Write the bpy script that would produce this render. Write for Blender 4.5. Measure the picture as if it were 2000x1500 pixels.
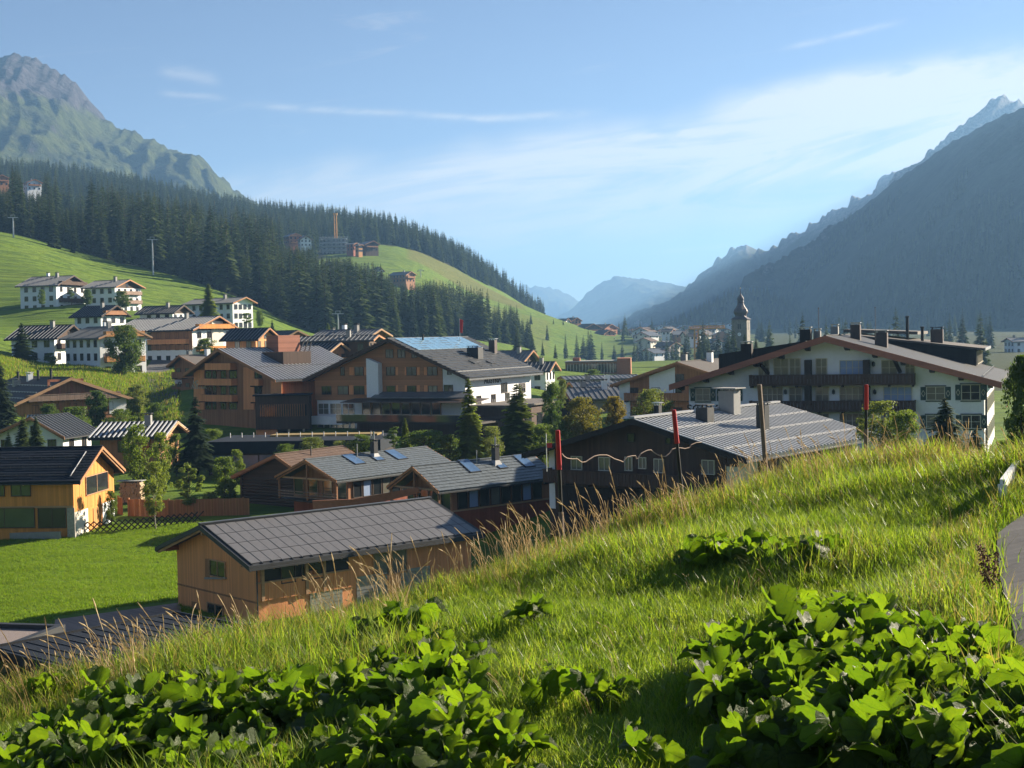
import bpy, math, random
import numpy as np
from mathutils import Vector, Matrix, noise as mnoise
for o in list(bpy.data.objects): bpy.data.objects.remove(o)
R = math.radians
rng = np.random.default_rng(7); random.seed(7)
SC = bpy.context.scene
COL = SC.collection
# ---------------------------------------------------------------- camera
F, HZ, ROLL = 2770.0, 655.0, R(1.2)          # focal length in pixels of a 2000 px wide picture, horizon row, roll of the phone
PIT = math.atan((750 - HZ) / F)
cp, sp, cr, sr = math.cos(PIT), math.sin(PIT), math.cos(ROLL), math.sin(ROLL)
cam = bpy.data.cameras.new('camera'); cam.sensor_width = 36; cam.lens = F * 36 / 2000
cam.clip_start = .3; cam.clip_end = 30000
camo = bpy.data.objects.new('camera', cam); COL.objects.link(camo)
camo.matrix_world = Matrix.Rotation(math.pi / 2 - PIT, 4, 'X') @ Matrix.Rotation(-ROLL, 4, 'Z')
SC.camera = camo
# ---------------------------------------------------------------- sun, sky, exposure
SUN_AZ, SUN_EL = R(58), R(22)                # azimuth from straight ahead (+Y) towards +X
sdir = Vector((math.sin(SUN_AZ) * math.cos(SUN_EL), math.cos(SUN_AZ) * math.cos(SUN_EL), math.sin(SUN_EL)))
sun = bpy.data.lights.new('sun', 'SUN'); sun.energy = 5.0; sun.angle = R(.5); sun.color = (1.0, .86, .66)
suno = bpy.data.objects.new('sun', sun); COL.objects.link(suno)
suno.rotation_euler = sdir.to_track_quat('Z', 'Y').to_euler()
SKY_STRENGTH, EXPO = .06, 1.72
SC.view_settings.view_transform = 'Standard'; SC.view_settings.look = 'None'
SC.view_settings.exposure = EXPO; SC.view_settings.gamma = 1; SC.view_settings.use_curve_mapping = False
SC.render.engine = 'CYCLES'
cy = SC.cycles
cy.use_denoising = True
try: cy.denoiser = 'OPENIMAGEDENOISE'
except Exception: pass
cy.max_bounces = 6; cy.diffuse_bounces = 3; cy.glossy_bounces = 2; cy.transmission_bounces = 3; cy.transparent_max_bounces = 6; cy.volume_bounces = 0
cy.sample_clamp_indirect = 6; cy.caustics_reflective = False; cy.caustics_refractive = False

def NT(nt):
    """small node helper: n(type, inputs..., **props)"""
    def n(t, *ins, **kw):
        nd = nt.nodes.new(t)
        for k, v in kw.items():
            if k == 'ins':
                for kk, vv in v.items():
                    if isinstance(vv, bpy.types.NodeSocket): nt.links.new(vv, nd.inputs[kk])
                    else: nd.inputs[kk].default_value = vv
            else: setattr(nd, k, v)
        for i, v in enumerate(ins):
            if v is None: continue
            if isinstance(v, bpy.types.NodeSocket): nt.links.new(v, nd.inputs[i])
            else: nd.inputs[i].default_value = v
        return nd
    def m(op, a, b=None, c=None, clamp=False):
        nd = n('ShaderNodeMath', a, b, c, operation=op); nd.use_clamp = clamp
        return nd.outputs[0]
    def mix(f, a, b, mode='MIX'):
        nd = nt.nodes.new('ShaderNodeMix'); nd.data_type = 'RGBA'; nd.blend_type = mode
        for s, v in ((nd.inputs[0], f), (nd.inputs[6], a), (nd.inputs[7], b)):
            if isinstance(v, bpy.types.NodeSocket): nt.links.new(v, s)
            elif s.type == 'RGBA': s.default_value = (*v[:3], 1)
            else: s.default_value = v
        return nd.outputs[2]
    return n, m, mix

def make_world():
    w = bpy.data.worlds.new('World'); SC.world = w; w.use_nodes = True
    nt = w.node_tree; nt.nodes.clear(); n, m, mix = NT(nt)
    sky = n('ShaderNodeTexSky', sky_type='NISHITA', sun_disc=False, sun_elevation=SUN_EL, sun_rotation=SUN_AZ)
    sky.altitude = 2200; sky.air_density = .9; sky.dust_density = .35; sky.ozone_density = 2.2
    tc = n('ShaderNodeTexCoord'); d = tc.outputs['Generated']
    sep = n('ShaderNodeSeparateXYZ', d); x, y, z = sep.outputs
    a = m('ARCTAN2', x, y); e = m('ARCSINE', z)
    t = m('SUBTRACT', e, m('MULTIPLY', a, .12))                       # cirrus bands climb to the right
    def nz(sa, st, det, off, rough=.55, dist=.0):
        v = n('ShaderNodeCombineXYZ', m('MULTIPLY', a, sa), m('MULTIPLY', t, st), off)
        q = n('ShaderNodeTexNoise', ins={'Vector': v.outputs[0], 'Scale': 1.0, 'Detail': det, 'Roughness': rough, 'Distortion': dist})
        return q.outputs[0]
    def ramp(v, lo, hi):
        q = n('ShaderNodeMapRange', v, lo, hi, 0.0, 1.0, interpolation_type='SMOOTHSTEP'); return q.outputs[0]
    wob = m('MULTIPLY', m('SUBTRACT', nz(7, 7, 3, 3.1), .5), .05)
    tw = m('ADD', t, wob)
    band = m('MULTIPLY', ramp(tw, .035, .09), m('SUBTRACT', 1.0, ramp(tw, .118, .15)))
    streak = ramp(nz(4.5, 34, 8, 1.7, .68, 1.2), .40, .60)
    soft = ramp(nz(3.0, 13, 6, 8.2, .62, .5), .30, .56)
    grow = m('ADD', .6, m('MULTIPLY', ramp(a, -.25, .15), .6))
    c1 = m('MULTIPLY', m('MULTIPLY', band, grow), m('ADD', m('MULTIPLY', streak, .5), m('MULTIPLY', soft, .5)))
    high = m('MULTIPLY', ramp(nz(6, 60, 6, 5.5, .62, 1.2), .60, .82), .22)   # thin scattered wisps
    def line(a0, e0, a1, e1, wd, amp):
        s = m('DIVIDE', m('SUBTRACT', a, a0), a1 - a0)
        em = m('ADD', m('ADD', m('MULTIPLY', s, e1 - e0), e0), m('MULTIPLY', wob, .12))
        q = m('DIVIDE', m('SUBTRACT', e, em), wd)
        g = m('POWER', 2.718, m('MULTIPLY', m('MULTIPLY', q, q), -1.0))
        ends = m('MULTIPLY', ramp(s, -.05, .25), m('SUBTRACT', 1.0, ramp(s, .75, 1.05)))
        gaps = ramp(nz(30, 90, 4, 11.0), .25, .6)
        return m('MULTIPLY', m('MULTIPLY', m('MULTIPLY', g, ends), gaps), amp)
    tot = m('ADD', c1, high)
    for L in ((-.19, .162, .0, .150, .0022, .36), (-.04, .150, .07, .1535, .0026, .4), (.03, .132, .34, .147, .003, .6),
              (.19, .191, .275, .204, .002, .36), (-.24, .184, -.195, .176, .0042, .26), (.1, .056, .16, .060, .0014, .3),
              (.14, .150, .36, .178, .010, .55), (-.24, .168, -.19, .165, .002, .25)):
        tot = m('ADD', tot, line(*L))
    cov = m('MULTIPLY', m('MINIMUM', m('MULTIPLY', tot, 1.25), 1.0), .86, clamp=True)
    sat = n('ShaderNodeHueSaturation', ins={'Hue': .508, 'Saturation': .92, 'Value': .58, 'Fac': 1.0, 'Color': sky.outputs[0]})
    col = mix(cov, sat.outputs[0], (4.9, 4.6, 4.25))
    bg = n('ShaderNodeBackground', col, SKY_STRENGTH)
    out = n('ShaderNodeOutputWorld', bg.outputs[0])
make_world()

# ---------------------------------------------------------------- pixel <-> place helpers
def ray(px, py):
    x, y = px - 1000.0, py - 750.0
    x, y = x * cr - y * sr, x * sr + y * cr
    u, v = x / F, -y / F
    return np.array([u, cp + v * sp, -sp + v * cp])
def at(px, py, d):
    D = ray(px, py); return D * (d / D[1])
def px_of(p):
    x, y, z = p; f = y * cp - z * sp; up = y * sp + z * cp
    X, Y = F * x / f, -F * up / f
    return (1000 + X * cr + Y * sr, 750 - X * sr + Y * cr)

# ---------------------------------------------------------------- object helpers
def props(o, label=None, cat=None, group=None, kind=None):
    if label: o['label'] = label
    if cat: o['category'] = cat
    if group: o['group'] = group
    if kind: o['kind'] = kind
    return o
def link(name, data, parent=None, loc=None, rz=None):
    o = bpy.data.objects.new(name, data); COL.objects.link(o)
    if parent is not None: o.parent = parent
    if loc is not None: o.location = loc
    if rz is not None: o.rotation_euler = (0, 0, rz)
    return o
def empty(name, loc, rz=0, label=None, cat=None, group=None):
    o = link(name, None, None, loc, rz); o.empty_display_size = .5
    return props(o, label, cat, group)

class MB:
    """mesh builder: boxes, bars, prisms, tubes collected into ONE mesh"""
    def __init__(s): s.v = []; s.f = []; s.mi = []; s.cur = 0
    def add(s, vs, fs):
        b = len(s.v); s.v += [tuple(v) for v in vs]
        for f in fs: s.f.append(tuple(b + i for i in f)); s.mi.append(s.cur)
        return s
    def box(s, x0, x1, y0, y1, z0, z1):
        return s.add([(x0, y0, z0), (x1, y0, z0), (x1, y1, z0), (x0, y1, z0), (x0, y0, z1), (x1, y0, z1), (x1, y1, z1), (x0, y1, z1)],
                     [(0, 3, 2, 1), (4, 5, 6, 7), (0, 1, 5, 4), (1, 2, 6, 5), (2, 3, 7, 6), (3, 0, 4, 7)])
    def prism(s, poly, d):
        """polygon (list of 3-D points) extruded by vector d"""
        n = len(poly); q = [tuple(np.add(p, d)) for p in poly]
        return s.add(list(poly) + q, [tuple(range(n))[::-1], tuple(range(n, 2 * n))] + [(i, (i + 1) % n, n + (i + 1) % n, n + i) for i in range(n)])
    def bar(s, a, b, w, h, up=(0, 0, 1)):
        a, b = Vector(a), Vector(b); t = (b - a).normalized(); u = Vector(up)
        sd = t.cross(u)
        if sd.length < 1e-4: sd = t.cross(Vector((1, 0, 0)))
        sd.normalize(); u = sd.cross(t).normalized()
        P = [p + sd * (w / 2 * i) + u * (h / 2 * j) for p in (a, b) for i, j in ((-1, -1), (1, -1), (1, 1), (-1, 1))]
        return s.add([tuple(p) for p in P], [(0, 1, 2, 3), (7, 6, 5, 4), (0, 4, 5, 1), (1, 5, 6, 2), (2, 6, 7, 3), (3, 7, 4, 0)])
    def tube(s, pts, rad, n=6, cap=True):
        pts = [Vector(p) for p in pts]; rad = rad if hasattr(rad, '__len__') else [rad] * len(pts); b = len(s.v)
        for i, p in enumerate(pts):
            t = (pts[min(i + 1, len(pts) - 1)] - pts[max(i - 1, 0)]).normalized()
            u = t.cross(Vector((.31, .17, .93)) if abs(t.z) < .9 else Vector((1, 0, 0))).normalized(); w = t.cross(u)
            for k in range(n):
                a = 2 * math.pi * k / n; s.v.append(tuple(p + (u * math.cos(a) + w * math.sin(a)) * rad[i]))
        for i in range(len(pts) - 1):
            for k in range(n):
                s.f.append((b + i * n + k, b + i * n + (k + 1) % n, b + (i + 1) * n + (k + 1) % n, b + (i + 1) * n + k)); s.mi.append(s.cur)
        if cap:
            s.f.append(tuple(b + k for k in range(n))[::-1]); s.mi.append(s.cur)
            s.f.append(tuple(b + (len(pts) - 1) * n + k for k in range(n))); s.mi.append(s.cur)
        return s
    def lathe(s, prof, n=10, c=(0, 0), close=False):
        b = len(s.v)
        for r, z in prof:
            for k in range(n):
                a = 2 * math.pi * (k + .5) / n; s.v.append((c[0] + r * math.cos(a), c[1] + r * math.sin(a), z))
        for i in range(len(prof) - 1):
            for k in range(n):
                s.f.append((b + i * n + k, b + i * n + (k + 1) % n, b + (i + 1) * n + (k + 1) % n, b + (i + 1) * n + k)); s.mi.append(s.cur)
        return s
    def mesh(s, name, mats):
        me = bpy.data.meshes.new(name); me.from_pydata(s.v, [], s.f)
        mats = mats if isinstance(mats, (list, tuple)) else [mats]
        for mm in mats: me.materials.append(mm)
        if len(mats) > 1: me.polygons.foreach_set('material_index', s.mi)
        me.update(); return me
    def build(s, name, mats, parent=None, loc=None, rz=None): return link(name, s.mesh(name, mats), parent, loc, rz)

def np_mesh(name, V, Fq, mats, smooth=False, mi=None):
    """mesh from numpy arrays: V (n,3), Fq (m,3 or 4)"""
    V = np.asarray(V, np.float32); Fq = np.asarray(Fq, np.int32); k = Fq.shape[1]
    me = bpy.data.meshes.new(name); me.vertices.add(len(V)); me.vertices.foreach_set('co', V.ravel())
    me.loops.add(Fq.size); me.loops.foreach_set('vertex_index', Fq.ravel())
    me.polygons.add(len(Fq)); me.polygons.foreach_set('loop_start', np.arange(0, Fq.size, k, dtype=np.int32))
    me.polygons.foreach_set('loop_total', np.full(len(Fq), k, np.int32))
    for mm in (mats if isinstance(mats, (list, tuple)) else [mats]): me.materials.append(mm)
    if mi is not None: me.polygons.foreach_set('material_index', np.asarray(mi, np.int32))
    me.polygons.foreach_set('use_smooth', np.full(len(Fq), smooth))
    me.update(calc_edges=True); me.validate(); return me

# ---------------------------------------------------------------- materials
M = {}
def newmat(name):
    mt = bpy.data.materials.new(name); mt.use_nodes = True; nt = mt.node_tree; nt.nodes.clear()
    n, m, mix = NT(nt); M[name] = mt
    p = n('ShaderNodeBsdfPrincipled'); o = n('ShaderNodeOutputMaterial', p.outputs[0])
    return mt, nt, n, m, mix, p, o
def plain(name, col, rough=.7, var=.18, scale=2.0, metal=0.0, bump=.15, spec=.4, detail=5, stain=.0):
    mt, nt, n, m, mix, p, o = newmat(name)
    tc = n('ShaderNodeTexCoord').outputs['Object']
    q = n('ShaderNodeTexNoise', ins={'Vector': tc, 'Scale': scale, 'Detail': detail, 'Roughness': .6})
    f = q.outputs[0]
    c = mix(n('ShaderNodeMapRange', f, .25, .75).outputs[0], [v * (1 - var) for v in col], [v * (1 + var) for v in col])
    if stain:
        st = n('ShaderNodeTexNoise', ins={'Vector': n('ShaderNodeMapping', tc, ins={'Scale': (1, 1, .25)}).outputs[0], 'Scale': .9, 'Detail': 6, 'Roughness': .65}).outputs[0]
        c = mix(m('MULTIPLY', n('ShaderNodeMapRange', st, .5, .75).outputs[0], stain), c, [v * .45 for v in col])
    nt.links.new(c, p.inputs['Base Color'])
    p.inputs['Roughness'].default_value = rough; p.inputs['Metallic'].default_value = metal; p.inputs['Specular IOR Level'].default_value = spec
    if bump:
        b = n('ShaderNodeBump', ins={'Strength': bump, 'Distance': .02, 'Height': f}); nt.links.new(b.outputs[0], p.inputs['Normal'])
    return mt
def boards(name, col, w=.2, axis='v', var=.22, rough=.75, dark=.35, knots=0.0):
    """painted or oiled boards: colour differs from board to board, shallow grooves"""
    mt, nt, n, m, mix, p, o = newmat(name)
    tc = n('ShaderNodeTexCoord').outputs['Object']; sep = n('ShaderNodeSeparateXYZ', tc); x, y, z = sep.outputs
    u = m('ADD', x, m('MULTIPLY', y, .993)) if axis == 'v' else z
    k = m('DIVIDE', u, w); idn = m('FLOOR', k); fr = m('FRACT', k)
    wn = n('ShaderNodeTexWhiteNoise', noise_dimensions='1D', ins={'W': idn}).outputs[0]
    mp = n('ShaderNodeMapping', tc, ins={'Scale': (6, 6, .5) if axis == 'v' else (.5, .5, 9)}).outputs[0]
    gr = n('ShaderNodeTexNoise', ins={'Vector': mp, 'Scale': 2.0, 'Detail': 5, 'Roughness': .65}).outputs[0]
    big = n('ShaderNodeTexNoise', ins={'Vector': tc, 'Scale': .35, 'Detail': 3}).outputs[0]
    f = m('ADD', m('MULTIPLY', wn, .45), m('ADD', m('MULTIPLY', gr, .35), m('MULTIPLY', big, .35)))
    c = mix(n('ShaderNodeMapRange', f, .25, .9).outputs[0], [v * (1 - var) for v in col], [v * (1 + var) for v in col])
    gv = m('LESS_THAN', fr, .07)
    c = mix(m('MULTIPLY', gv, dark), c, [v * .25 for v in col])
    nt.links.new(c, p.inputs['Base Color']); p.inputs['Roughness'].default_value = rough; p.inputs['Specular IOR Level'].default_value = .3
    b = n('ShaderNodeBump', ins={'Strength': .6, 'Distance': .02, 'Height': m('SUBTRACT', m('MULTIPLY', gr, .4), gv)}); nt.links.new(b.outputs[0], p.inputs['Normal'])
    return mt
plain('white_plaster', (.76, .79, .82), .85, .05, 3, stain=.12); plain('cream_plaster', (.70, .66, .56), .85, .06, 3, stain=.12)
plain('blue_grey_plaster', (.74, .76, .78), .85, .05, 3, stain=.1)
plain('concrete', (.27, .27, .265), .85, .12, 2.5, stain=.25); plain('stone', (.33, .31, .28), .9, .4, 5, bump=.6)
boards('larch_boards', (.72, .30, .125), .16, var=.16, dark=.2); boards('larch_gold', (.60, .25, .06), .25); boards('brown_boards', (.33, .155, .075), .2)
boards('brown_boards_h', (.40, .185, .085), .22, 'h'); boards('dark_boards', (.075, .045, .032), .22); boards('old_logs', (.085, .058, .042), .3, 'h')
boards('red_boards', (.28, .08, .042), .22); boards('orange_boards', (.46, .22, .075), .2); boards('black_boards', (.022, .017, .016), .2)
boards('beam_red', (.33, .135, .085), .3, 'h'); boards('beam_light', (.42, .25, .14), .3, 'h'); boards('grey_planks', (.24, .165, .13), .2)
plain('slate_metal', (.085, .092, .105), .5, .2, 1.2, metal=.15, spec=.45); plain('dark_metal', (.026, .028, .032), .6, .25, 1.0)
plain('blue_black_metal', (.013, .018, .028), .8, .25, 1.0, spec=.18); plain('grey_roof', (.12, .125, .135), .55, .25, 1.1, metal=.1); plain('panel_grey', (.135, .133, .138), .5, .15, 1.4, metal=.15); plain('seam_mid', (.15, .16, .175), .5, .15, 2); plain('seam_grey', (.46, .48, .51), .4, .15, 2); plain('guard_grey', (.30, .31, .33), .6, .1, 2)
plain('wet_roof', (.085, .092, .10), .32, .3, .8, metal=.4, spec=.6); plain('brown_shingle', (.10, .062, .045), .85, .35, 4, bump=.5)
plain('grey_shingle', (.12, .14, .155), .5, .3, 3.2, metal=.1); plain('roof_paper', (.115, .10, .09), .8, .2, 1.5)
plain('dark_wood', (.028, .02, .016), .7, .3, 3); plain('black_paint', (.012, .012, .013), .5, .2, 3); plain('dark_lead', (.045, .05, .058), .55, .3, 1.5); plain('green_paint', (.018, .05, .04), .55, .15, 3)
plain('pale_frame', (.55, .52, .42), .6, .08, 3); plain('brown_frame', (.07, .045, .03), .6, .2, 3); plain('steel', (.42, .42, .42), .35, .1, 3, metal=.7)
plain('white_paint', (.75, .75, .73), .5, .05, 3); plain('red_paint', (.42, .018, .022), .45, .12, 3); plain('copper_brown', (.085, .06, .052), .5, .25, 2, metal=.2)
plain('terracotta', (.34, .13, .07), .8, .15, 3); plain('gravel', (.20, .165, .155), .95, .45, 28, bump=.7); plain('asphalt', (.085, .083, .085), .9, .2, 6, bump=.3)
plain('crane_yellow', (.55, .28, .06), .6, .1, 3); plain('bark', (.055, .04, .03), .95, .35, 4, bump=.6); plain('birch_bark', (.30, .28, .25), .9, .4, 4)
plain('pole_wood', (.17, .13, .105), .8, .25, 8); plain('rope_fibre', (.40, .30, .24), .9, .1, 8); plain('dark_shingle', (.07, .06, .055), .8, .3, 3)
plain('tower_stone', (.21, .195, .17), .9, .3, 1.2, bump=.5); plain('onion_copper', (.075, .062, .066), .5, .2, 1, metal=.2); plain('gilding', (.75, .60, .30), .3, .1, 3, metal=.6)
plain('solar_blue', (.20, .36, .50), .22, .15, 1.5, metal=.35); plain('curtain', (.55, .52, .45), .9, .1, 3); plain('logs_light', (.40, .30, .20), .85, .35, 6)
plain('flag_red', (.5, .03, .03), .7, .1, 3); plain('bin_green', (.02, .06, .05), .5, .1, 3); plain('flower_red', (.5, .02, .04), .7, .2, 6)
plain('car_paint', (.012, .014, .018), .2, .1, 3, spec=.6); plain('car_white', (.7, .7, .7), .25, .05, 3); plain('tyre_rubber', (.015, .015, .015), .9, .2, 5)
plain('canvas_grey', (.30, .31, .32), .8, .1, 2); plain('blue_curtain', (.25, .34, .52), .8, .1, 2)
def glassmat(name, col, rough=.06, spec=.5):
    mt, nt, n, m, mix, p, o = newmat(name)
    tc = n('ShaderNodeTexCoord').outputs['Object']
    w = n('ShaderNodeTexNoise', ins={'Vector': tc, 'Scale': .7, 'Detail': 2}).outputs[0]
    nt.links.new(mix(w, [v * .5 for v in col], [v * 1.5 for v in col]), p.inputs['Base Color'])
    p.inputs['Roughness'].default_value = rough; p.inputs['Specular IOR Level'].default_value = spec; p.inputs['IOR'].default_value = 1.55
    b = n('ShaderNodeBump', ins={'Strength': .05, 'Distance': .05, 'Height': w}); nt.links.new(b.outputs[0], p.inputs['Normal'])
glassmat('glass', (.022, .025, .028)); glassmat('sky_reflection_glass', (.07, .13, .24), .25, .8); glassmat('curtain_glass', (.16, .155, .13), .12); glassmat('green_glass', (.05, .075, .05), .06)  # the blue glass carries the sky's reflection in its base colour
# ================================================================ terrain
def vnoise(p, seed=0):
    """value noise on an (n,3) array, -1..1"""
    p = np.asarray(p, float); i = np.floor(p).astype(np.int64); f = p - i; f = f * f * (3 - 2 * f)
    def h(a, b, c):
        n = (a * 374761393 + b * 668265263 + c * 2147483647 + seed * 1274126177) & 0xffffffff
        n = ((n ^ (n >> 13)) * 1274126177) & 0xffffffff; n = n ^ (n >> 16)
        return (n & 0xffff) / 32767.5 - 1
    r = 0
    for dx in (0, 1):
        for dy in (0, 1):
            for dz in (0, 1):
                w = (f[:, 0] if dx else 1 - f[:, 0]) * (f[:, 1] if dy else 1 - f[:, 1]) * (f[:, 2] if dz else 1 - f[:, 2])
                r = r + w * h(i[:, 0] + dx, i[:, 1] + dy, i[:, 2] + dz)
    return r
def fbm(p, oct=4, seed=0, ridged=False, gain=.5):
    p = np.asarray(p, float); s = 0; a = 1.0
    for o in range(oct):
        q = vnoise(p * 2 ** o + 17.3 * o, seed + o)
        s = s + a * ((1 - 2 * np.abs(q)) if ridged else q); a *= gain
    return s

CP = []                                     # control points of the valley: (x/y, ln y, z)
def cz(px, d, z): CP.append(((px - 1000) / F, math.log(d), z))
def cpix(px, py, d):
    p = at(px, py, d); CP.append((p[0] / p[1], math.log(d), p[2]))
for px in (-500, 0, 300, 600, 900): cz(px, 45, -18.7); cz(px, 95, -18.5)
for px in (0, 300, 560, 850): cz(px, 140, -18.3)
cz(1000, 140, -17.5); cz(1200, 60, -17.5); cz(1200, 112, -16.0); cz(1450, 60, -15.5); cz(1450, 112, -15.3); cz(1750, 60, -13.5); cz(1900, 140, -13.2); cz(1500, 140, -13.6)
cz(2400, 60, -11); cz(2400, 140, -11); cz(-500, 140, -18); cz(1200, 195, -12.2); cz(1450, 200, -12.5); cz(1000, 180, -15.5); cz(620, 215, -14.6); cz(900, 215, -14.6)
cz(450, 230, -14.0); cz(140, 240, -13.6); cz(0, 200, -16); cz(300, 185, -16); cz(600, 180, -16.2); cz(-300, 240, -12)
for a in ((0, 705, 280), (200, 738, 275), (312, 785, 265), (60, 705, 310), (200, 720, 297), (290, 705, 335), (430, 690, 340), (200, 640, 378), (330, 625, 397), (460, 636, 432),
          (100, 592, 440), (230, 604, 440), (0, 455, 620), (150, 495, 620), (300, 532, 610), (450, 577, 590), (640, 662, 550), (0, 520, 530), (300, 590, 500), (0, 620, 420), (0, 652, 350),
          (525, 675, 318), (600, 672, 335), (670, 705, 285), (740, 680, 305), (350, 750, 268)): cpix(*a)
cz(-500, 300, 2); cz(-500, 440, 22); cz(-500, 620, 62)
for a in ((0, 455, 720), (0, 425, 820), (300, 515, 700), (300, 483, 850), (600, 632, 610), (600, 547, 850), (850, 655, 650), (850, 640, 880), (700, 500, 1120), (850, 522, 1150), (900, 562, 1150),
          (1000, 600, 1120), (1060, 625, 1080), (1150, 652, 1050), (1200, 690, 950), (1050, 690, 750), (960, 662, 780), (1240, 705, 900), (1200, 662, 1300), (1100, 632, 1250), (1250, 652, 1650),
          (60, 352, 1650), (300, 388, 1650), (480, 430, 1650), (650, 455, 1650), (800, 490, 1650), (900, 530, 1650), (1000, 588, 1650), (1060, 634, 1650), (60, 422, 1250), (300, 447, 1250), (480, 472, 1250),
          (-400, 330, 1650), (-400, 400, 1000)): cpix(*a)
for px in (-400, 60, 300, 480, 650, 800, 1000): cz(px, 2400, {-400: 190, 60: 175, 300: 150, 480: 120, 650: 100, 800: 60, 1000: 5}[px])
for px in (1150, 1300, 1700, 2000, 2500):
    for d, z in ((300, -13), (600, -12), (1000, -8), (1650, 0), (2600, 4)): cz(px, d, z)
CP = np.array(CP)
def _k(r): return np.sqrt(r * r + .02)
def _dist(a, b): return np.sqrt((3.2 * (a[:, None, 0] - b[None, :, 0])) ** 2 + (a[:, None, 1] - b[None, :, 1]) ** 2)
_K = _k(_dist(CP, CP)) + np.eye(len(CP)) * -.002
_P = np.c_[np.ones(len(CP)), CP[:, :2]]
_W = np.linalg.solve(np.block([[_K, _P], [_P.T, np.zeros((3, 3))]]), np.r_[CP[:, 2], 0, 0, 0])
def zv(x, y):
    x = np.atleast_1d(np.asarray(x, float)); y = np.maximum(np.atleast_1d(np.asarray(y, float)), 30.0)
    q = np.c_[np.clip(x / y, -.62, .62), np.log(y)]
    out = np.empty(len(q))
    for i in range(0, len(q), 20000):
        c = q[i:i + 20000]
        out[i:i + 20000] = _k(_dist(c, CP)) @ _W[:-3] + np.c_[np.ones(len(c)), c] @ _W[-3:]
    return out
# the near slope, its crest and the steep fall to the valley
CREST = [(-600, 1505), (0, 1398), (250, 1340), (500, 1278), (800, 1180), (1090, 1098), (1325, 1025), (1490, 966), (1690, 926), (1940, 924), (2100, 936), (2600, 960)]
_cu, _cd = [], []
for px, py in CREST:
    r_ = ray(px, py); u = r_[0] / r_[1]; l = -r_[2] / r_[1]
    _cu.append(u); _cd.append(3.15 / (l + .18 * u - .035))
def crest(u): return np.interp(u, _cu, _cd)
def near_plane(x, y): return -3.15 + .18 * np.clip(x, -16, 14) - .035 * np.clip(y, -30, 45)
def zg(x, y):
    """height of the ground anywhere"""
    x = np.atleast_1d(np.asarray(x, float)); y = np.atleast_1d(np.asarray(y, float))
    v = zv(x, y)
    yy = np.maximum(y, 8.0); yc = crest(x / yy); t = np.maximum(y - yc, 0)
    s = near_plane(x, np.minimum(y, yc)) - .78 * (t - 2.2 * (1 - np.exp(-t / 2.2)))
    s = s + .06 * fbm(np.c_[x * .45, y * .45, x * 0], 3, 5)
    k = 1.2; h = np.clip(.5 + .5 * (s - v) / k, 0, 1)
    near = v * (1 - h) + s * h + k * h * (1 - h) * .5
    return np.where(y > 75, v, near)
def g1(x, y): return float(zg(x, y)[0])
def hit(px, py, d0=5.0, d1=2600.0):
    """where the sight line through a picture point meets the ground"""
    D = ray(px, py); ds = np.geomspace(d0, d1, 700); P = D[None] / D[1] * ds[:, None]
    b = np.nonzero(P[:, 2] < zg(P[:, 0], P[:, 1]))[0]
    if not len(b): return at(px, py, d1)
    i = max(b[0], 1); lo, hi = ds[i - 1], ds[i]
    for _ in range(14):
        mid = (lo + hi) / 2; p = D / D[1] * mid
        if p[2] < g1(p[0], p[1]): hi = mid
        else: lo = mid
    return D / D[1] * hi
# forest cover of the slopes on the left
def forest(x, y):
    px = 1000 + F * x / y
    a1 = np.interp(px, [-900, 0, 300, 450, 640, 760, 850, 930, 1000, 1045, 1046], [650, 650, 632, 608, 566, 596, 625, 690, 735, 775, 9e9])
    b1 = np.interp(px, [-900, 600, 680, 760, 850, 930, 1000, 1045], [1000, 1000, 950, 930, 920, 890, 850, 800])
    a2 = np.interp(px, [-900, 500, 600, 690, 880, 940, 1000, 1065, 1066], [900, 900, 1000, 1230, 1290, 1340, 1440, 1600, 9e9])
    return ((y > a1) & (y < b1)) | ((y > a2) & (y < 2050))

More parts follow.
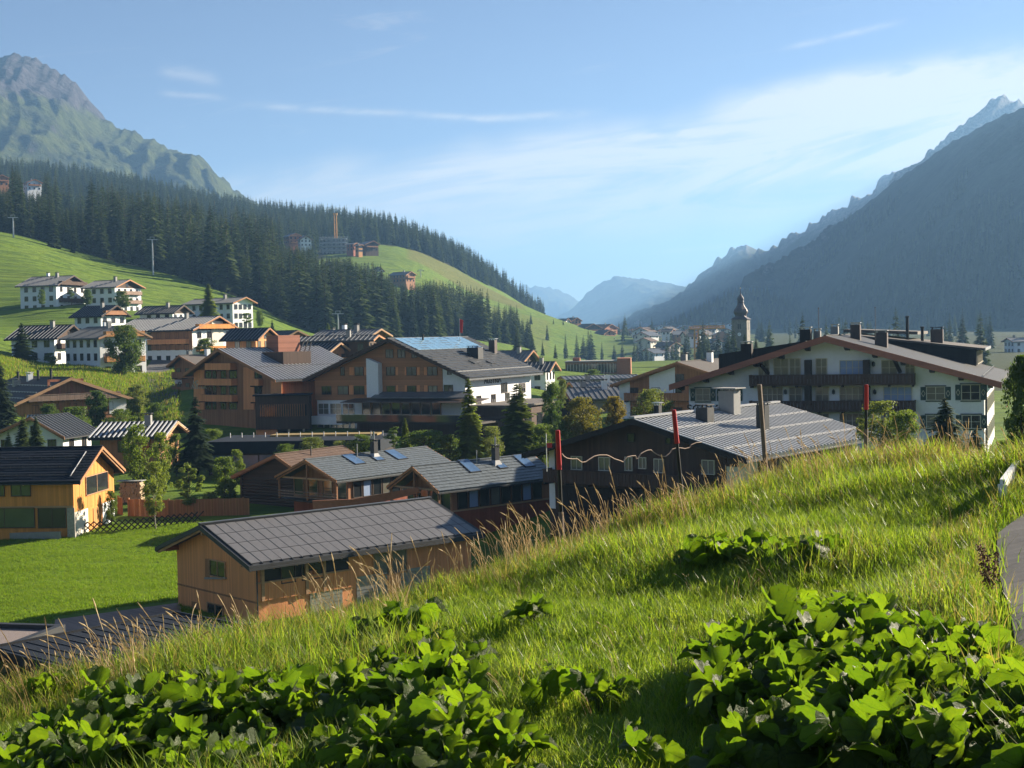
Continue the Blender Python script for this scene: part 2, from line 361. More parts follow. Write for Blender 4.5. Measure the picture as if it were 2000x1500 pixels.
def ground_material():
    mt, nt, n, m, mix, p, o = newmat('meadow')
    tc = n('ShaderNodeTexCoord').outputs['Object']
    fo = n('ShaderNodeAttribute', attribute_name='forest').outputs['Fac']; wi = n('ShaderNodeAttribute', attribute_name='wild').outputs['Fac']
    def noi(s, d, r=.6, v=tc): return n('ShaderNodeTexNoise', ins={'Vector': v, 'Scale': s, 'Detail': d, 'Roughness': r}).outputs[0]
    big, mid, fin = noi(.012, 6), noi(.12, 6, .65), noi(2.2, 6, .7)
    mow = noi(.5, 4, .6, n('ShaderNodeMapping', tc, ins={'Rotation': (0, 0, .5), 'Scale': (.12, 1, .3)}).outputs[0])
    def mr(v, a, b): return n('ShaderNodeMapRange', v, a, b).outputs[0]
    g = mix(mr(big, .3, .7), (.105, .195, .014), (.155, .225, .022))
    terr = noi(1.0, 5, .65, n('ShaderNodeMapping', tc, ins={'Rotation': (0, 0, -.25), 'Scale': (.026, .16, .6)}).outputs[0]); g = mix(m('MULTIPLY', mr(terr, .47, .58), .85), g, (.05, .10, .016))
    g = mix(m('MULTIPLY', mr(mid, .35, .7), .45), g, (.18, .21, .032)); g = mix(m('MULTIPLY', mr(mow, .42, .68), .55), g, (.065, .125, .014))
    g = mix(m('MULTIPLY', mr(fin, .3, .7), .5), g, (.055, .10, .012))
    w = mix(mr(mid, .3, .7), (.10, .115, .022), (.18, .16, .04)); w = mix(m('MULTIPLY', mr(fin, .3, .65), .6), w, (.045, .07, .014))
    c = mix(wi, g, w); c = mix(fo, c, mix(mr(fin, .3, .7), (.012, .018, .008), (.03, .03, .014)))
    nt.links.new(c, p.inputs['Base Color']); p.inputs['Roughness'].default_value = .95; p.inputs['Specular IOR Level'].default_value = .12
    b = n('ShaderNodeBump', ins={'Strength': .9, 'Distance': .25, 'Height': m('ADD', m('ADD', m('MULTIPLY', fin, .5), m('MULTIPLY', mow, .8)), m('MULTIPLY', terr, 7.0))}); nt.links.new(b.outputs[0], p.inputs['Normal'])
ground_material()
def attr(me, name, arr):
    a = me.attributes.new(name, 'FLOAT', 'POINT'); a.data.foreach_set('value', np.asarray(arr, np.float32))
def grid_faces(nu, nv):
    i = np.arange(nu * nv).reshape(nv, nu)
    return np.c_[i[:-1, :-1].ravel(), i[:-1, 1:].ravel(), i[1:, 1:].ravel(), i[1:, :-1].ravel()]
def wildness(x, y):
    px = 1000 + F * x / y
    bank = (y > 236) & (y < 292) & (px > -300) & (px < 345)
    patch = (px > 800) & (px < 1020) & (y > 1130) & (y < 1300)
    return np.clip(bank * 1.0 + patch * .9 + ((px > 850) & (px < 1080) & (y > 800) & (y < 1100)) * .45, 0, 1)
def make_ground():
    # valley floor and left hillside, one sheet
    us = np.r_[np.linspace(-1.7, -.61, 30), np.linspace(-.6, .6, 270), np.linspace(.61, 1.7, 30)]; ls = np.exp(np.linspace(math.log(44), math.log(2650), 380))
    Y, U = np.meshgrid(ls, us, indexing='ij'); X = (U * Y).ravel(); Y = Y.ravel()
    Z = zg(X, Y); Z = Z + np.clip((Y - 330) / 500, 0, 1) * 2.2 * fbm(np.c_[X * .012, Y * .012, X * 0], 4, 3) * np.clip((1230 - (1000 + F * X / Y)) / 200, 0, 1)
    Z = np.where(Y < 70, Z - .08, Z)
    me = np_mesh('valley_ground', np.c_[X, Y, Z], grid_faces(330, 380), M['meadow'], True)
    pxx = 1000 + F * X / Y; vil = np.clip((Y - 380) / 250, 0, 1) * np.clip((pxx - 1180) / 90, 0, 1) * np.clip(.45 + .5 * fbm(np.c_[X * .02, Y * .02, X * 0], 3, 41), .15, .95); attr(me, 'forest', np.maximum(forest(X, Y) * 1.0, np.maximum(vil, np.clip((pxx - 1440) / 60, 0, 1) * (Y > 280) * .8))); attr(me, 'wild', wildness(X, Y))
    props(link('valley_ground', me), kind='structure')
    xs = np.arange(-46, 46.1, .45); ys = np.arange(-40, 64.1, .45)
    Y, X = np.meshgrid(ys, xs, indexing='ij'); X = X.ravel(); Y = Y.ravel()
    me = np_mesh('hillside', np.c_[X, Y, zg(X, Y)], grid_faces(len(xs), len(ys)), M['meadow'], True)
    yc = crest(X / np.maximum(Y, 8)); attr(me, 'forest', X * 0); attr(me, 'wild', np.clip((Y - yc + 3.0) / 3.0, 0, .9))
    props(link('hillside', me), kind='structure')
    xs = np.linspace(-700, 700, 90); ys = np.r_[np.linspace(-690, -38, 70)]; Y, X = np.meshgrid(ys, xs, indexing='ij'); X, Y = X.ravel(), Y.ravel()  # unseen slope behind the camera, added for window reflections and fill on the facades
    t = -(Y + 38); Z = np.maximum(near_plane(X, Y * 0 - 30) - 1.0, -12) + .18 * t + np.minimum(t * .1, 9) * fbm(np.c_[X * .012, Y * .012, X * 0], 4, 8)
    me = np_mesh('unseen_rear_slope', np.c_[X, Y, np.minimum(Z, 250)], grid_faces(90, 70), M['meadow'], True); attr(me, 'forest', (fbm(np.c_[X * .008, Y * .008, X * 0], 3, 12) > .15) * (t > 60)); attr(me, 'wild', X * 0); props(link('unseen_rear_slope', me), kind='structure')
    b = MB(); b.add([(-6900, -700, -45), (6900, -700, -45), (6900, 12700, -45), (-6900, 12700, -45)], [(0, 1, 2, 3)])
    me = b.mesh('far_ground', M['meadow']); props(link('far_ground', me), kind='structure')
make_ground()

# ================================================================ mountains
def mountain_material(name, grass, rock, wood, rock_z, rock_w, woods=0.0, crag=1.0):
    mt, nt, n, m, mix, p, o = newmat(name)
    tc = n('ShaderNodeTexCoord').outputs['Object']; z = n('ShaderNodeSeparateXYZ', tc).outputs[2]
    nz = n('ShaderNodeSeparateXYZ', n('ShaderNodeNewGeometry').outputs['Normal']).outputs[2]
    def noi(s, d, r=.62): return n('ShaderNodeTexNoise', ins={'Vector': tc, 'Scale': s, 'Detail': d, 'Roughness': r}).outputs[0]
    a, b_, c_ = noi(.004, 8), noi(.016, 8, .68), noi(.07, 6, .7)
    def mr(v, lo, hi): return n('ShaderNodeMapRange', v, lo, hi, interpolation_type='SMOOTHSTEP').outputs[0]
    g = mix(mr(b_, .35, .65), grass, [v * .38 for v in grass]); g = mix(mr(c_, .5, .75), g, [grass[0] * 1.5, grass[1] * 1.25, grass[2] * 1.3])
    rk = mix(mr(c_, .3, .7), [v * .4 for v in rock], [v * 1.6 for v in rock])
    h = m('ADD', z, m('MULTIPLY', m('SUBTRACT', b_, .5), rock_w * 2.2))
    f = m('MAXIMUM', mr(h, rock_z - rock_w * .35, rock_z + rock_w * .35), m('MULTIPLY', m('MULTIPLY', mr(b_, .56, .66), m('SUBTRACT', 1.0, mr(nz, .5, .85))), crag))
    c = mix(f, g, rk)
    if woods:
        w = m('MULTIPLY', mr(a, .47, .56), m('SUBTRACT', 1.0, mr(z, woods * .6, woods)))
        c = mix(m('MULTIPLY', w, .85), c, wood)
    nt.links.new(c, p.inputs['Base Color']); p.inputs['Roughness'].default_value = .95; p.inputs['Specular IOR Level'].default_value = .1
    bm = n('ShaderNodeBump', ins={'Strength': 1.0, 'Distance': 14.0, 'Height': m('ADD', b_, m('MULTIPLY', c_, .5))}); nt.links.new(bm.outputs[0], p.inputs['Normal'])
mountain_material('peak_left', (.062, .078, .022), (.05, .045, .052), (.02, .03, .012), 510, 45)
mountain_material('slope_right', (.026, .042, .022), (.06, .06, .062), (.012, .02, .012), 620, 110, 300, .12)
mountain_material('rock_far', (.07, .08, .04), (.20, .19, .18), (.02, .03, .015), 330, 160)
mountain_material('dome_far', (.075, .085, .04), (.17, .16, .14), (.02, .03, .015), 900, 100)
def mountain(name, pts, off, zb, mt, amp, fq, rows=90, cols=260, jag=3.0, power=1.0, back=(200, 900, 200), seed=1, rg=.6, gully=0.0):
    P = np.array([at(px, py, d) for px, py, d in pts]); px = np.array([q[0] for q in pts], float)
    s = np.linspace(px[0], px[-1], cols)
    C = np.c_[[np.interp(s, px, P[:, i]) for i in range(3)]].T
    off = np.array([np.interp(s, px, np.broadcast_to(np.array(off)[..., i], px.shape) if np.array(off).ndim == 1 else np.array(off)[:, i]) for i in range(2)]).T
    T = np.r_[-np.linspace(1, .12, 10), np.linspace(0, 1, rows)]
    V = []
    for t in T:
        if t < 0: q = C + np.array([back[0], back[1], 0]) * -t; q[:, 2] = C[:, 2] - back[2] * (-t) ** 1.1
        else:
            q = C.copy(); q[:, :2] += off * t; q[:, 2] = zb + (C[:, 2] - zb) * (1 - t) ** power
        fade = min(1, abs(t) * 7 + .0) * min(1, 1.0 if t < 0 else (1 - t) * 6 + .15)
        w = np.c_[q[:, 0] * fq, q[:, 1] * fq, q[:, 2] * fq * 1.2]
        dsp = amp * fade * (rg * fbm(w, 6, seed, True, .52) * .6 + (1 - rg) * fbm(w * 1.7, 6, seed + 9))
        if gully: dsp = dsp - gully * fade * np.abs(fbm(np.c_[s * .03 + 2.2 * fbm(w * .7, 2, seed + 3), t * 1.2 + s * 0, s * 0], 3, seed + 5))
        nrm = np.c_[off / np.linalg.norm(off, axis=1)[:, None] * .6, np.full(cols, .8)]
        q = q + nrm * dsp[:, None]
        q[:, 2] += jag * max(0, 1 - abs(t) * 9) * fbm(np.c_[s * .11, s * 0, s * 0], 4, seed + 20)
        V.append(q)
    me = np_mesh(name, np.concatenate(V), grid_faces(cols, len(T)), mt, True)
    return props(link(name, me), kind='structure'), T, np.array(V)
mountain('rocky_mountain', [(-500, 210, 3200), (-250, 150, 3200), (-60, 128, 3200), (0, 114, 3200), (30, 106, 3200), (62, 108, 3200), (85, 124, 3200), (112, 136, 3200), (150, 165, 3200), (163, 192, 3200), (186, 218, 3200), (212, 241, 3200),
    (262, 257, 3200), (300, 275, 3200), (350, 298, 3200), (386, 303, 3200), (428, 342, 3200), (455, 368, 3200), (482, 387, 3200), (620, 450, 3200)], (180, -1150), 60, M['peak_left'], 46, .0042, 130, 340, 6.0, .95, (0, 900, 300), 4, .45, 12)
mountain('shaded_mountain', [(1290, 668, 5300), (1480, 553, 4500), (1510, 520, 4350), (1560, 490, 4100), (1600, 465, 3900), (1650, 430, 3700), (1700, 392, 3450), (1750, 352, 3200), (1800, 318, 2950), (1850, 283, 2750), (1900, 255, 2550), (1950, 230, 2350),
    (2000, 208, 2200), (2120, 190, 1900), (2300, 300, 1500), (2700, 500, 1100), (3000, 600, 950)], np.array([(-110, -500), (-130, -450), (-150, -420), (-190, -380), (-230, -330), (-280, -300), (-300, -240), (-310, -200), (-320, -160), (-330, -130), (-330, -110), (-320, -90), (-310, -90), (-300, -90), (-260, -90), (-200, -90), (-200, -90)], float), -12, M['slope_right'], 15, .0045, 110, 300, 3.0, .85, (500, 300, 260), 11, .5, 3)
mountain('forested_spur', [(1262, 672, 2700), (1300, 655, 2680), (1345, 628, 2640), (1395, 598, 2600), (1440, 578, 2600), (1480, 572, 2600), (1540, 600, 2600), (1640, 650, 2600)], (-90, -420), -12, M['slope_right'], 14, .008, 50, 120, 2.0, 1.1, (100, 300, 60), 21, .4)
mountain('rocky_ridge', [(1240, 640, 6200), (1330, 572, 6000), (1365, 540, 5900), (1400, 508, 5800), (1422, 492, 5750), (1440, 484, 5700), (1460, 487, 5650), (1472, 492, 5600), (1510, 486, 5500), (1535, 465, 5450), (1560, 455, 5400), (1590, 432, 5300),
    (1640, 410, 5200), (1665, 390, 5200), (1700, 374, 5100), (1722, 350, 5000), (1742, 333, 5000), (1758, 327, 5000), (1770, 334, 5000), (1800, 322, 5000), (1900, 300, 5000)], (-200, -1100), 0, M['rock_far'], 90, .0022, 80, 300, 14.0, 1.0, (500, 500, 300), 31, .6, 30)
mountain('grey_peak', [(1700, 420, 4000), (1790, 330, 4000), (1830, 290, 4000), (1862, 256, 4000), (1890, 232, 4000), (1920, 208, 4000), (1950, 189, 4000), (1975, 192, 4000), (2000, 203, 4000), (2060, 215, 4000), (2200, 300, 4000), (2500, 520, 4000)],
    (-450, -500), 100, M['rock_far'], 70, .0035, 60, 200, 9.0, 1.0, (300, 500, 300), 41, .6, 25)
mountain('domed_mountain', [(1040, 650, 8600), (1112, 608, 8500), (1135, 585, 8500), (1160, 562, 8500), (1180, 548, 8500), (1203, 541, 8500), (1240, 543, 8500), (1280, 548, 8500), (1310, 556, 8500), (1332, 571, 8500), (1420, 600, 8500), (1560, 640, 8500)],
    (300, -1700), -10, M['dome_far'], 90, .0018, 70, 220, 8.0, .8, (0, 900, 300), 51, .5)
mountain('distant_mountain', [(860, 560, 11000), (960, 552, 11000), (1010, 556, 11000), (1040, 560, 11000), (1062, 559, 11000), (1090, 566, 11000), (1112, 575, 11000), (1132, 590, 11000), (1180, 620, 11000), (1300, 650, 11000)],
    (-200, -1400), -10, M['dome_far'], 110, .0016, 50, 180, 14.0, .9, (0, 900, 300), 61, .5)
# ---------------------------------------------------------------- haze
def make_haze():
    mt = bpy.data.materials.new('valley_air'); mt.use_nodes = True; nt = mt.node_tree; nt.nodes.clear(); n, m, mix = NT(nt)
    v = n('ShaderNodeVolumePrincipled'); v.inputs['Color'].default_value = (.29, .57, 1.0, 1); v.inputs['Density'].default_value = 1.25e-4; v.inputs['Anisotropy'].default_value = .25
    o = n('ShaderNodeOutputMaterial'); nt.links.new(v.outputs[0], o.inputs['Volume'])
    b = MB(); b.box(-7000, 7000, -720, 12900, -46, 760)
    props(b.build('haze', mt), kind='stuff')
make_haze()
# ================================================================ building kit
CACHE = {}
def cached(key, fn):
    if key not in CACHE: CACHE[key] = fn()
    return CACHE[key]
def window_meshes(w, h, nx, nz, fr, glass, t=.07, dep=.10):
    def frame():
        b = MB(); x, = (w / 2,)
        b.box(-x - t, x + t, -dep, .02, h, h + t); b.box(-x - t, x + t, -dep - .05, .02, -t, 0)
        b.box(-x - t, -x, -dep, .02, 0, h); b.box(x, x + t, -dep, .02, 0, h)
        for i in range(1, nx): q = -x + w * i / nx; b.box(q - .035, q + .035, -dep + .02, .0, 0, h)
        for j in range(1, nz): q = h * j / nz; b.box(-x, x, -dep + .03, -.005, q - .02, q + .02)
        return b.mesh('window_frame', M[fr])
    def pane():
        b = MB(); b.box(-w / 2, w / 2, -.045, -.012, 0, h); return b.mesh('window_pane', M[glass])
    k = (round(w, 2), round(h, 2), nx, nz)
    return cached(('wf', fr, t, dep) + k, frame), cached(('wp', glass) + k, pane)
class House:
    """chalet in local metres: x along the gable (ridge at 0), y along the ridge (0 = front rake), z up from the ground"""
    def __init__(s, name, label, P, th, wl, wr, ri, L, cat='house', group=None, gz=None, wall='white_plaster', roof='slate_metal', ohf=1.0, ohs=1.0, ohb=None, t=.22,
                 rake='brown_boards_h', rake_h=.32, ril=None, seam=None, courses=None, back_eave=True, soffit='brown_boards', deep=4.0):
        s.P = np.array(P, float); s.th = R(th); s.wl, s.wr, s.L = wl, wr, L; s.ri = ri; s.ril = ri if ril is None else ril
        s.r = np.array([math.sin(s.th), math.cos(s.th), 0]); s.rt = np.array([math.cos(s.th), -math.sin(s.th), 0])
        mid = s.P + s.r * L * .5
        s.gz = g1(mid[0], mid[1]) if gz is None else gz
        s.base = np.array([P[0], P[1], s.gz]); s.hp = P[2] - s.gz
        s.root = empty(name, tuple(s.base), -s.th, label, cat, group)
        ohb = ohf if ohb is None else ohb
        s.xl, s.xr, s.y0, s.y1 = -wl + ohs, wr - ohs, ohf, L - ohb; s.t = t
        z = lambda x: s.zr(x) - t
        xs = [s.xl, 0, s.xr]
        b = MB(); prof = [(s.xl, s.y0, -deep), (s.xr, s.y0, -deep), (s.xr, s.y0, z(s.xr)), (0, s.y0, z(0)), (s.xl, s.y0, z(s.xl))]
        b.prism(prof, (0, s.y1 - s.y0, 0)); s.wall = b.build('wall', M[wall], s.root)
        b = MB()
        for sg, w, rr in ((-1, wl, s.ril), (1, wr, s.ri)):
            q = [(0, 0, s.hp), (sg * w, 0, s.hp - rr), (sg * w, 0, s.hp - rr - t), (0, 0, s.hp - t)]
            b.prism(q if sg < 0 else q[::-1], (0, L, 0))
        b.bar((0, -.03, s.hp + .05), (0, L + .03, s.hp + .05), .3, .08)
        s.roof = b.build('roof', [M[roof]], s.root)
        # rake boards
        for sg, w, rr in ((-1, wl, s.ril), (1, wr, s.ri)):
            for yy in ((-.07, .0), (L, L + .07)):
                b = MB(); q = [(0, yy[0], s.hp + .03), (sg * (w + .05), yy[0], s.hp - rr + .0), (sg * (w + .05), yy[0], s.hp - rr - rake_h), (0, yy[0], s.hp - rake_h)]
                b.prism(q if sg < 0 else q[::-1], (0, yy[1] - yy[0], 0)); b.build('rake_board', M[rake], s.root)
            b = MB(); b.bar((sg * (w - .02), 0, s.hp - rr - t - .03), (sg * (w - .02), L, s.hp - rr - t - .03), .14, .12); b.build('gutter', M['dark_metal'], s.root)
        # soffit: rafters seen from below
        b = MB()
        for sg, w, rr in ((-1, wl, s.ril), (1, wr, s.ri)):
            for y in np.linspace(.12, L - .12, max(4, int(L / 1.6))):
                b.bar((0, y, s.hp - t - .09), (sg * (w - .1), y, s.hp - rr - t - .09), .12, .16)
        b.build('rafters', M[soffit], s.root)
        if seam: s.seams(*seam)
        if courses: s.courses(*courses)
    def zr(s, x): return s.hp - (s.ri * x / s.wr if x >= 0 else s.ril * -x / s.wl)
    # local positions from sight lines (on the real plane of a face)
    def on(s, face, px, py):
        D = ray(px, py)
        if face in 'fb':
            y = s.y0 if face == 'f' else s.y1; k = (s.base @ s.r + y) / (D @ s.r); q = D * k - s.base; return q @ s.rt, q[2]
        x = s.xr if face == 'r' else s.xl; k = (s.base @ s.rt + x) / (D @ s.rt); q = D * k - s.base; return q @ s.r, q[2]
    def onroof(s, px, py, side=1):
        w, rr = (s.wr, s.ri) if side > 0 else (s.wl, s.ril)
        sl = rr / w; nrm = s.rt * sl * side + np.array([0, 0, 1.0]); p0 = s.base + np.array([0, 0, s.hp])
        D = ray(px, py); q = D * ((p0 @ nrm) / (D @ nrm)) - s.base
        return q @ s.rt, q @ s.r, q[2]
    def face(s, o, face, u, z, out=0.0):
        o.location, o.rotation_euler = {'f': ((u, s.y0 - out, z), (0, 0, 0)), 'b': ((u, s.y1 + out, z), (0, 0, math.pi)), 'r': ((s.xr + out, u, z), (0, 0, math.pi / 2)), 'l': ((s.xl - out, u, z), (0, 0, -math.pi / 2))}[face]
        return o
    def win(s, face, u, z, w=1.2, h=1.3, nx=2, nz=1, fr='brown_frame', glass='glass', shutters=None, out=0.0, label=None):
        f, p = window_meshes(w, h, nx, nz, fr, glass)
        o = link('window', f, s.root); s.face(o, face, u, z, out); link('pane', p, o)
        if shutters:
            sm, deco = shutters
            for sg in (-1, 1):
                def mk():
                    b = MB(); b.box(-.26, .26, -.06, 0, -.05, h + .05)
                    if deco:
                        b.cur = 1; c = h / 2
                        for a, q in (((0, c + .3), (.17, c)), ((.17, c), (0, c - .3)), ((0, c - .3), (-.17, c)), ((-.17, c), (0, c + .3))): b.bar((a[0], -.065, a[1]), (q[0], -.065, q[1]), .02, .05)
                    return b.mesh('shutter', [M[sm], M['pale_frame']])
                link('shutter', cached(('sh', sm, deco, round(h, 2)), mk), o, (sg * (w / 2 + .36), 0, 0))
            b = cached(('lint', round(w, 2), round(h, 2), sm), lambda: MB().box(-w / 2 - .2, w / 2 + .2, -.13, .01, h + .09, h + .19).box(-w / 2 - .15, w / 2 + .15, -.12, .01, -.2, -.1).mesh('lintel', M[sm]))
            link('lintel', b, o)
        return o
    def wpx(s, face, x0, y0, x1, y1, **k):
        a, b = s.on(face, x0, (y0 + y1) / 2), s.on(face, x1, (y0 + y1) / 2); c, d = s.on(face, (x0 + x1) / 2, y0), s.on(face, (x0 + x1) / 2, y1)
        w, h = round(abs(b[0] - a[0]) * 5) / 5 or .4, round(abs(c[1] - d[1]) * 5) / 5 or .4
        k.setdefault('nx', 2 if w < 2.2 else 3)
        return s.win(face, (a[0] + b[0]) / 2, d[1], w, h, **k)
    def panel(s, face, poly, mat, name='cladding', t=.06, out=0.0, px=False):
        if px: poly = [s.on(face, *q) for q in poly]
        b = MB()
        if face == 'f': pts = [(u, s.y0 - out, z) for u, z in poly]; d = (0, -t, 0)
        elif face == 'b': pts = [(u, s.y1 + out, z) for u, z in poly]; d = (0, t, 0)
        elif face == 'r': pts = [(s.xr + out, u, z) for u, z in poly]; d = (t, 0, 0)
        else: pts = [(s.xl - out, u, z) for u, z in poly]; d = (-t, 0, 0)
        b.prism(pts, d); return b.build(name, M[mat], s.root)
    def gable(s, z0, mat, face='f', name='gable_cladding', t=.06):
        """cladding of the whole gable above z0"""
        tt = s.t + .02; e = []
        zl, zr_ = s.zr(s.xl) - tt, s.zr(s.xr) - tt
        poly = [(s.xl, z0), (s.xr, z0)] + ([(s.xr, zr_)] if zr_ > z0 else []) + [(0, s.hp - tt)] + ([(s.xl, zl)] if zl > z0 else [])
        if zr_ < z0: poly[1] = ((s.hp - tt - z0) * s.wr / s.ri, z0)
        if zl < z0: poly[0] = (-(s.hp - tt - z0) * s.wl / s.ril, z0)
        return s.panel(face, poly, mat, name, t)
    def balcony(s, face, u0, u1, z, dep=1.2, rail='brown_boards', h=1.0, posts=0, gap=0.0):
        """slab with a solid board railing (sub-part)"""
        W = u1 - u0; b = MB(); b.box(0, W, -dep, 0, -.16, 0)
        for q in np.linspace(.15, W - .15, max(2, int(W / 1.8))): b.box(q - .07, q + .07, -dep - .1, 0, -.34, -.16)
        o = b.build('balcony', M['dark_wood'], s.root)
        b = MB(); n = max(3, int(W / .34)); e = W / n
        for i in range(n): b.box(i * e + .012, (i + 1) * e - .012, -dep - .05, -dep + .0 - .012 * (i % 2), -.14, h - .1)
        b.box(-.02, W + .02, -dep - .1, -dep + .06, h - .1, h)
        for x in (0, W): b.box(x - .03, x + .03, -dep, 0, -.14, h - .1); b.box(x - .05, x + .05, -dep, 0, h - .1, h)
        r_ = b.build('railing', M[rail], o)
        for q in (np.linspace(0, W, posts) if posts else []): MB().box(q - .08, q + .08, -dep - .06, -dep + .1, h, 2.6).build('post', M[rail], o)
        x = {'f': (u0, 0), 'r': (u0, 0)}
        if face == 'f': o.location = (u0, s.y0, z)
        elif face == 'r': o.location = (s.xr, u0, z); o.rotation_euler = (0, 0, math.pi / 2)
        else: o.location = (s.xl, u1, z); o.rotation_euler = (0, 0, -math.pi / 2)
        return o
    def chimney(s, x, y, w=.8, d=.8, h=1.4, mat='concrete', cap='dark_metal', name='chimney', capw=.12, pipe=False):
        z = s.zr(x); b = MB()
        if pipe: b.lathe([(w / 2, -.6), (w / 2, h)], 10)
        else: b.box(-w / 2, w / 2, -d / 2, d / 2, -.8, h)
        o = b.build(name, M[mat], s.root, (x, y, z))
        b = MB()
        if pipe: b.lathe([(0, h), (w / 2 + .06, h), (w / 2 + .06, h + .15), (0, h + .2)], 10)
        else:
            for a in (-1, 1):
                for c in (-1, 1): b.box(a * w * .38 - .05, a * w * .38 + .05, c * d * .38 - .05, c * d * .38 + .05, h, h + .18)
            b.box(-w / 2 - capw, w / 2 + capw, -d / 2 - capw, d / 2 + capw, h + .18, h + .27)
        b.build('chimney_cap', M[cap], o); return o
    def cpx(s, px, py, side=1, **k):
        x, y, z = s.onroof(px, py, side); return s.chimney(x, y, **k)
    def seams(s, sp, mat, parts=False, sides=(-1, 1), h=.05, w=.05):
        """standing seams of a sheet-metal roof"""
        for sg in sides:
            W, rr = (s.wr, s.ri) if sg > 0 else (s.wl, s.ril); n = int(s.L / sp); al = MB()
            one = MB(); one.bar((0, 0, h / 2 + .012), (sg * W, 0, -rr + h / 2 + .012), w, h)
            me = one.mesh('seam', M[mat]) if parts else None
            for i in range(n + 1):
                y = .1 + (s.L - .2) * i / n
                if parts: link('roof_seam', me, s.roof, (0, y, s.hp))
                else: al.bar((0, y, s.hp + h / 2 + .012), (sg * W, y, s.hp - rr + h / 2 + .012), w, h)
            if not parts: props(al.build('roof_seams', M[mat], s.roof), kind='stuff')
    def courses(s, sp, mat, sides=(-1, 1), cell=.6, lift=.05, parts=False):
        """overlapping shingles: every piece tilts a little and has its own lower edge"""
        for sg in sides:
            W, rr = (s.wr, s.ri) if sg > 0 else (s.wl, s.ril); sl = math.hypot(W, rr); n = int(sl / sp); m_ = int(s.L / cell); V = []; Q = []
            ux, uz = sg * W / sl, -rr / sl; nx_, nz_ = sg * rr / sl, W / sl
            rr2 = random.Random(3)
            for j in range(n):
                a, b2 = j / n * sl, (j + 1.12) / n * sl
                for i in range(-1, m_ + 1):
                    y0 = (i + .5 * (j % 2)) * cell; y1 = min(y0 + cell * .96, s.L); y0 = max(y0, 0)
                    if y1 - y0 < .05: continue
                    l = lift * rr2.uniform(.75, 1.3); k = len(V)
                    for (d, y, hh) in ((a, y0, .008), (a, y1, .008), (b2, y1, l), (b2, y0, l), (b2, y1, 0), (b2, y0, 0)):
                        V.append((ux * d + nx_ * hh, y, s.hp + uz * d + nz_ * hh))
                    Q += [(k, k + 1, k + 2, k + 3), (k + 3, k + 2, k + 4, k + 5)]
            props(link('shingles', np_mesh('shingles', V, Q, M[mat]), s.roof), kind='stuff')
    def snowguard(s, frac, side=1, mat='guard_grey'):
        W, rr = (s.wr, s.ri) if side > 0 else (s.wl, s.ril); b = MB(); x, z = side * W * frac, s.hp - rr * frac
        for k in (.1, .18): b.tube([(x, .2, z + k), (x, s.L - .2, z + k)], .018, 5)
        for y in np.arange(.5, s.L, 1.2): b.box(x - .03, x + .03, y - .02, y + .02, z - .02, z + .2)
        return b.build('snow_guard', M[mat], s.roof)
    def brackets(s, n, mat='dark_wood', side=(-1, 1), w=.35, h=.5):
        for sg in side:
            W = s.wl if sg < 0 else s.wr
            for f in np.linspace(.12, .94, n):
                x = sg * W * f; z = s.zr(x) - s.t - .02; b = MB()
                b.prism([(x - w / 2, .15, z - .1), (x - w / 2, s.y0, z - .1), (x - w / 2, s.y0, z - h), (x - w / 2, s.y0 * .5, z - h * .8)], (w, 0, 0)); b.build('purlin_end', M[mat], s.root)
def rows(h, face, us, zs, **k):
    for z in zs:
        for u in us: h.win(face, u, z, **k)

def text(body, size, mat, parent, loc, rot, ext=.03, name='lettering'):
    c = bpy.data.curves.new(name, 'FONT'); c.body = body; c.size = size; c.extrude = ext; c.align_x = 'CENTER'; c.materials.append(M[mat])
    tmp = bpy.data.objects.new('tmp', c); COL.objects.link(tmp); me = bpy.data.meshes.new_from_object(tmp.evaluated_get(bpy.context.evaluated_depsgraph_get())); bpy.data.objects.remove(tmp)
    o = link(name, me, parent, loc); o.rotation_euler = rot; return o
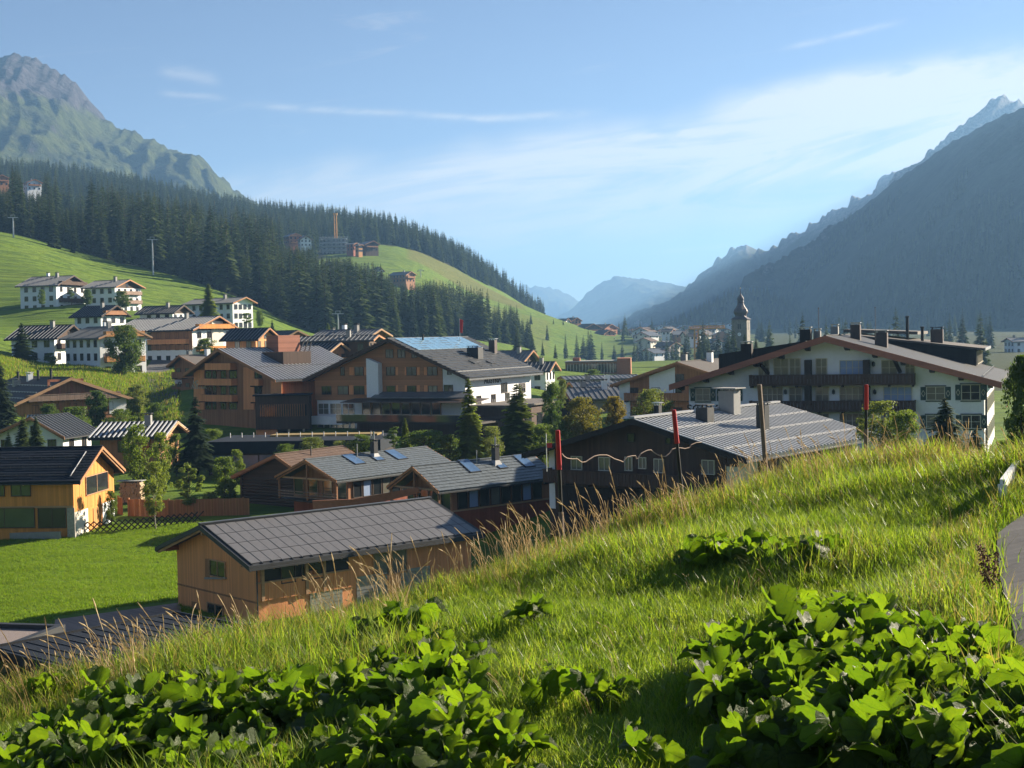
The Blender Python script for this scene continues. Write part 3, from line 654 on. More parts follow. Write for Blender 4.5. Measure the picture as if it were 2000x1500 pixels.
# ================================================================ buildings near the field
# ---- the timber-clad house below the slope
T = House('timber_house', 'larch-clad house with dark panelled metal roof and corner loggia, just below the grassy slope', at(390, 1026, 95), 48.5, 6.3, 6.3, 2.1, 19.7, gz=-18.6, wall='larch_boards', roof='dark_metal',
          ohf=1.1, ohs=.95, ohb=.5, t=.24, rake='dark_metal', rake_h=.3, soffit='beam_light')
def timber():
    s = T; W, rr = s.wr, s.ri; sl = math.hypot(W, rr)
    # panels of the roof: 4 rows, every sheet its own piece
    for sg in (1, -1):
        nrow, ncol = 4, 25; cw = (s.L - .5) / ncol; ch = (sl - .45) / nrow
        b = MB(); b.box(.03, ch - .03, .03, cw - .03, 0, .05); me = b.mesh('roof_panel', M['panel_grey'])
        rib = MB(); rib.box(0, sl - .1, -.03, .03, 0, .07); rme = rib.mesh('roof_seam', M['dark_metal'])
        for c in range(ncol + 1):
            o = link('roof_seam', rme, s.roof, (0, .25 + c * cw, s.hp + .005)); o.rotation_euler = (0, math.atan2(rr, W), 0) if sg > 0 else (0, -math.atan2(rr, W) , math.pi)
            if sg < 0: o.rotation_euler = (0, math.atan2(rr, W), math.pi)
            if c < ncol:
                for r_ in range(nrow):
                    d = .2 + r_ * ch; x = sg * d * W / sl
                    o = link('roof_panel', me, s.roof, (x, .25 + (c if sg > 0 else c + 1) * cw, s.hp - d * rr / sl + .012 + .006 * ((c * 7 + r_ * 3) % 3)))
                    o.rotation_euler = (0, math.atan2(rr, W), 0 if sg > 0 else math.pi)
    b = MB(); b.bar((0, -.05, s.hp + .14), (0, s.L + .05, s.hp + .10), .34, .06); b.build('ridge_cap', M['slate_metal'], s.roof)
    # window and lower openings of the gable
    o = s.wpx('f', 411, 1094, 441, 1125, fr='beam_light', glass='glass', nx=2); s.panel('f', [(402, 1091), (409, 1091), (409, 1127), (402, 1127)], 'brown_boards', 'window_reveal', .05, px=True); s.panel('f', [(402, 1127), (443, 1127), (443, 1131), (402, 1131)], 'concrete', 'window_sill', .12, px=True)
    s.wpx('f', 408, 1182, 436, 1215, fr='beam_light', glass='glass', nx=2)
    s.panel('f', [(375, 1174), (390, 1178), (390, 1200), (375, 1197)], 'brown_boards', 'vent_panel', .03, px=True)
    z = s.on('f', 400, 1153)[1]; s.panel('f', [(s.xl, z - .06), (s.xr, z - .06), (s.xr, z + .06), (s.xl, z + .06)], 'brown_boards', 'floor_band', .04)
    # loggia on the right-hand side: flat black panel painted as the recess shade, parapet, posts
    za, zb = z + .1, s.zr(s.xr) - .35
    s.panel('r', [(s.y0 + .3, za + 1.15), (s.y0 + 7.2, za + 1.15), (s.y0 + 7.2, zb), (s.y0 + .3, zb)], 'black_paint', 'loggia_shade_panel', .02)
    for y in (.2, 3.6, 5.0): b = MB(); b.box(s.xr + .0, s.xr + .22, s.y0 + y, s.y0 + y + .22, za, zb); b.build('loggia_post', M['beam_light'], s.root)
    for y, w in ((2.3, 1.0), (4.2, 1.6)): s.win('r', s.y0 + y, za + 1.0, w, 1.35, nx=1, fr='brown_frame', out=.03)
    n = 26; e = 7.4 / n
    b = MB(); b.box(0, .07, 0, e - .012, 0, 1.15); me = b.mesh('board', M['larch_boards'])
    par = MB().box(s.xr + .0, s.xr + .2, s.y0 - .12, s.y0 + 7.3, za + 1.16, za + 1.24).build('parapet', M['beam_light'], s.root)
    for i in range(n): link('board', me, par, (s.xr + .05 + .012 * (i % 2), s.y0 - .1 + i * e, za))
    for c in ((.75, 1.0), (1.05, .9)): b = MB(); b.lathe([(0, 0), (.13, 0), (.17, .28), (0, .28)], 8); props(b.build('flower_pot', M['terracotta'], None, tuple(s.base + s.rt * (s.xr + .1) + s.r * (s.y0 + 3.3 + c[0]) + np.array([0, 0, za + 1.24]))), 'terracotta pot on the loggia parapet of the timber house', 'flower pot', 'pots on the timber house parapet')
    for y in (11.0, 12.6): s.win('r', y, za + .5, 1.2, 1.6, nx=1, fr='beam_light', glass='curtain_glass')
    for y in (6.4, 10.2, 14.0):
        b = MB(); W = 2.6
        for k in range(9): b.box(s.xr, s.xr + .05 + .02 * (k % 2), y - W / 2, y + W / 2, .1 + k * .24, .1 + k * .24 + .22)
        b.build('garage_shutter', M['steel'], s.root)
    b = MB(); b.tube([(s.xr + .3, s.y0 - .2, zb), (s.xr + .3, s.y0 - .2, -1)], .06, 6); b.build('downpipe', M['dark_metal'], s.root)
    b = MB(); b.box(-.09, .09, .1, s.y0, -.5, -.05); o = b.build('ridge_purlin', M['beam_light'], s.root, (0, 0, s.hp - .2))
    for sg, w in ((-1, s.wl), (1, s.wr)):
        b = MB(); b.box(-.12, .12, .1, s.y0, -.32, 0); b.build('eave_purlin', M['beam_red'], s.root, (sg * (w - 1.15), 0, s.zr(sg * (w - 1.15)) - s.t))
timber()
# ---- yellow larch house at the left edge
Y_ = House('golden_timber_house', 'golden larch house with steep black roof at the left edge of the field', at(200, 872, 139), -86, 6.1, 6.25, 2.85, 22, gz=-18.2, ril=2.75, wall='larch_gold', roof='blue_black_metal', ohf=1.0, ohs=.7, t=.25, rake='brown_boards_h', rake_h=.26, soffit='beam_light',
           courses=(.5, 'blue_black_metal', (-1, 1), 1.4, .05))
def golden():
    s = Y_
    zf = s.on('f', 190, 985)[1]
    # vertical boards of the lit gable, one by one
    n = 22; e = (s.xr - s.xl) / n; wa = s.on('f', 166, 951)[0], s.on('f', 209, 951)[0]; wz = s.on('f', 190, 960)[1], s.on('f', 190, 926)[1]
    for i in range(n):
        a, b_ = s.xl + i * e + .012, s.xl + (i + 1) * e - .012
        def top(x): return s.zr(x) - s.t - .02
        pr = .035 + .012 * (i % 2)
        segs = [(zf, None)] if (b_ < wa[0] or a > wa[1]) else [(zf, wz[0] - .1), (wz[1] + .1, None)]
        for z0, z1 in segs:
            poly = [(a, z0), (b_, z0)] + ([(b_, z1), (a, z1)] if z1 is not None else [(b_, top(b_)), (a, top(a))])
            b = MB(); b.prism([(x, s.y0, z) for x, z in poly], (0, -pr, 0)); b.build('board', M['larch_gold'], s.wall)
    s.win('f', sum(wa) / 2, wz[0], wa[1] - wa[0] - .1, wz[1] - wz[0], nx=2, fr='beam_light', glass='glass', out=.04)
    s.panel('f', [(s.xl, -2), (s.xl + .5, -2), (s.xl + .5, zf - .05), (s.xl, zf - .05)], 'stone', 'stone_pier', .05)
    s.panel('f', [(s.xl + .55, -2), (s.xl + 3.6, -2), (s.xl + 3.6, zf - .05), (s.xl + .55, zf - .05)], 'cream_plaster', 'plaster_panel', .04)
    s.panel('f', [(s.xr - 3.4, -2), (s.xr, -2), (s.xr, zf - .05), (s.xr - 3.4, zf - .05)], 'white_plaster', 'stone_wall_panel', .05)
    s.panel('f', [(s.xl + 5.0, -.2), (s.xl + 6.4, -.2), (s.xl + 6.4, zf - .25), (s.xl + 5.0, zf - .25)], 'orange_boards', 'door', .06)
    # long side: upper windows, glazed ground floor
    zl = s.on('l', 120, 990)[1]
    for x0, x1 in ((22, 60), (-8, 8), (-60, -20)): s.wpx('l', x0, 943, x1, 968, fr='brown_frame', glass='green_glass', nx=2)
    s.panel('l', [(s.y0, zl - .1), (s.L, zl - .1), (s.L, zl + .1), (s.y0, zl + .1)], 'beam_light', 'floor_band', .06)
    for x0, x1, g in ((-50, 68, 'green_glass'), (76, 128, 'glass')): s.wpx('l', x0, 993, x1, 1030, fr='brown_frame', glass=g, nx=2)
    a, b_ = s.on('l', 131, 1000)[0], s.on('l', 146, 1000)[0]
    s.panel('l', [(a, -2), (b_, -2), (b_, zl - .1), (a, zl - .1)], 'stone', 'stone_corner', .08)
    for x0, y0, x1, y1 in ((170, 883, 135, 933),):
        pass
    p, q = s.onroof(168, 884, -1), s.onroof(137, 932, -1)
    b = MB(); b.tube([(p[0], p[1], p[2] + .1), (q[0], q[1], q[2] + .1)], .06, 6); b.build('roof_cable', M['steel'], s.roof)
    for f in (.35, .62, .85): s.snowguard(f, -1, 'black_paint')
golden()
# ---- old log barn and the twin shingled houses
Bn = House('log_barn', 'old dark log barn with brown shingle roof, left of the twin shingled houses', at(536, 888, 150), 30.6, 6.1, 4.6, 2.45, 12, cat='barn', gz=-18.1, wall='old_logs', roof='brown_shingle', ohf=.9, ohs=.8, rake='brown_boards_h', ril=2.45, courses=(.45, 'brown_shingle', (-1, 1), .4, .05))
def barn():
    s = Bn
    for z in np.arange(-.3, 3.3, .34):
        b = MB(); b.tube([(s.xl - .25, s.y0 - .02, z + .17), (s.xr + .25, s.y0 - .02, z + .17)], .165, 7); b.build('log', M['old_logs'], s.wall)
        b = MB(); b.tube([(s.xl, s.y0 - .3, z + .34), (s.xl, s.y1, z + .34)], .165, 7); b.build('log', M['old_logs'], s.wall)
    for k, z in enumerate(np.arange(3.45, 5.4, .3)):
        w = (s.hp - .4 - z) * s.wl / s.ri
        if w > .5: b = MB(); b.box(max(-w, s.xl), min(w, s.xr), s.y0 - .07, s.y0, z - .14, z + .14); b.build('plank', M['old_logs'], s.wall)
    b = MB(); b.tube([(0, 0, 0), (0, 0, 1.1)], .07, 6); b.build('flue', M['dark_metal'], s.root, (.9, 5, s.hp - .6))
barn()
def twin(name, label, P, th, wl, wr, ri, L, sky, fl, gz):
    s = House(name, label, P, th, wl, wr, ri, L, group='twin shingled houses', gz=gz, wall='brown_boards', roof='grey_shingle', ohf=2.0, ohs=.5, ohb=.5, rake='brown_boards_h', rake_h=.22, soffit='brown_boards', courses=(.42, 'grey_shingle', (-1, 1), .42, .06))
    for px, py, w, h in sky:
        x, y, z = s.onroof(px, py); a = math.atan2(s.ri, s.wr)
        b = MB(); b.box(-h / 2, h / 2, -w / 2, w / 2, -.1, .12); o = b.build('skylight', M['dark_metal'], s.roof, (x, y, z)); o.rotation_euler = (0, a, 0)
        MB().box(-h / 2 + .08, h / 2 - .08, -w / 2 + .08, w / 2 - .08, .1, .135).build('pane', M['sky_reflection_glass'], o)
    x, y, z = s.onroof(*fl)
    c = s.chimney(x, y, .55, .55, 1.5, 'dark_metal', 'dark_metal', capw=.05)
    b = MB(); b.tube([(0, 0, 1.7), (0, 0, 2.5)], .09, 8); b.build('flue', M['steel'], c)
    b = MB(); b.lathe([(.8, -.35), (.4, .3), (.3, .4)], 4); o = b.build('flashing', M['guard_grey'], s.roof, (x, y, z))
    b = MB(); b.tube([(0, 0, 0), (0, 0, 1.4)], .06, 6); b.build('vent_pipe', M['steel'], s.root, (x - .2, y - 2.2, z))
    # window strip on the right flank and deep glazed balcony in the gable
    zt = s.zr(s.xr) - .4
    for i, y in enumerate(np.arange(s.y0 + 1.2, s.y1 - .8, 1.35)):
        s.win('r', y, zt - 1.75, 1.05, 1.5, nx=1, fr='brown_frame', glass=('glass', 'blue_curtain', 'glass', 'curtain_glass', 'glass')[i % 5])
    s.panel('r', [(s.y0, -1.5), (s.y1, -1.5), (s.y1, zt - 2.0), (s.y0, zt - 2.0)], 'red_boards', 'apron_boards', .05)
    s.panel('r', [(s.y0, zt - 2.0), (s.y1, zt - 2.0), (s.y1, zt - 1.85), (s.y0, zt - 1.85)], 'beam_light', 'sill_band', .12)
    zf = zt - 2.1
    for u in np.linspace(s.xl + .8, s.xr - .8, 4): s.win('f', u, zf + .25, 1.3, 1.75, nx=1, fr='beam_light', glass='green_glass')
    bal = MB().box(-s.wl + .2, s.wr - .2, .15, s.y0, zf - .1, zf + .1).build('balcony', M['dark_wood'], s.root)
    W0, W1 = -s.wl + .2, s.wr - .2
    for k in range(3): MB().box(W0, W1, .14, .22, zf + .3 + k * .27, zf + .4 + k * .27).build('rail', M['grey_planks'], bal)
    for u in (W0 + .1, (W0 + W1) / 2, W1 - .1): MB().box(u - .08, u + .08, .2, .36, zf + .1, s.zr(u) - s.t).build('post', M['brown_boards'], bal)
    MB().box(W0, W1, .2, .4, zf + 2.15, zf + 2.3).build('tie_beam', M['beam_light'], s.root)
    s.panel('f', [(s.xl, -2), (s.xr, -2), (s.xr, zf), (s.xl, zf)], 'red_boards', 'apron_boards', .05)
    return s
Ta = twin('shingled_house', 'grey-shingled house with three skylights standing behind its twin, next to the log barn', at(595, 898, 138), 39.5, 4.4, 4.4, 1.8, 17.4, [(690, 898, 1.5, 2.3), (739, 897, 1.2, .9), (773, 889, 1.5, 2.3)], (731, 891), -18.2)
Tb = twin('shingled_house', 'grey-shingled house with three skylights nearest the dark farmhouse, in front of its twin', at(805, 911, 128), 46.6, 3.7, 3.6, 2.0, 15.2, [(916, 911, 1.4, 2.2), (979, 911, 1.1, .9), (1023, 901, 1.4, 2.2)], (968, 905), -17.6)
b = MB(); b.prism([tuple(at(610, 978, 132)), tuple(at(690, 975, 130)), tuple(at(815, 952, 127)), tuple(at(822, 962, 127)), tuple(at(700, 992, 130)), tuple(at(612, 996, 132))], (0, .2, 0))
props(b.build('awning', M['terracotta']), 'long rust-red awning strip in front of the twin shingled houses', 'awning')
# ---- dark farmhouse with ribbed metal roof
D_ = House('dark_farmhouse', 'dark brown farmhouse with shiny ribbed metal roof and shallow gable behind the snow poles', at(1235, 819, 112), 37.6, 11.0, 10.1, 2.75, 24.9, gz=-16.0, ril=3.1, wall='dark_boards', roof='wet_roof', ohf=1.6, ohs=1.6, t=.25, rake='black_boards', rake_h=.4, soffit='dark_wood')
def farm():
    s = D_; s.seams(.62, 'seam_grey', True, (1,), .08, .16); s.seams(.62, 'dark_metal', False, (-1,))
    for f in (.3, .55, .8): s.snowguard(f, 1)
    b = MB(); b.bar((0, -.1, s.hp + .16), (0, s.L + .1, s.hp + .16), .5, .16); b.build('ridge_cap', M['guard_grey'], s.roof)
    for x0, x1, y0, y1 in ((1117, 1137, 893, 916), (1171, 1191, 894, 918), (1222, 1235, 895, 918), (1250, 1261, 896, 914), (1280, 1295, 897, 922), (1372, 1396, 900, 925)): s.wpx('f', x0, y0, x1, y1, fr='pale_frame', glass='curtain_glass', nx=2)
    for x0, x1, y0, y1 in ((1227, 1239, 848, 862), (1301, 1311, 857, 866)): s.wpx('f', x0, y0, x1, y1, fr='dark_wood', glass='glass', nx=1)
    za = s.on('f', 1200, 925)[1]; s.balcony('f', s.xl + .3, s.xr - 2.2, za - .7, 1.3, 'dark_boards', .95)
    s.panel('f', [(s.xl, za - 3.2), (s.xl + .6, za - 3.2), (s.xl + .6, za + 2), (s.xl, za + 2)], 'white_plaster', 'white_corner', .05)
    s.panel('f', [(s.xl + 1.2, -2), (s.xr - 1.2, -2), (s.xr - 1.2, za - 1.2), (s.xl + 1.2, za - 1.2)], 'black_boards', 'plinth', .05)
    s.panel('f', [(s.xr - 1.0, -2), (s.xr, -2), (s.xr, za + 1.0), (s.xr - 1.0, za + 1.0)], 'cream_plaster', 'plaster_corner', .06)
    s.panel('r', [(s.y0, -3), (s.y0 + 3, -3), (s.y0 + 3, s.zr(s.xr) - .5), (s.y0, s.zr(s.xr) - .5)], 'cream_plaster', 'plaster_flank', .05)
    for y in (4.5, 7.5, 10.5, 14): s.win('r', s.y0 + y, 3.2, 1.3, 1.4, fr='brown_frame', glass='glass')
    s.panel('r', [(s.y1 - 1.2, -3), (s.y1, -3), (s.y1, s.zr(s.xr) - .5), (s.y1 - 1.2, s.zr(s.xr) - .5)], 'cream_plaster', 'corner_pier', .06)
    s.cpx(1377, 823, w=1.1, d=1.1, h=1.15, mat='dark_metal', cap='dark_metal', capw=.03)
    c = s.cpx(1425, 806, w=1.5, d=1.2, h=1.9, mat='concrete', cap='concrete', capw=.35)
    c = s.cpx(1490, 838, w=.8, d=.8, h=2.0, mat='black_paint', cap='black_paint', capw=.1)
    s.chimney(-3.2, 9, .5, .5, 1.5, 'dark_metal', 'steel', name='vent_stack')
farm()
# ---- low buildings in the lower left corner
def low_left():
    a = [at(-40, 1160, 84), at(0, 1174, 83), at(122, 1206, 78)]; zt = a[2][2]
    P0, P1 = at(122, 1210, 76), at(-60, 1228, 68)
    r_ = empty('flat_roofed_annex', (P0[0], P0[1], -18.6), 0, 'pale grey concrete annex with flat gravel roof in the lower left corner', 'building')
    w = 14.0; ang = math.atan2(P1[1] - P0[1], P1[0] - P0[0]); r_.rotation_euler = (0, 0, ang + math.pi)
    h = zt + 18.6
    MB().box(-w, 0, 0, 9, -2, h - .55).build('wall', M['concrete'], r_)
    MB().box(-w + .3, -.3, .3, 8.7, h - .3, h - .25).build('gravel_bed', M['gravel'], r_)
    b = MB(); b.box(-w - .1, .1, -.1, .3, h - .55, h); b.box(-w - .1, .1, 8.7, 9.1, h - .55, h); b.box(-.3, .1, .3, 8.7, h - .55, h); b.box(-w - .1, -w + .3, .3, 8.7, h - .55, h)
    b.build('parapet', M['dark_metal'], r_)
    MB().box(-8, -3, -.06, 0, -1, 2.2).build('garage_door', M['black_paint'], r_)
    # carport with seamed metal roof
    q = [at(12, 1262, 71), at(395, 1200, 79), at(492, 1243, 71.5), at(140, 1316, 63)]
    z = np.mean([p[2] for p in q]); c = np.mean(q, axis=0)
    ex = (q[1] - q[0] + q[2] - q[3]) / 2; L = np.linalg.norm(ex[:2]); ang = math.atan2(ex[1], ex[0]); ey = (q[3] - q[0] + q[2] - q[1]) / 2; W = np.linalg.norm(ey[:2])
    r_ = empty('carport', (c[0], c[1], -18.6), ang, 'open carport with flat dark blue metal roof and black fascia, lower left', 'carport')
    h = z + 18.6
    rf = MB().box(-L / 2, L / 2, -W / 2, W / 2, h - .12, h).build('roof', M['blue_black_metal'], r_)
    b = MB(); b.box(-.025, .025, -W / 2 + .2, W / 2 - .2, 0, .035); me = b.mesh('roof_seam', M['dark_metal'])
    for x in np.linspace(-L / 2 + .4, L / 2 - .4, 14): link('roof_seam', me, rf, (x, 0, h + .004))
    b = MB(); b.box(-L / 2 - .1, L / 2 + .1, -W / 2 - .1, -W / 2, h - .4, h + .1); b.box(-L / 2 - .1, L / 2 + .1, W / 2, W / 2 + .1, h - .4, h + .1); b.box(-L / 2 - .1, -L / 2, -W / 2, W / 2, h - .4, h + .1); b.box(L / 2, L / 2 + .1, -W / 2, W / 2, h - .4, h + .1)
    b.build('fascia', M['black_paint'], r_)
    for x in (-L / 2 + .3, 0, L / 2 - .3):
        for y in (-W / 2 + .3, W / 2 - .3): MB().box(x - .07, x + .07, y - .07, y + .07, -2, h - .12).build('post', M['black_paint'], r_)
    MB().box(-L / 2 + 1.0, -L / 2 + 5, -W / 2 + .3, -W / 2 + .45, -2, h - .5).build('side_panel', M['canvas_grey'], r_)
    p = at(20, 1352, 60); g = MB(); g.box(-.9, .9, -.6, .6, 0, 1.2); g.box(-.95, .95, -.65, .65, 1.2, 1.32); props(g.build('waste_container', M['bin_green'], None, (p[0], p[1], -18.6 + 1.4)), 'dark green waste container beside the carport', 'container')
    p = at(76, 1340, 60); e = empty('flower_tub', (p[0], p[1], p[2] - .3), 0, 'tub of red flowers by the carport post', 'flower tub')
    MB().lathe([(0, -.5), (.25, -.5), (.35, 0), (0, 0)], 10).build('tub', M['concrete'], e)
    b = MB(); rr = random.Random(2)
    for k in range(60):
        c_ = Vector((rr.gauss(0, .18), rr.gauss(0, .18), rr.uniform(0, .4))); d = Vector((rr.gauss(0, 1), rr.gauss(0, 1), rr.gauss(0, 1))).normalized() * .06; f_ = d.cross(Vector((.2, .5, .8))).normalized() * .06
        b.add([tuple(c_ + d), tuple(c_ + f_), tuple(c_ - d), tuple(c_ - f_)], [(0, 1, 2, 3)])
    b.build('blossom', M['flower_red'], e)
    # path of dark planks between field and annex
    pts = [hit(355, 1178, 60), hit(352, 1212, 60), hit(100, 1262, 60), hit(108, 1212, 60)]
    b = MB(); b.add([(p[0], p[1], g1(p[0], p[1]) + .07) for p in pts], [(0, 3, 2, 1)]); props(b.build('path', M['grey_planks']), kind='structure')
low_left()
def car(name, label, p, ang, paint, L=4.4, W=1.8, H=1.5):
    r_ = empty(name, tuple(p), ang, label, 'car'); sec = []
    prof = [(-L / 2, .35, .75, .8), (-L / 2 + .1, .3, .95, .9), (-L * .38, .25, 1.0, .95), (-L * .2, .25, 1.02, 1), (-.1 * L, .25, 1.02, 1), (L * .25, .25, 1.0, 1), (L * .42, .28, .95, .95), (L / 2, .4, .7, .82)]
    b = MB(); V = []
    for x, z0, z1, k in prof:
        w = W / 2 * k; V += [(x, -w, z0), (x, -w * 1.0, (z0 + z1) / 2), (x, -w * .92, z1), (x, w * .92, z1), (x, w, (z0 + z1) / 2), (x, w, z0)]
    n = 6; Q = [(i * n + k, (i + 1) * n + k, (i + 1) * n + (k + 1) % n, i * n + (k + 1) % n) for i in range(len(prof) - 1) for k in range(n)]
    b.add(V, Q + [tuple(range(n)), tuple(range((len(prof) - 1) * n, len(prof) * n))[::-1]]); b.build('body', M[paint], r_)
    b = MB(); w0, w1 = W * .45, W * .36
    b.add([(-L * .3, -w0, 1.0), (L * .36, -w0, 1.0), (L * .36, w0, 1.0), (-L * .3, w0, 1.0), (-L * .1, -w1, H), (L * .26, -w1, H), (L * .26, w1, H), (-L * .1, w1, H)], [(4, 5, 6, 7)])
    rf = b.build('roof', M[paint], r_)
    b = MB(); b.add([(-L * .3, -w0, 1.0), (L * .36, -w0, 1.0), (L * .36, w0, 1.0), (-L * .3, w0, 1.0), (-L * .1, -w1, H - .01), (L * .26, -w1, H - .01), (L * .26, w1, H - .01), (-L * .1, w1, H - .01)], [(0, 1, 5, 4), (1, 2, 6, 5), (2, 3, 7, 6), (3, 0, 4, 7)])
    b.build('windscreen', M['glass'], r_)
    for x in (-L * .31, L * .31):
        for y in (-W / 2 + .1, W / 2 - .1):
            b = MB(); b.lathe([(0, -.1), (.24, -.1), (.32, -.07), (.32, .07), (.24, .1), (0, .1)], 14); o = b.build('wheel', M['tyre_rubber'], r_, (x, y, .32)); o.rotation_euler = (math.pi / 2, 0, 0)
            MB().lathe([(0, -.115), (.18, -.11), (.2, .11), (0, .115)], 10).build('rim', M['steel'], o)
    for y in (-.6, .6): MB().box(-L / 2 - .01, -L / 2 + .2, y - .16, y + .16, .68, .8).build('headlight', M['white_paint'], r_)
    return r_
p = at(452, 1222, 84); car('parked_car', 'dark parked car half hidden by grass in front of the timber house', (p[0], p[1], p[2] - 1.15), 2.4, 'car_paint')
p = hit(365, 752); car('parked_car', 'white parked car beside the small balconied chalet near the road', (p[0], p[1], g1(p[0], p[1]) + .05), .3, 'car_white')
# ================================================================ the big hotels
S_ = House('white_hotel', 'large white alpine hotel with reddish rake boards, dark balconies and green shutters on the right', at(1611, 656, 140), 20.5, 15.8, 16.4, 4.7, 34, cat='hotel', gz=-13.6, roof='dark_metal', ohf=1.8, ohs=1.6, t=.3, rake='beam_red', rake_h=.62, soffit='dark_wood')
def white_hotel():
    s = S_; Z = lambda x, y: (1300 + x / 2.857, 560 + y / 2.857)
    sh = ('green_paint', True)
    for x0, y0, x1, y1 in ((173, 565, 245, 635), (318, 565, 396, 635), (1462, 558, 1552, 630), (1657, 555, 1748, 630), (1462, 716, 1552, 788), (1660, 717, 1752, 788), (175, 716, 245, 788)):
        s.wpx('f', *Z(x0, y0), *Z(x1, y1), fr='pale_frame', glass='glass' if x0 > 1600 else 'curtain_glass', nx=2, nz=2, shutters=sh)
    a, b_ = s.on('f', *Z(480, 520))[0], s.on('f', *Z(1393, 520))[0]
    for y0, y1 in ((488, 547), (634, 692)):
        zt, zb = s.on('f', *Z(930, y0))[1], s.on('f', *Z(930, y1))[1]; s.balcony('f', a, b_, zb + .12, 1.25, 'dark_boards', zt - zb - .1)
    top = [(520, 578), (605, 685), (695, 750), (840, 900), (975, 1112), (1207, 1290), (1338, 1390)]; mid = [(542, 650), (692, 758), (840, 910), (975, 1110), (1218, 1374)]
    for (x0, x1) in top: s.wpx('f', *Z(x0, 408), *Z(x1, 492), fr='pale_frame', glass='curtain_glass' if x0 != 975 else 'blue_curtain', nx=2 if x1 - x0 < 100 else 4, nz=2)
    for (x0, x1) in mid:
        for y0, y1 in ((560, 640), (708, 788)): s.wpx('f', *Z(x0, y0), *Z(x1, y1), fr='pale_frame', glass='curtain_glass' if x0 != 1218 else 'blue_curtain', nx=2 if x1 - x0 < 100 else 4, nz=2, shutters=None)
    for x in (800, 1125):
        for y in (430, 575):
            u, z = s.on('f', *Z(x, y)); MB().box(u - .3, u + .3, s.y0 - 1.15, s.y0, z - 1.5, z + .4).build('divider', M['dark_wood'], s.root)
    for x, y in ((670, 590), (938, 590), (1168, 590), (1160, 435)):
        u, z = s.on('f', *Z(x, y)); MB().lathe([(0, -.2), (.16, -.1), (.16, .2), (0, .35)], 6).build('lantern', M['dark_metal'], s.root, (u, s.y0 - .16, z))
    for x0, y0, x1, y1 in ((540, 430, 575, 485), (1280, 400, 1310, 478)):
        p, q = s.on('f', *Z(x0, y0)), s.on('f', *Z(x1, y1)); b = MB(); b.bar((p[0], s.y0 - 1.2, p[1]), (q[0], s.y0 - .1, q[1]), .25, .3); b.build('strut', M['dark_wood'], s.root)
    s.brackets(6, 'dark_wood', w=.45, h=.62)
    u, z = s.on('f', 1404, 796); text('SCHMELZHOF', 1.25, 'black_paint', s.root, (u + .6, s.y0 - .05, z - .55), (math.pi / 2, 0, 0), .04)
    # right flank
    for y in np.arange(s.y0 + 2.2, s.y1 - 1, 3.1):
        for z_ in (2.0, 4.9): s.win('r', y, z_, 1.1, 1.35, fr='pale_frame', glass='curtain_glass', nx=2, nz=2)
    u, z = s.on('r', 1966, 796); text('SCHMELZHOF', 1.0, 'red_paint', s.root, (s.xr + .05, u + 1.0, z - .4), (math.pi / 2, 0, math.pi / 2), .03)
    b = MB(); b.tube([(s.xr + .2, s.y0 + .3, s.zr(s.xr) - .4), (s.xr + .2, s.y0 + .3, -2)], .08, 6); b.build('downpipe', M['dark_metal'], s.root)
    # wide shed dormer on the right slope with its windows, flat roof above
    x, y, z = s.onroof(1907, 715); xd, yd, ht = x, max(y, 2.5), 1.75
    zt0, zt1 = s.hp - .35, s.zr(xd) + ht; L = 17
    b = MB(); b.prism([(1.5, yd, s.zr(1.5) - .1), (xd, yd, s.zr(xd) - .1), (xd, yd, zt1), (1.5, yd, zt0)], (0, L, 0)); dm = b.build('dormer', M['black_boards'], s.roof)
    b = MB(); b.prism([(.6, yd - .5, zt0 + .22), (.6, yd - .5, zt0 + .02), (xd + .9, yd - .5, zt1), (xd + .9, yd - .5, zt1 + .22)], (0, L + 1, 0)); b.build('dormer_roof', M['roof_paper'], s.roof)
    MB().box(xd + .9, xd + 1.0, yd - .5, yd + L + .5, zt1 - .05, zt1 + .26).build('dormer_edge', M['steel'], s.roof)
    for k, yy in enumerate(np.arange(yd + 1.2, yd + L - 1, 2.2)):
        f, p = window_meshes(1.3, 1.3, 2, 1, 'pale_frame', 'glass'); o = link('window', f, s.root, (xd + .02, yy, s.zr(xd) + .25)); o.rotation_euler = (0, 0, math.pi / 2); link('pane', p, o)
    b = MB(); b.prism([(-2, yd + 6, s.hp + .25), (6.5, yd + 6, s.hp - .2), (6.5, yd + 6, s.hp + .15), (-2, yd + 6, s.hp + .6)], (0, 16, 0)); b.build('upper_roof', M['roof_paper'], s.roof)
    # left slope structure
    xx, yy, zz = s.onroof(1440, 706, -1); b = MB(); b.prism([(-2.5, 4, s.zr(-2.5) - .1), (-11.5, 4, s.zr(-11.5) - .1), (-11.5, 4, s.zr(-11.5) + 1.7), (-2.5, 4, s.hp - .5)], (0, 15, 0)); b.build('dormer', M['black_boards'], s.roof)
    for px, py, w, h, m_, y in ((1446, 700, 1.1, 1.2, 'black_boards', 3), (1556, 672, 1.1, .9, 'black_boards', 6)): s.chimney((px - 1611) * .0505, y, w, .9, h + .6, m_, 'steel', capw=.05)
    for px, w, h, y in ((1622, .7, .6, 7), (1677, .75, .7, 12), (1720, 1.0, 1.1, 12), (1733, .7, .9, 15), (1768, 1.25, 1.0, 11)): s.chimney((px - 1611) * .0505 - y * .33, y, w, w, h + .4, 'copper_brown' if w > .9 else 'concrete', 'steel', capw=.04)
    s.chimney(8.8, yd + 4, 1.35, 1.3, 2.9, 'copper_brown', 'dark_metal', capw=.03)
    for x, y, h in ((5.6, yd + 3, 3.4), (7.1, yd + 5, 2.6)): s.chimney(x, y, .35, .35, h, 'black_paint', 'black_paint', pipe=True, name='flue')
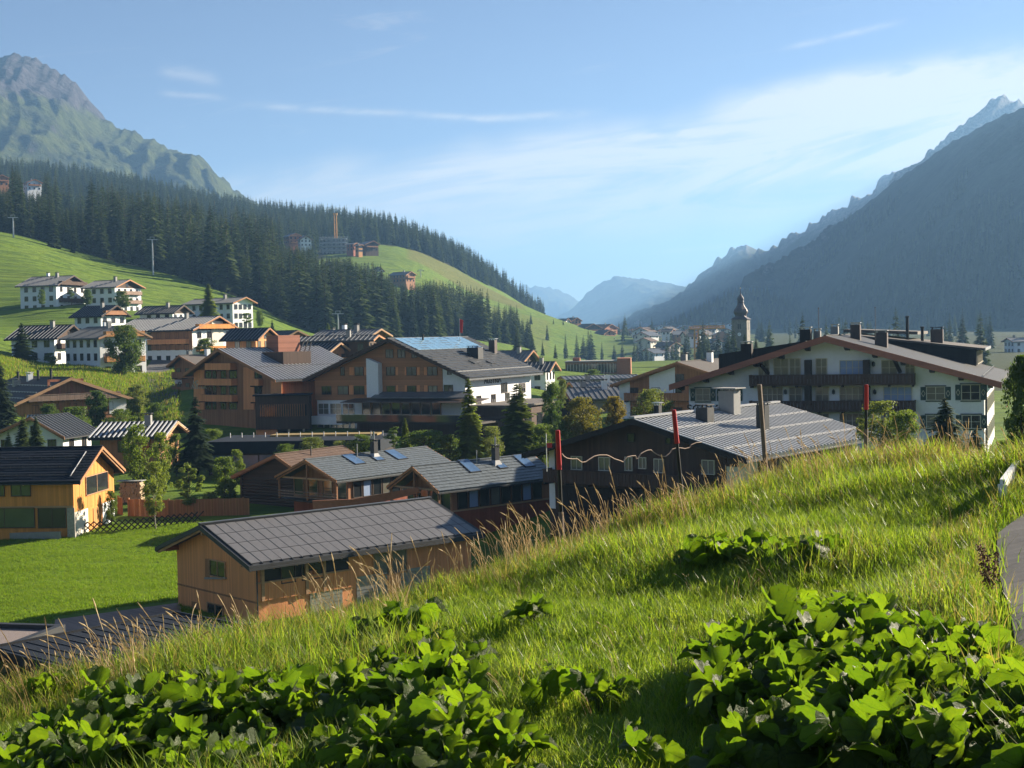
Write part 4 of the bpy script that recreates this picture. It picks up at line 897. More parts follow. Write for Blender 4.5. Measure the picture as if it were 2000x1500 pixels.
    for px, y in ((1614, 4), (1747, 9)):
        x = (px - 1611) * .0505 - y * .33; b = MB(); b.tube([(x, y, s.hp - .6), (x, y, s.hp + 2.7)], .032, 5); b.lathe([(0, s.hp + 2.7), (.09, s.hp + 2.78), (0, s.hp + 2.9)], 6, (x, y)); b.build('lightning_rod', M['dark_metal'], s.root)
    s.snowguard(.9, 1)
white_hotel()
A_ = House('brown_white_hotel', 'large hotel with brown upper floors, white shaft and solar panels on its roof', at(756, 661, 215), 25.5, 15.4, 13.8, 6.1, 26.6, cat='hotel', gz=-14.8, wall='blue_grey_plaster', roof='slate_metal', ohf=1.6, ohs=1.5, t=.3, rake='dark_boards', rake_h=.5, soffit='brown_boards', courses=(.8, 'dark_lead', (-1, 1), 1.2, .16))
def austria():
    s = A_; Z = lambda x, y: (580 + x / 6.82, 640 + y / 6.82)
    s.panel('f', [s.on('f', *Z(245, 690)), s.on('f', *Z(250, 965)), s.on('f', *Z(1960, 890)), s.on('f', *Z(1960, 520)), (0, s.hp - .5)][0:0] or [(s.on('f', *Z(245, 800))[0], s.on('f', *Z(600, 965))[1]), (s.on('f', *Z(1945, 800))[0], s.on('f', *Z(600, 965))[1]),
        (s.on('f', *Z(1945, 800))[0], s.zr(s.on('f', *Z(1945, 800))[0]) - .35), (0, s.hp - .35), (s.on('f', *Z(245, 800))[0], s.zr(s.on('f', *Z(245, 800))[0]) - .35)], 'brown_boards_h', 'gable_cladding', .08)
    k = dict(fr='brown_frame', out=.08)
    for x0, x1 in ((1190, 1283), (1350, 1440), (1535, 1600)): s.wpx('f', *Z(x0, 300), *Z(x1, 398), **k)
    for x0, x1 in ((592, 635), (780, 888), (1198, 1308), (1473, 1588), (1748, 1865)): s.wpx('f', *Z(x0, 530), *Z(x1, 632), **k)
    for x0, x1, g in ((340, 458, 'glass'), (558, 683, 'curtain_glass'), (768, 898, 'glass'), (1203, 1313, 'glass'), (1478, 1590, 'glass'), (1758, 1870, 'curtain_glass')): s.wpx('f', *Z(x0, 780), *Z(x1, 885), glass=g, fr='brown_frame', out=.08)
    for x0, x1 in ((1320, 1350), (1440, 1470), (1600, 1640), (1700, 1745), (900, 935), (700, 760)):
        for y0, y1 in ((765, 890), (525, 632)): s.panel('f', [Z(x0, y1), Z(x1, y1), Z(x1, y0), Z(x0, y0)], 'larch_boards', 'shutter', .12, px=True)
    a, b_ = s.on('f', *Z(985, 700))[0], s.on('f', *Z(1140, 700))[0]; z0 = s.on('f', *Z(1060, 925))[1]
    b = MB(); b.prism([(a, s.y0 - 1.3, z0), (b_, s.y0 - 1.3, z0), (b_, s.y0 - 1.3, s.zr((a + b_) / 2) - 2.6), (a, s.y0 - 1.3, s.zr(a) - 1.4)], (0, 1.35, 0)); b.build('white_shaft', M['blue_grey_plaster'], s.root)
    u0, u1 = s.on('f', *Z(262, 1080))[0], s.on('f', *Z(780, 1080))[0]
    for x0, x1, g in ((290, 425, 'curtain_glass'), (445, 595, 'curtain_glass'), (612, 765, 'glass')): s.wpx('f', *Z(x0, 1008), *Z(x1, 1148), fr='white_paint', glass=g, nx=2, nz=2)
    zt = s.on('f', 650, 812)[1]; MB().box(s.on('f', 616, 815)[0], s.on('f', 678, 815)[0], s.y0 - 1.4, s.y0, zt - 1.3, zt).build('white_balcony', M['blue_grey_plaster'], s.root)
    s.wpx('f', *Z(288, 1255), *Z(350, 1405), fr='brown_frame', glass='glass', nx=1)
    for i in range(5):
        x0 = 368 + i * 86; s.wpx('f', *Z(x0, 1255), *Z(x0 + 66, 1360), fr='white_paint', glass='green_glass', nx=1)
    # terrace side: glazing, balustrade, awning, lean-to roof
    d0 = s.y0 - 1.2; zc, zd = s.on('f', 720, 806)[1], s.on('f', 720, 817)[1]; ua, ub = s.on('f', 706, 800)[0], s.xr + 6
    MB().box(ua, ub, d0 - 6, s.y0, zd - .3, zd).build('terrace', M['dark_wood'], s.root)
    MB().box(ua, ub, d0 - 6.1, d0 - 6, zd, zd + 1.0).build('balustrade', M['glass'], s.root); MB().box(ua, ub, d0 - 6.12, d0 - 5.95, zd + 1.0, zd + 1.06).build('handrail', M['steel'], s.root)
    MB().box(ua, ub, s.y0 - 1.5, s.y0 - .05, zd - 5, zd - .3).build('terrace_base', M['dark_boards'], s.root)
    for i in range(8): s.win('f', ua + 1 + i * 1.75, zd + .1, 1.4, 2.4, nx=1, fr='beam_light', glass='glass', out=.1)
    zl = s.on('f', 770, 774)[1]; b = MB(); b.prism([(s.on('f', 741, 776)[0], s.y0, zl + .6), (s.on('f', 741, 776)[0], s.y0 - 2.6, zl - .2), (s.on('f', 822, 771)[0] + 9, s.y0 - 2.6, zl - .2), (s.on('f', 822, 771)[0] + 9, s.y0, zl + .6)], (0, 0, .15)); b.build('lean_to_roof', M['grey_roof'], s.root)
    b = MB(); b.prism([(ua - 1, s.y0 - .1, zd + 3.0), (ub - 2, s.y0 - .1, zd + 3.0), (ub - 2, s.y0 - 4.5, zd + 2.6), (ua - 1, s.y0 - 4.5, zd + 2.6)], (0, 0, .12)); b.build('awning_roof', M['copper_brown'], s.root)
    for i in range(5): MB().box(ua + 4 + i * 3.0, ua + 5.0 + i * 3.0, d0 - 4.5, d0 - 3.5, zd + .68, zd + .74).box(ua + 4.45 + i * 3.0, ua + 4.55 + i * 3.0, d0 - 4.05, d0 - 3.95, zd, zd + .68).build('terrace_table', M['white_paint'], s.root)
    # solar field, one piece per panel
    sl = math.hypot(s.wr, s.ri); a = math.atan2(s.ri, s.wr); me = MB().box(.03, 2.2, .03, 1.92, 0, .06).mesh('solar_panel', M['solar_blue'])
    for i in range(11):
        for j in range(2):
            d = .35 + j * 2.24; o = link('solar_panel', me, s.roof, (d * s.wr / sl, 1.6 + i * 2.0, s.hp - d * s.ri / sl + .12)); o.rotation_euler = (0, a, 0)
    s.cpx(928, 697, w=2.0, d=1.8, h=1.5, mat='dark_metal', cap='dark_metal', capw=.02); s.cpx(963, 688, w=1.1, d=1.0, h=2.0, mat='copper_brown', cap='steel', capw=.12)
    for px, py in ((925, 709), (958, 709)):
        x, y, z = s.onroof(px, py); o = MB().box(-.6, .6, -.8, .8, -.1, .25).build('roof_hatch', M['dark_metal'], s.roof, (x, y, z)); o.rotation_euler = (0, a, 0)
    s.snowguard(.86, 1); s.chimney(1.2, 9, .3, .3, .9, 'black_paint', 'black_paint', pipe=True, name='flue')
    for px in (876, 985, 1020): s.wpx('r', px - 6 if px > 900 else px, 749, px + 5 if px > 900 else px + 1, 766, fr='brown_frame') if px > 900 else None
    s.wpx('f', 868, 752, 884, 768, fr='brown_frame', nx=2); s.wpx('f', 874, 722, 882, 731, fr='brown_frame', nx=1)
    u, z = s.on('r', 950, 739); text('HOTEL', 1.1, 'black_paint', s.root, (s.xr + .06, u, z), (math.pi / 2, 0, math.pi / 2), .04)
    u, z = s.on('r', 962, 748); text('AUSTRIA', 1.5, 'black_paint', s.root, (s.xr + .06, u, z), (math.pi / 2, 0, math.pi / 2), .04)
    for y in (6, 11, 16, 21): s.win('r', y, z - 3.2, 1.3, 1.4, fr='brown_frame')
    b = MB(); b.tube([(2, 20, s.hp - 1), (2, 20, s.hp + 3)], .05, 5); b.build('flag_pole', M['steel'], s.root)
    MB().prism([(2.05, 20, s.hp + 2.9), (2.6, 20.1, s.hp + 2.7), (2.5, 19.9, s.hp + .6), (2.05, 20, s.hp + .7)], (0, .03, 0)).build('flag', M['flag_red'], s.root)
    # low dark wing in front to the right
    MB().box(s.xr - 2, s.xr + 8, s.y0 + 1, s.y1 - 2, -3, 4.2).build('side_wing', M['dark_boards'], s.root); MB().box(s.xr - 2.3, s.xr + 8.4, s.y0 + .6, s.y1 - 1.6, 4.2, 4.5).build('wing_roof', M['roof_paper'], s.root)
    for yy in (4, 8, 12): MB().box(s.xr + 7.99, s.xr + 8.06, s.y0 + yy, s.y0 + yy + 2, 1, 3).build('wing_window', M['glass'], s.root)
austria()
L_ = House('wooden_hotel_annexe', 'tall brown wooden hotel annexe with golden wall panels, left of the solar-panelled hotel', at(425, 681, 230), 40, 9.4, 14, 5.0, 21.8, cat='hotel', gz=-14.6, ril=4.2, wall='brown_boards', roof='wet_roof', ohf=1.6, ohs=1.6, t=.28, rake='brown_boards_h', rake_h=.45, seam=(.8, 'seam_grey', False, (-1, 1), .07, .13))
def annexe():
    s = L_; Z = lambda x, y: (360 + x / 4, 600 + y / 4)
    for x0, x1, y0, y1 in ((78, 158, 490, 800), (466, 550, 470, 800), (680, 765, 570, 760)): s.panel('f', [Z(x0, y1), Z(x1, y1), Z(x1, y0), Z(x0, y0)], 'larch_boards', 'wall_panel', .12, px=True)
    def U(x, y=600): return s.on('f', *Z(x, y))[0]
    def ZZ(y): return s.on('f', *Z(300, y))[1]
    s.balcony('f', U(215), U(412), ZZ(482), 1.3, 'larch_boards', .95)
    for y in (602, 728): s.balcony('f', U(160), U(416), ZZ(y), 1.3, 'larch_boards', .95)
    s.panel('f', [Z(160, 950), Z(500, 950), Z(500, 800), Z(160, 800)], 'brown_boards', 'base_boards', .08, px=True)
    for x0, x1 in ((170, 210), (225, 250), (355, 412), (290, 325)):
        for y0, y1 in ((490, 555), (610, 680), (735, 795)): s.wpx('f', *Z(x0, y0), *Z(x1, y1), fr='brown_frame', nx=2)
    for y in (490, 615): s.wpx('f', *Z(555, y), *Z(605, y + 60), fr='brown_frame'); s.balcony('f', U(550), U(615), ZZ(y + 112), .9, 'larch_boards', .9)
    s.wpx('f', *Z(705, 622), *Z(728, 672), fr='brown_frame', nx=1)
    s.panel('r', [(s.y0, -2), (s.y1, -2), (s.y1, s.zr(s.xr) - .4), (s.y0, s.zr(s.xr) - .4)], 'larch_boards', 'flank_cladding', .06)
    u, z = s.on('f', 390, 751); text('HOTEL', 1.0, 'steel', s.root, (u, s.y0 - .16, z), (math.pi / 2, 0, 0), .03); u, z = s.on('f', 390, 759); text('AUSTRIA', 1.0, 'steel', s.root, (u, s.y0 - .16, z), (math.pi / 2, 0, 0), .03)
    # roof structure with reddish box, dormer cut into the slope
    x, y, z = s.onroof(560, 700); MB().box(-2.6, 2.6, -3, 3, -1.5, 1.1).build('dormer', M['dark_boards'], s.roof, (x, y, z)); x, y, z = s.onroof(552, 690); MB().box(-1.5, 1.5, -2.4, 2.4, -1, 2.6).build('lift_shaft', M['beam_red'], s.roof, (x - 1.5, y + 1.5, z + .4))
    x, y, z = s.onroof(592, 690); b = MB(); b.bar((0, -1, 0), (0, .4, 2.2), .15, .15); b.bar((0, .2, 0), (0, 1.2, 2.2), .15, .15); b.bar((0, 1.2, 0), (0, 1.9, 1.8), .15, .15); b.build('roof_trestle', M['black_paint'], s.root, (x, y, z))
    s.snowguard(.62, 1, 'black_paint')
    # projecting dark box between the two hotels
    q = [at(498, 774, 219), at(603, 772, 219)]; c = (q[0] + q[1]) / 2; e = empty('link_building', (c[0], c[1], -15), math.atan2(q[1][1] - q[0][1], q[1][0] - q[0][0]), 'dark slatted link building standing on a golden block between the two hotels', 'building')
    W = np.linalg.norm((q[1] - q[0])[:2]) / 2; h = c[2] + 15
    MB().box(-W, W, 0, 3, h - 5.2, h).build('wall', M['dark_boards'], e); MB().box(-W - .3, W + .2, -.5, 3, h, h + .25).build('roof', M['blue_black_metal'], e)
    sm = MB().box(-.06, .06, -.12, 0, h - 3.2, h - 1.3).mesh('slat', M['brown_boards'])
    for i in range(20): link('slat', sm, e, (-W + .8 + i * (2 * W - 1.2) / 20, 0, 0))
    MB().box(-W + .6, W - .4, -.05, 0, h - 3.1, h - 1.4).build('glazing', M['glass'], e)
    MB().box(-W - .1, -W + 3.2, .5, 3.2, -3, h - 5.2).build('base_block', M['larch_boards'], e); MB().box(-W + 3.2, W, 1.8, 3.1, -3, h - 5.2).build('recess_wall', M['black_boards'], e)
    for x in (-W + 5, W - 1): MB().box(x - .15, x + .15, .6, .9, -3, h - 5.2).build('post', M['steel'], e)
annexe()
def pool_house():
    q = [at(405, 884, 173), at(740, 877, 171)]; c = (q[0] + q[1]) / 2; ang = math.atan2(q[1][1] - q[0][1], q[1][0] - q[0][0]); W = np.linalg.norm((q[1] - q[0])[:2]) / 2
    zt = at(570, 861, 172)[2]; e = empty('glazed_pool_house', (c[0], c[1], -17), ang, 'long low glass-fronted building with dark flat roof and grass strip, below the hotels', 'building'); h = zt + 17
    MB().box(-W, W, .3, 11, -3, h - 1.4).build('wall', M['black_boards'], e); MB().box(-W - .2, W + .2, 0, 11.5, h - 1.4, h).build('roof', M['blue_black_metal'], e)
    f, p = window_meshes(1.9, 2.2, 1, 1, 'dark_metal', 'sky_reflection_glass')
    for i in range(int(W)): o = link('window', f, e, (-W + 1.2 + i * 2.05, .3, h - 3.9)); link('pane', p, o)
    MB().box(-W * .45, W * .85, 7.5, 10.5, h, h + .22).build('grass_strip', M['straw_grass'], e)
    pm = MB().box(-.04, .04, -.04, .04, 0, .6).mesh('post', M['white_paint'])
    for i in range(14): link('post', pm, e, (-W + .8 + i * (2 * W - 1.6) / 13, 7.1, h))
plain('straw_grass', (.24, .17, .06), .95, .35, 6, bump=.6)
pool_house()

# ================================================================ chalets on the hillside and in the village
def chalet(name, label, px, py, d, th, wl, wr, ri, L, cat='house', group='chalets on the hillside', floors=2, wall='white_plaster', roof='slate_metal', fr='brown_frame', gable=None, bal='brown_boards', nb=1, side='l', chim=1, wx=3, seam=(.9, 'seam_mid', False, (-1, 1), .09, .12), glass='glass', soff='brown_boards', rake='brown_boards_h', ohf=1.2, **k):
    s = House(name, label, at(px, py, d), th, wl, wr, ri, L, cat, group, wall=wall, roof=roof, ohf=ohf, ohs=.9, rake=rake, soffit=soff, seam=seam, **k)
    ez = min(s.zr(s.xl), s.zr(s.xr)) - .3; W = s.xr - s.xl
    if gable: s.gable(ez - .2 if gable[1] is None else gable[1], gable[0])
    us = np.linspace(s.xl + W * .16, s.xr - W * .16, wx)
    for f_ in range(floors):
        z = ez - 2.3 - 2.75 * f_ + .45
        for u in us: s.win('f', u, z, 1.1, 1.35, fr=fr, glass=glass, shutters=None)
        for y in np.arange(s.y0 + 1.8, s.y1 - 1.0, 2.9): s.win(side, y, z, 1.1, 1.35, fr=fr, glass=glass)
        if side != 'r':
            for y in (s.y0 + 2.2, s.y1 - 2): s.win('r', y, z, 1.0, 1.3, fr=fr, glass=glass)
    if s.hp - s.t - ez > 2.2: s.win('f', 0, ez + .15, 1.1, 1.2, fr=fr, glass=glass, out=.07 if gable else 0)
    for b_ in range(nb): s.balcony('f', s.xl + W * .08, s.xr - W * .08, ez - 2.1 - 2.75 * b_ + (2.45 if b_ == 0 and nb > 1 and ri > 2.4 else 0), 1.15, bal, .95) if nb else None
    for c in range(chim): s.chimney(-1.2 + 2.0 * c, s.L * (.35 + .3 * c), .8, .8, 1.3, 'concrete' if c % 2 == 0 else 'white_plaster', 'dark_metal')
    return s
Br = chalet('brown_chalet', 'wide brown chalet with long pale rake boards below the grassy bank', 139, 737, 240, -40.8, 9.9, 11.3, 4.05, 24, floors=2, wall='brown_boards', roof='dark_shingle', gable=('brown_boards', -2), bal='grey_planks', nb=2, chim=0, wx=5, seam=None, rake='beam_light', rake_h=.5, group=None)
def brown_more():
    s = Br
    for u, z in ((-3.5, 2.2), (.5, 2.2)):
        for a in (0, 1.9): MB().box(u + a - .22, u + a + .22, s.y0 - .16, s.y0 - .06, -1, z + 2.1).build('brick_pier', M['terracotta'], s.root)
        MB().box(u - .22, u + 2.12, s.y0 - .16, s.y0 - .06, z + 1.7, z + 2.1).build('brick_lintel', M['terracotta'], s.root)
    s.panel('f', [(s.xr - 3.2, -2), (s.xr, -2), (s.xr, s.zr(s.xr) - .3), (s.xr - 3.2, s.zr(s.xr - 3.2) - .3)], 'white_plaster', 'white_end', .1)
    for x, y, h in ((-2, 18, 1.6), (-1.2, 11, 1.5), (-1, 6, 1.6)): s.chimney(x, y, .45, .45, h, 'black_paint', 'black_paint', pipe=True, name='flue')
    s.chimney(-1.5, 14, .9, .8, 1.2, 'white_plaster', 'white_paint'); s.chimney(-3.5, 15, 1.2, .9, 1.0, 'stone', 'concrete')
    for f in (.35, .6, .82): s.snowguard(f, -1, 'white_paint')
brown_more()
chalet('striped_roof_house', 'small wooden house with bold striped metal roof behind the golden house', 347, 823, 185, -88, 5.6, 5.6, 1.6, 10, floors=1, wall='brown_boards', roof='blue_black_metal', seam=(.6, 'seam_grey', False, (-1, 1), .12, .16), rake='beam_light', chim=1, nb=0, wx=2, group=None)
chalet('white_house', 'white house with dark roof behind young spruces at the far left edge', 58, 815, 190, 12, 7, 5, 2.7, 10, floors=1, roof='blue_black_metal', nb=0, chim=0, group=None)
chalet('grey_roofed_house', 'low house with pale corrugated roof between the spruces and the brown chalet', 54, 811, 212, 88, 4, 4.6, 3.2, 5.5, floors=1, roof='grey_roof', seam=(.5, 'seam_grey', False, (-1, 1), .1, .12), nb=0, chim=0, group=None, ohf=.6)
W_ = 'white_house'; G = 'chalets on the hillside'
chalet(W_, 'white gabled house with plain side wall above the grassy bank, beside the dark conifer', 144, 634, 310, -77.8, 7.1, 6.0, 2.96, 12.6, roof='blue_black_metal', gable=('dark_boards', None), bal='dark_boards', floors=2, rake='dark_boards', soff='dark_boards')
s = chalet(W_, 'white chalet with orange cut-out balconies, left of the big round tree', 251, 636, 295, -45, 6.9, 5.5, 2.44, 17, bal='orange_boards', nb=2, chim=2, rake='beam_light', floors=3, roof='grey_roof')
s = chalet('guest_house', 'big white and wood guest house with gridded grey roof and golden balconies, mid hillside', 429, 617, 335, -60, 9.1, 7.4, 3.2, 26.5, bal='larch_gold', nb=2, floors=3, wx=4, gable=('dark_boards', None), soff='dark_boards', seam=(.95, 'seam_grey', False, (-1, 1), .1, .11), chim=1, roof='blue_black_metal')
s.panel('f', [(s.xl * .2, -1), (s.xr * .35, -1), (s.xr * .35, s.zr(s.xr * .35) - .4), (s.xl * .2, s.zr(s.xl * .2) - .4)], 'cream_plaster', 'plaster_bay', .2)
s.panel('l', [(s.y0, 1.5), (s.y0 + 13, 1.5), (s.y0 + 13, s.zr(s.xl) - .4), (s.y0, s.zr(s.xl) - .4)], 'brown_boards', 'flank_cladding', .06); s.balcony('l', s.y0 + 1, s.y0 + 13, s.zr(s.xl) - 3.4, 1.2, 'larch_boards')
s = chalet('chalet', 'chalet with reddish carved balconies and sloping black roof in the middle of the hillside group', 229, 596, 375, -62, 5.8, 5.2, 2.9, 11.7, roof='blue_black_metal', bal='brown_boards', nb=2, floors=2, gable=('dark_boards', None), rake='dark_boards', soff='dark_boards')
chalet('long_roofed_house', 'low white house with long dark blue roof beside the tall larch on the hillside', 360, 596, 395, -70, 5, 5, 2.2, 13, roof='blue_black_metal', floors=1, nb=0, gable=('dark_boards', None), rake='dark_boards', soff='dark_boards')
chalet('tall_white_house', 'tall white block house with rows of small windows, rightmost on the hillside', 481, 580, 430, -56.4, 5.6, 4.8, 1.75, 22, floors=3, wx=4, nb=0, roof='grey_roof', chim=1)
chalet('topmost_chalet', 'white chalet with wide grey roof standing highest on the meadow, leftmost of the top pair', 145, 538, 440, -74.4, 9.0, 9.5, 3.2, 15, floors=3, wx=4, nb=2, gable=('dark_boards', None), bal='dark_boards', chim=2, roof='slate_metal', rake='dark_boards', soff='dark_boards')
chalet('top_right_chalet', 'white chalet with flower balconies and red shed, right of the topmost pair on the meadow', 254, 546, 440, -70, 7.2, 8.2, 2.4, 13, floors=3, wx=4, nb=2, bal='grey_planks', roof='grey_roof', gable=('dark_boards', None), soff='dark_boards')
chalet('balcony_chalet', 'small brown chalet with pale roof and three tiers of balconies beside the road', 349, 694, 265, 43, 4.2, 6, 2.0, 9, wall='brown_boards', bal='brown_boards', nb=2, floors=2, roof='roof_paper', wx=3, seam=None, chim=2, group=None, glass='curtain_glass')
chalet('wooden_house', 'wooden house with dark roof and white shuttered windows right of the gridded guest house', 527, 640, 315, -68.9, 5, 5.4, 2.6, 10, wall='larch_boards', roof='blue_black_metal', floors=1, nb=0, wx=3, glass='curtain_glass', chim=0)
chalet('wooden_house', 'low wooden house with orange rake boards at the foot of the bright meadow', 582, 645, 330, -40, 4, 4.2, 1.85, 11, wall='brown_boards', roof='blue_black_metal', rake='beam_light', floors=1, nb=0, chim=0)
chalet('balcony_house', 'small house with lit flower balcony peeping out between the two hotels', 666, 669, 280, -62, 4.2, 4.2, 1.9, 10, wall='brown_boards', bal='orange_boards', nb=1, roof='blue_black_metal', floors=1, rake='beam_light', group=None, chim=0)
chalet('many_chimneyed_house', 'grey-roofed house with many small chimneys and bright orange gable behind the hotels', 745, 642, 300, -59, 4.0, 4.0, 1.5, 16, wall='brown_boards', rake='beam_light', roof='grey_roof', floors=1, nb=0, chim=4, group=None)
chalet('dark_flat_house', 'dark low-roofed building in front of the many-chimneyed house', 740, 654, 285, -80, 4, 6, 1.0, 17, wall='dark_boards', roof='dark_metal', floors=1, nb=0, chim=1, group=None)
chalet('cream_house', 'cream house with steep dark gable just right of the solar-panelled hotel roof', 1042, 684, 330, -65, 5.6, 4.8, 2.6, 9, wall='cream_plaster', roof='grey_roof', floors=2, nb=0, group=None, gable=('black_boards', None))
chalet('white_town_house', 'white town house with dark hipped roof and side balcony, right of the cream house', 1085, 706, 300, -75, 5, 5, 1.9, 8, roof='dark_metal', floors=2, nb=0, group=None)
s = chalet('brown_white_chalet', 'brown and white chalet with flower balcony left of the large white hotel', 1322, 707, 195, 25.6, 9.9, 6.0, 1.9, 19, wall='brown_boards', roof='dark_shingle', floors=2, wx=4, nb=1, side='r', chim=2, group=None, ril=3.1, seam=None)
s.panel('f', [(s.xl, -2), (s.xl + 1.6, -2), (s.xl + 1.6, s.zr(s.xl + 1.6) - .4), (s.xl, s.zr(s.xl) - .4)], 'white_plaster', 'white_corner', .07); s.panel('f', [(s.xl + 4.5, 2.5), (s.xl + 8.3, 2.5), (s.xl + 8.3, s.zr(s.xl + 8.3) - .5), (s.xl + 4.5, s.zr(s.xl + 4.5) - .5)], 'white_plaster', 'white_bay', .07)
chalet('grey_shed', 'long shed with pale metal roof behind the autumn-tinted trees', 1100, 758, 225, 80, 5, 5, 1.6, 10, wall='concrete', roof='grey_roof', floors=1, nb=0, chim=2, group='grey sheds by the autumn trees')
chalet('grey_shed', 'shed with darker low roof and vents behind the long pale shed', 1112, 746, 245, 80, 4, 4, 1.0, 10, wall='blue_grey_plaster', roof='slate_metal', floors=1, nb=0, chim=2, group='grey sheds by the autumn trees')
chalet('grey_shed', 'flat white-walled shed farthest back of the three sheds', 1095, 735, 275, 84, 5, 5, .5, 15, wall='white_plaster', roof='grey_roof', floors=1, nb=0, chim=0, group='grey sheds by the autumn trees')
def flats():
    q = at(1104, 708, 400); e = empty('modern_block', (q[0], q[1], g1(q[0], q[1])), R(-6), 'long modern brown block with flat roof and orange corner, beyond the sheds', 'building'); h = q[2] - g1(q[0], q[1])
    MB().box(0, 18, 0, 12, -5, h).build('wall', M['brown_boards'], e); MB().box(-.2, 18.2, -.3, 12, h, h + .3).build('roof', M['concrete'], e)
    MB().box(14.6, 18.4, -.4, 11, -5, h + .9).build('corner_tower', M['terracotta'], e); MB().box(2, 4, 2, 5, h + .3, h + 1.2).build('roof_box', M['terracotta'], e)
    sm = MB().box(-.08, .08, -.1, 0, h - 3.2, h - .4).mesh('slat', M['pale_frame'])
    for i in range(16): link('slat', sm, e, (.6 + i * .86, 0, 0))
    MB().box(.3, 14.4, -.04, 0, h - 3.0, h - .6).build('glazing', M['glass'], e)
flats()
# houses on the far green slope, each with its own outline
for i, (nm, lb, px, py, d, th, wl, wr, ri, L, wl_m, rf, n_) in enumerate((
    ('slope_house', 'pale-fronted hut leftmost on the far green slope', 1110, 622, 1180, -60, 5, 5, 2.6, 9, 'white_plaster', 'slate_metal', 0), ('slope_barn', 'dark barn beside the leftmost hut on the far green slope', 1128, 620, 1190, -40, 7, 6, 3, 12, 'brown_boards', 'dark_shingle', 0),
    ('slope_chalet', 'broad dark chalet right of the barn on the far green slope', 1160, 632, 1120, -35, 9, 9, 3.6, 16, 'dark_boards', 'dark_shingle', 1), ('slope_hotel', 'tall terracotta-coloured hotel rising above the far slope chalets', 1195, 633, 1150, -50, 9, 10, 3.4, 16, 'terracotta', 'brown_shingle', 1),
    ('slope_chalet', 'brown chalet with white base just below the terracotta hotel', 1192, 644, 1080, -45, 7, 8, 3, 12, 'brown_boards', 'dark_shingle', 1), ('slope_house', 'grey-roofed house below the far slope chalets', 1215, 663, 1050, -70, 7, 7, 2.2, 15, 'brown_boards', 'grey_roof', 0),
    ('slope_house', 'bright grey-roofed house at the lower edge of the far slope', 1250, 673, 1000, -80, 6, 6, 2.2, 11, 'white_plaster', 'grey_roof', 0), ('slope_house', 'white and grey house rightmost at the foot of the far slope', 1280, 674, 1020, -75, 6, 6, 2.4, 11, 'white_plaster', 'slate_metal', 1),
    ('hill_hotel', 'pink-fronted double-gabled hotel peeping out of the forest', 578, 455, 1050, -35, 6, 6, 2.6, 12, 'terracotta', 'slate_metal', 2), ('hill_house', 'white gabled house right of the pink-fronted hotel in the forest', 598, 460, 1040, -25, 5, 5, 3, 9, 'white_plaster', 'grey_roof', 0),
    ('hill_house', 'red house beside the scaffolded building on the hill', 697, 474, 1110, -60, 4, 4, 1.2, 9, 'red_boards', 'grey_roof', 0), ('hill_house', 'ochre house between the red house and the dark chalet on the hill', 706, 477, 1105, -50, 3, 3, 1.0, 6, 'orange_boards', 'grey_roof', 0),
    ('hill_chalet', 'dark broad chalet at the right end of the hilltop row', 730, 470, 1120, -40, 8, 6, 3, 13, 'dark_boards', 'slate_metal', 1), ('clearing_chalet', 'chalet with orange-lit balcony in the forest clearing', 804, 530, 1000, -55, 6, 6, 2.4, 17, 'brown_boards', 'slate_metal', 1),
    ('clearing_house', 'steep gabled white house half hidden by spruces above the clearing', 742, 521, 1030, -30, 4, 4, 3.2, 8, 'white_plaster', 'dark_shingle', 0), ('forest_chalet', 'pale chalet among the topmost spruces at the left edge', 68, 350, 1000, -40, 6, 6, 2.4, 10, 'white_plaster', 'grey_roof', 1),
    ('forest_chalet', 'chalet cut by the left picture edge among the topmost spruces', 4, 341, 1000, -40, 6, 6, 2.4, 10, 'brown_boards', 'grey_roof', 1), ('valley_house', 'long white house on the valley floor at the far right edge', 1966, 660, 620, 80, 5, 5, 1.6, 12, 'white_plaster', 'grey_roof', 0))):
    chalet(nm, lb, px, py, d, th, wl, wr, ri, L, group=None, floors=2, nb=n_, wall=wl_m, roof=rf, seam=None, chim=i % 2, wx=3, glass='glass', deep=8, gz=at(px, py, d)[2] - ri - 6.5)
rv = random.Random(11)
for i in range(64):
    px = rv.uniform(1215, 1425); d = rv.uniform(850, 1700); px = max(px, 1262 - (d - 850) * .06)
    if 1330 < px < 1375 and d < 950: continue
    p = at(px, 655, d); gz = g1(p[0], p[1]); w = rv.uniform(5, 8); ri = w * rv.uniform(.35, .5)
    wm_, rm_ = rv.choice(['white_plaster', 'white_plaster', 'cream_plaster', 'brown_boards']), rv.choice(['grey_roof', 'slate_metal', 'dark_shingle', 'brown_shingle'])
    chalet('village_house', 'hazy %s house with %s roof, far village %s' % ({'w': 'white', 'c': 'cream', 'b': 'brown'}[wm_[0]], {'g': 'grey', 's': 'slate-coloured', 'd': 'dark', 'b': 'brown'}[rm_[0]], 'left of the crane' if px < 1345 else 'between crane and church tower'), px, px_of((p[0], p[1], gz + rv.uniform(7, 10)))[1], d, rv.uniform(-80, 80), w, w, ri, w * rv.uniform(1.6, 2.4), group='distant village houses', floors=1, nb=0, wall=wm_, roof=rm_, seam=None, chim=0, wx=2, gz=gz)
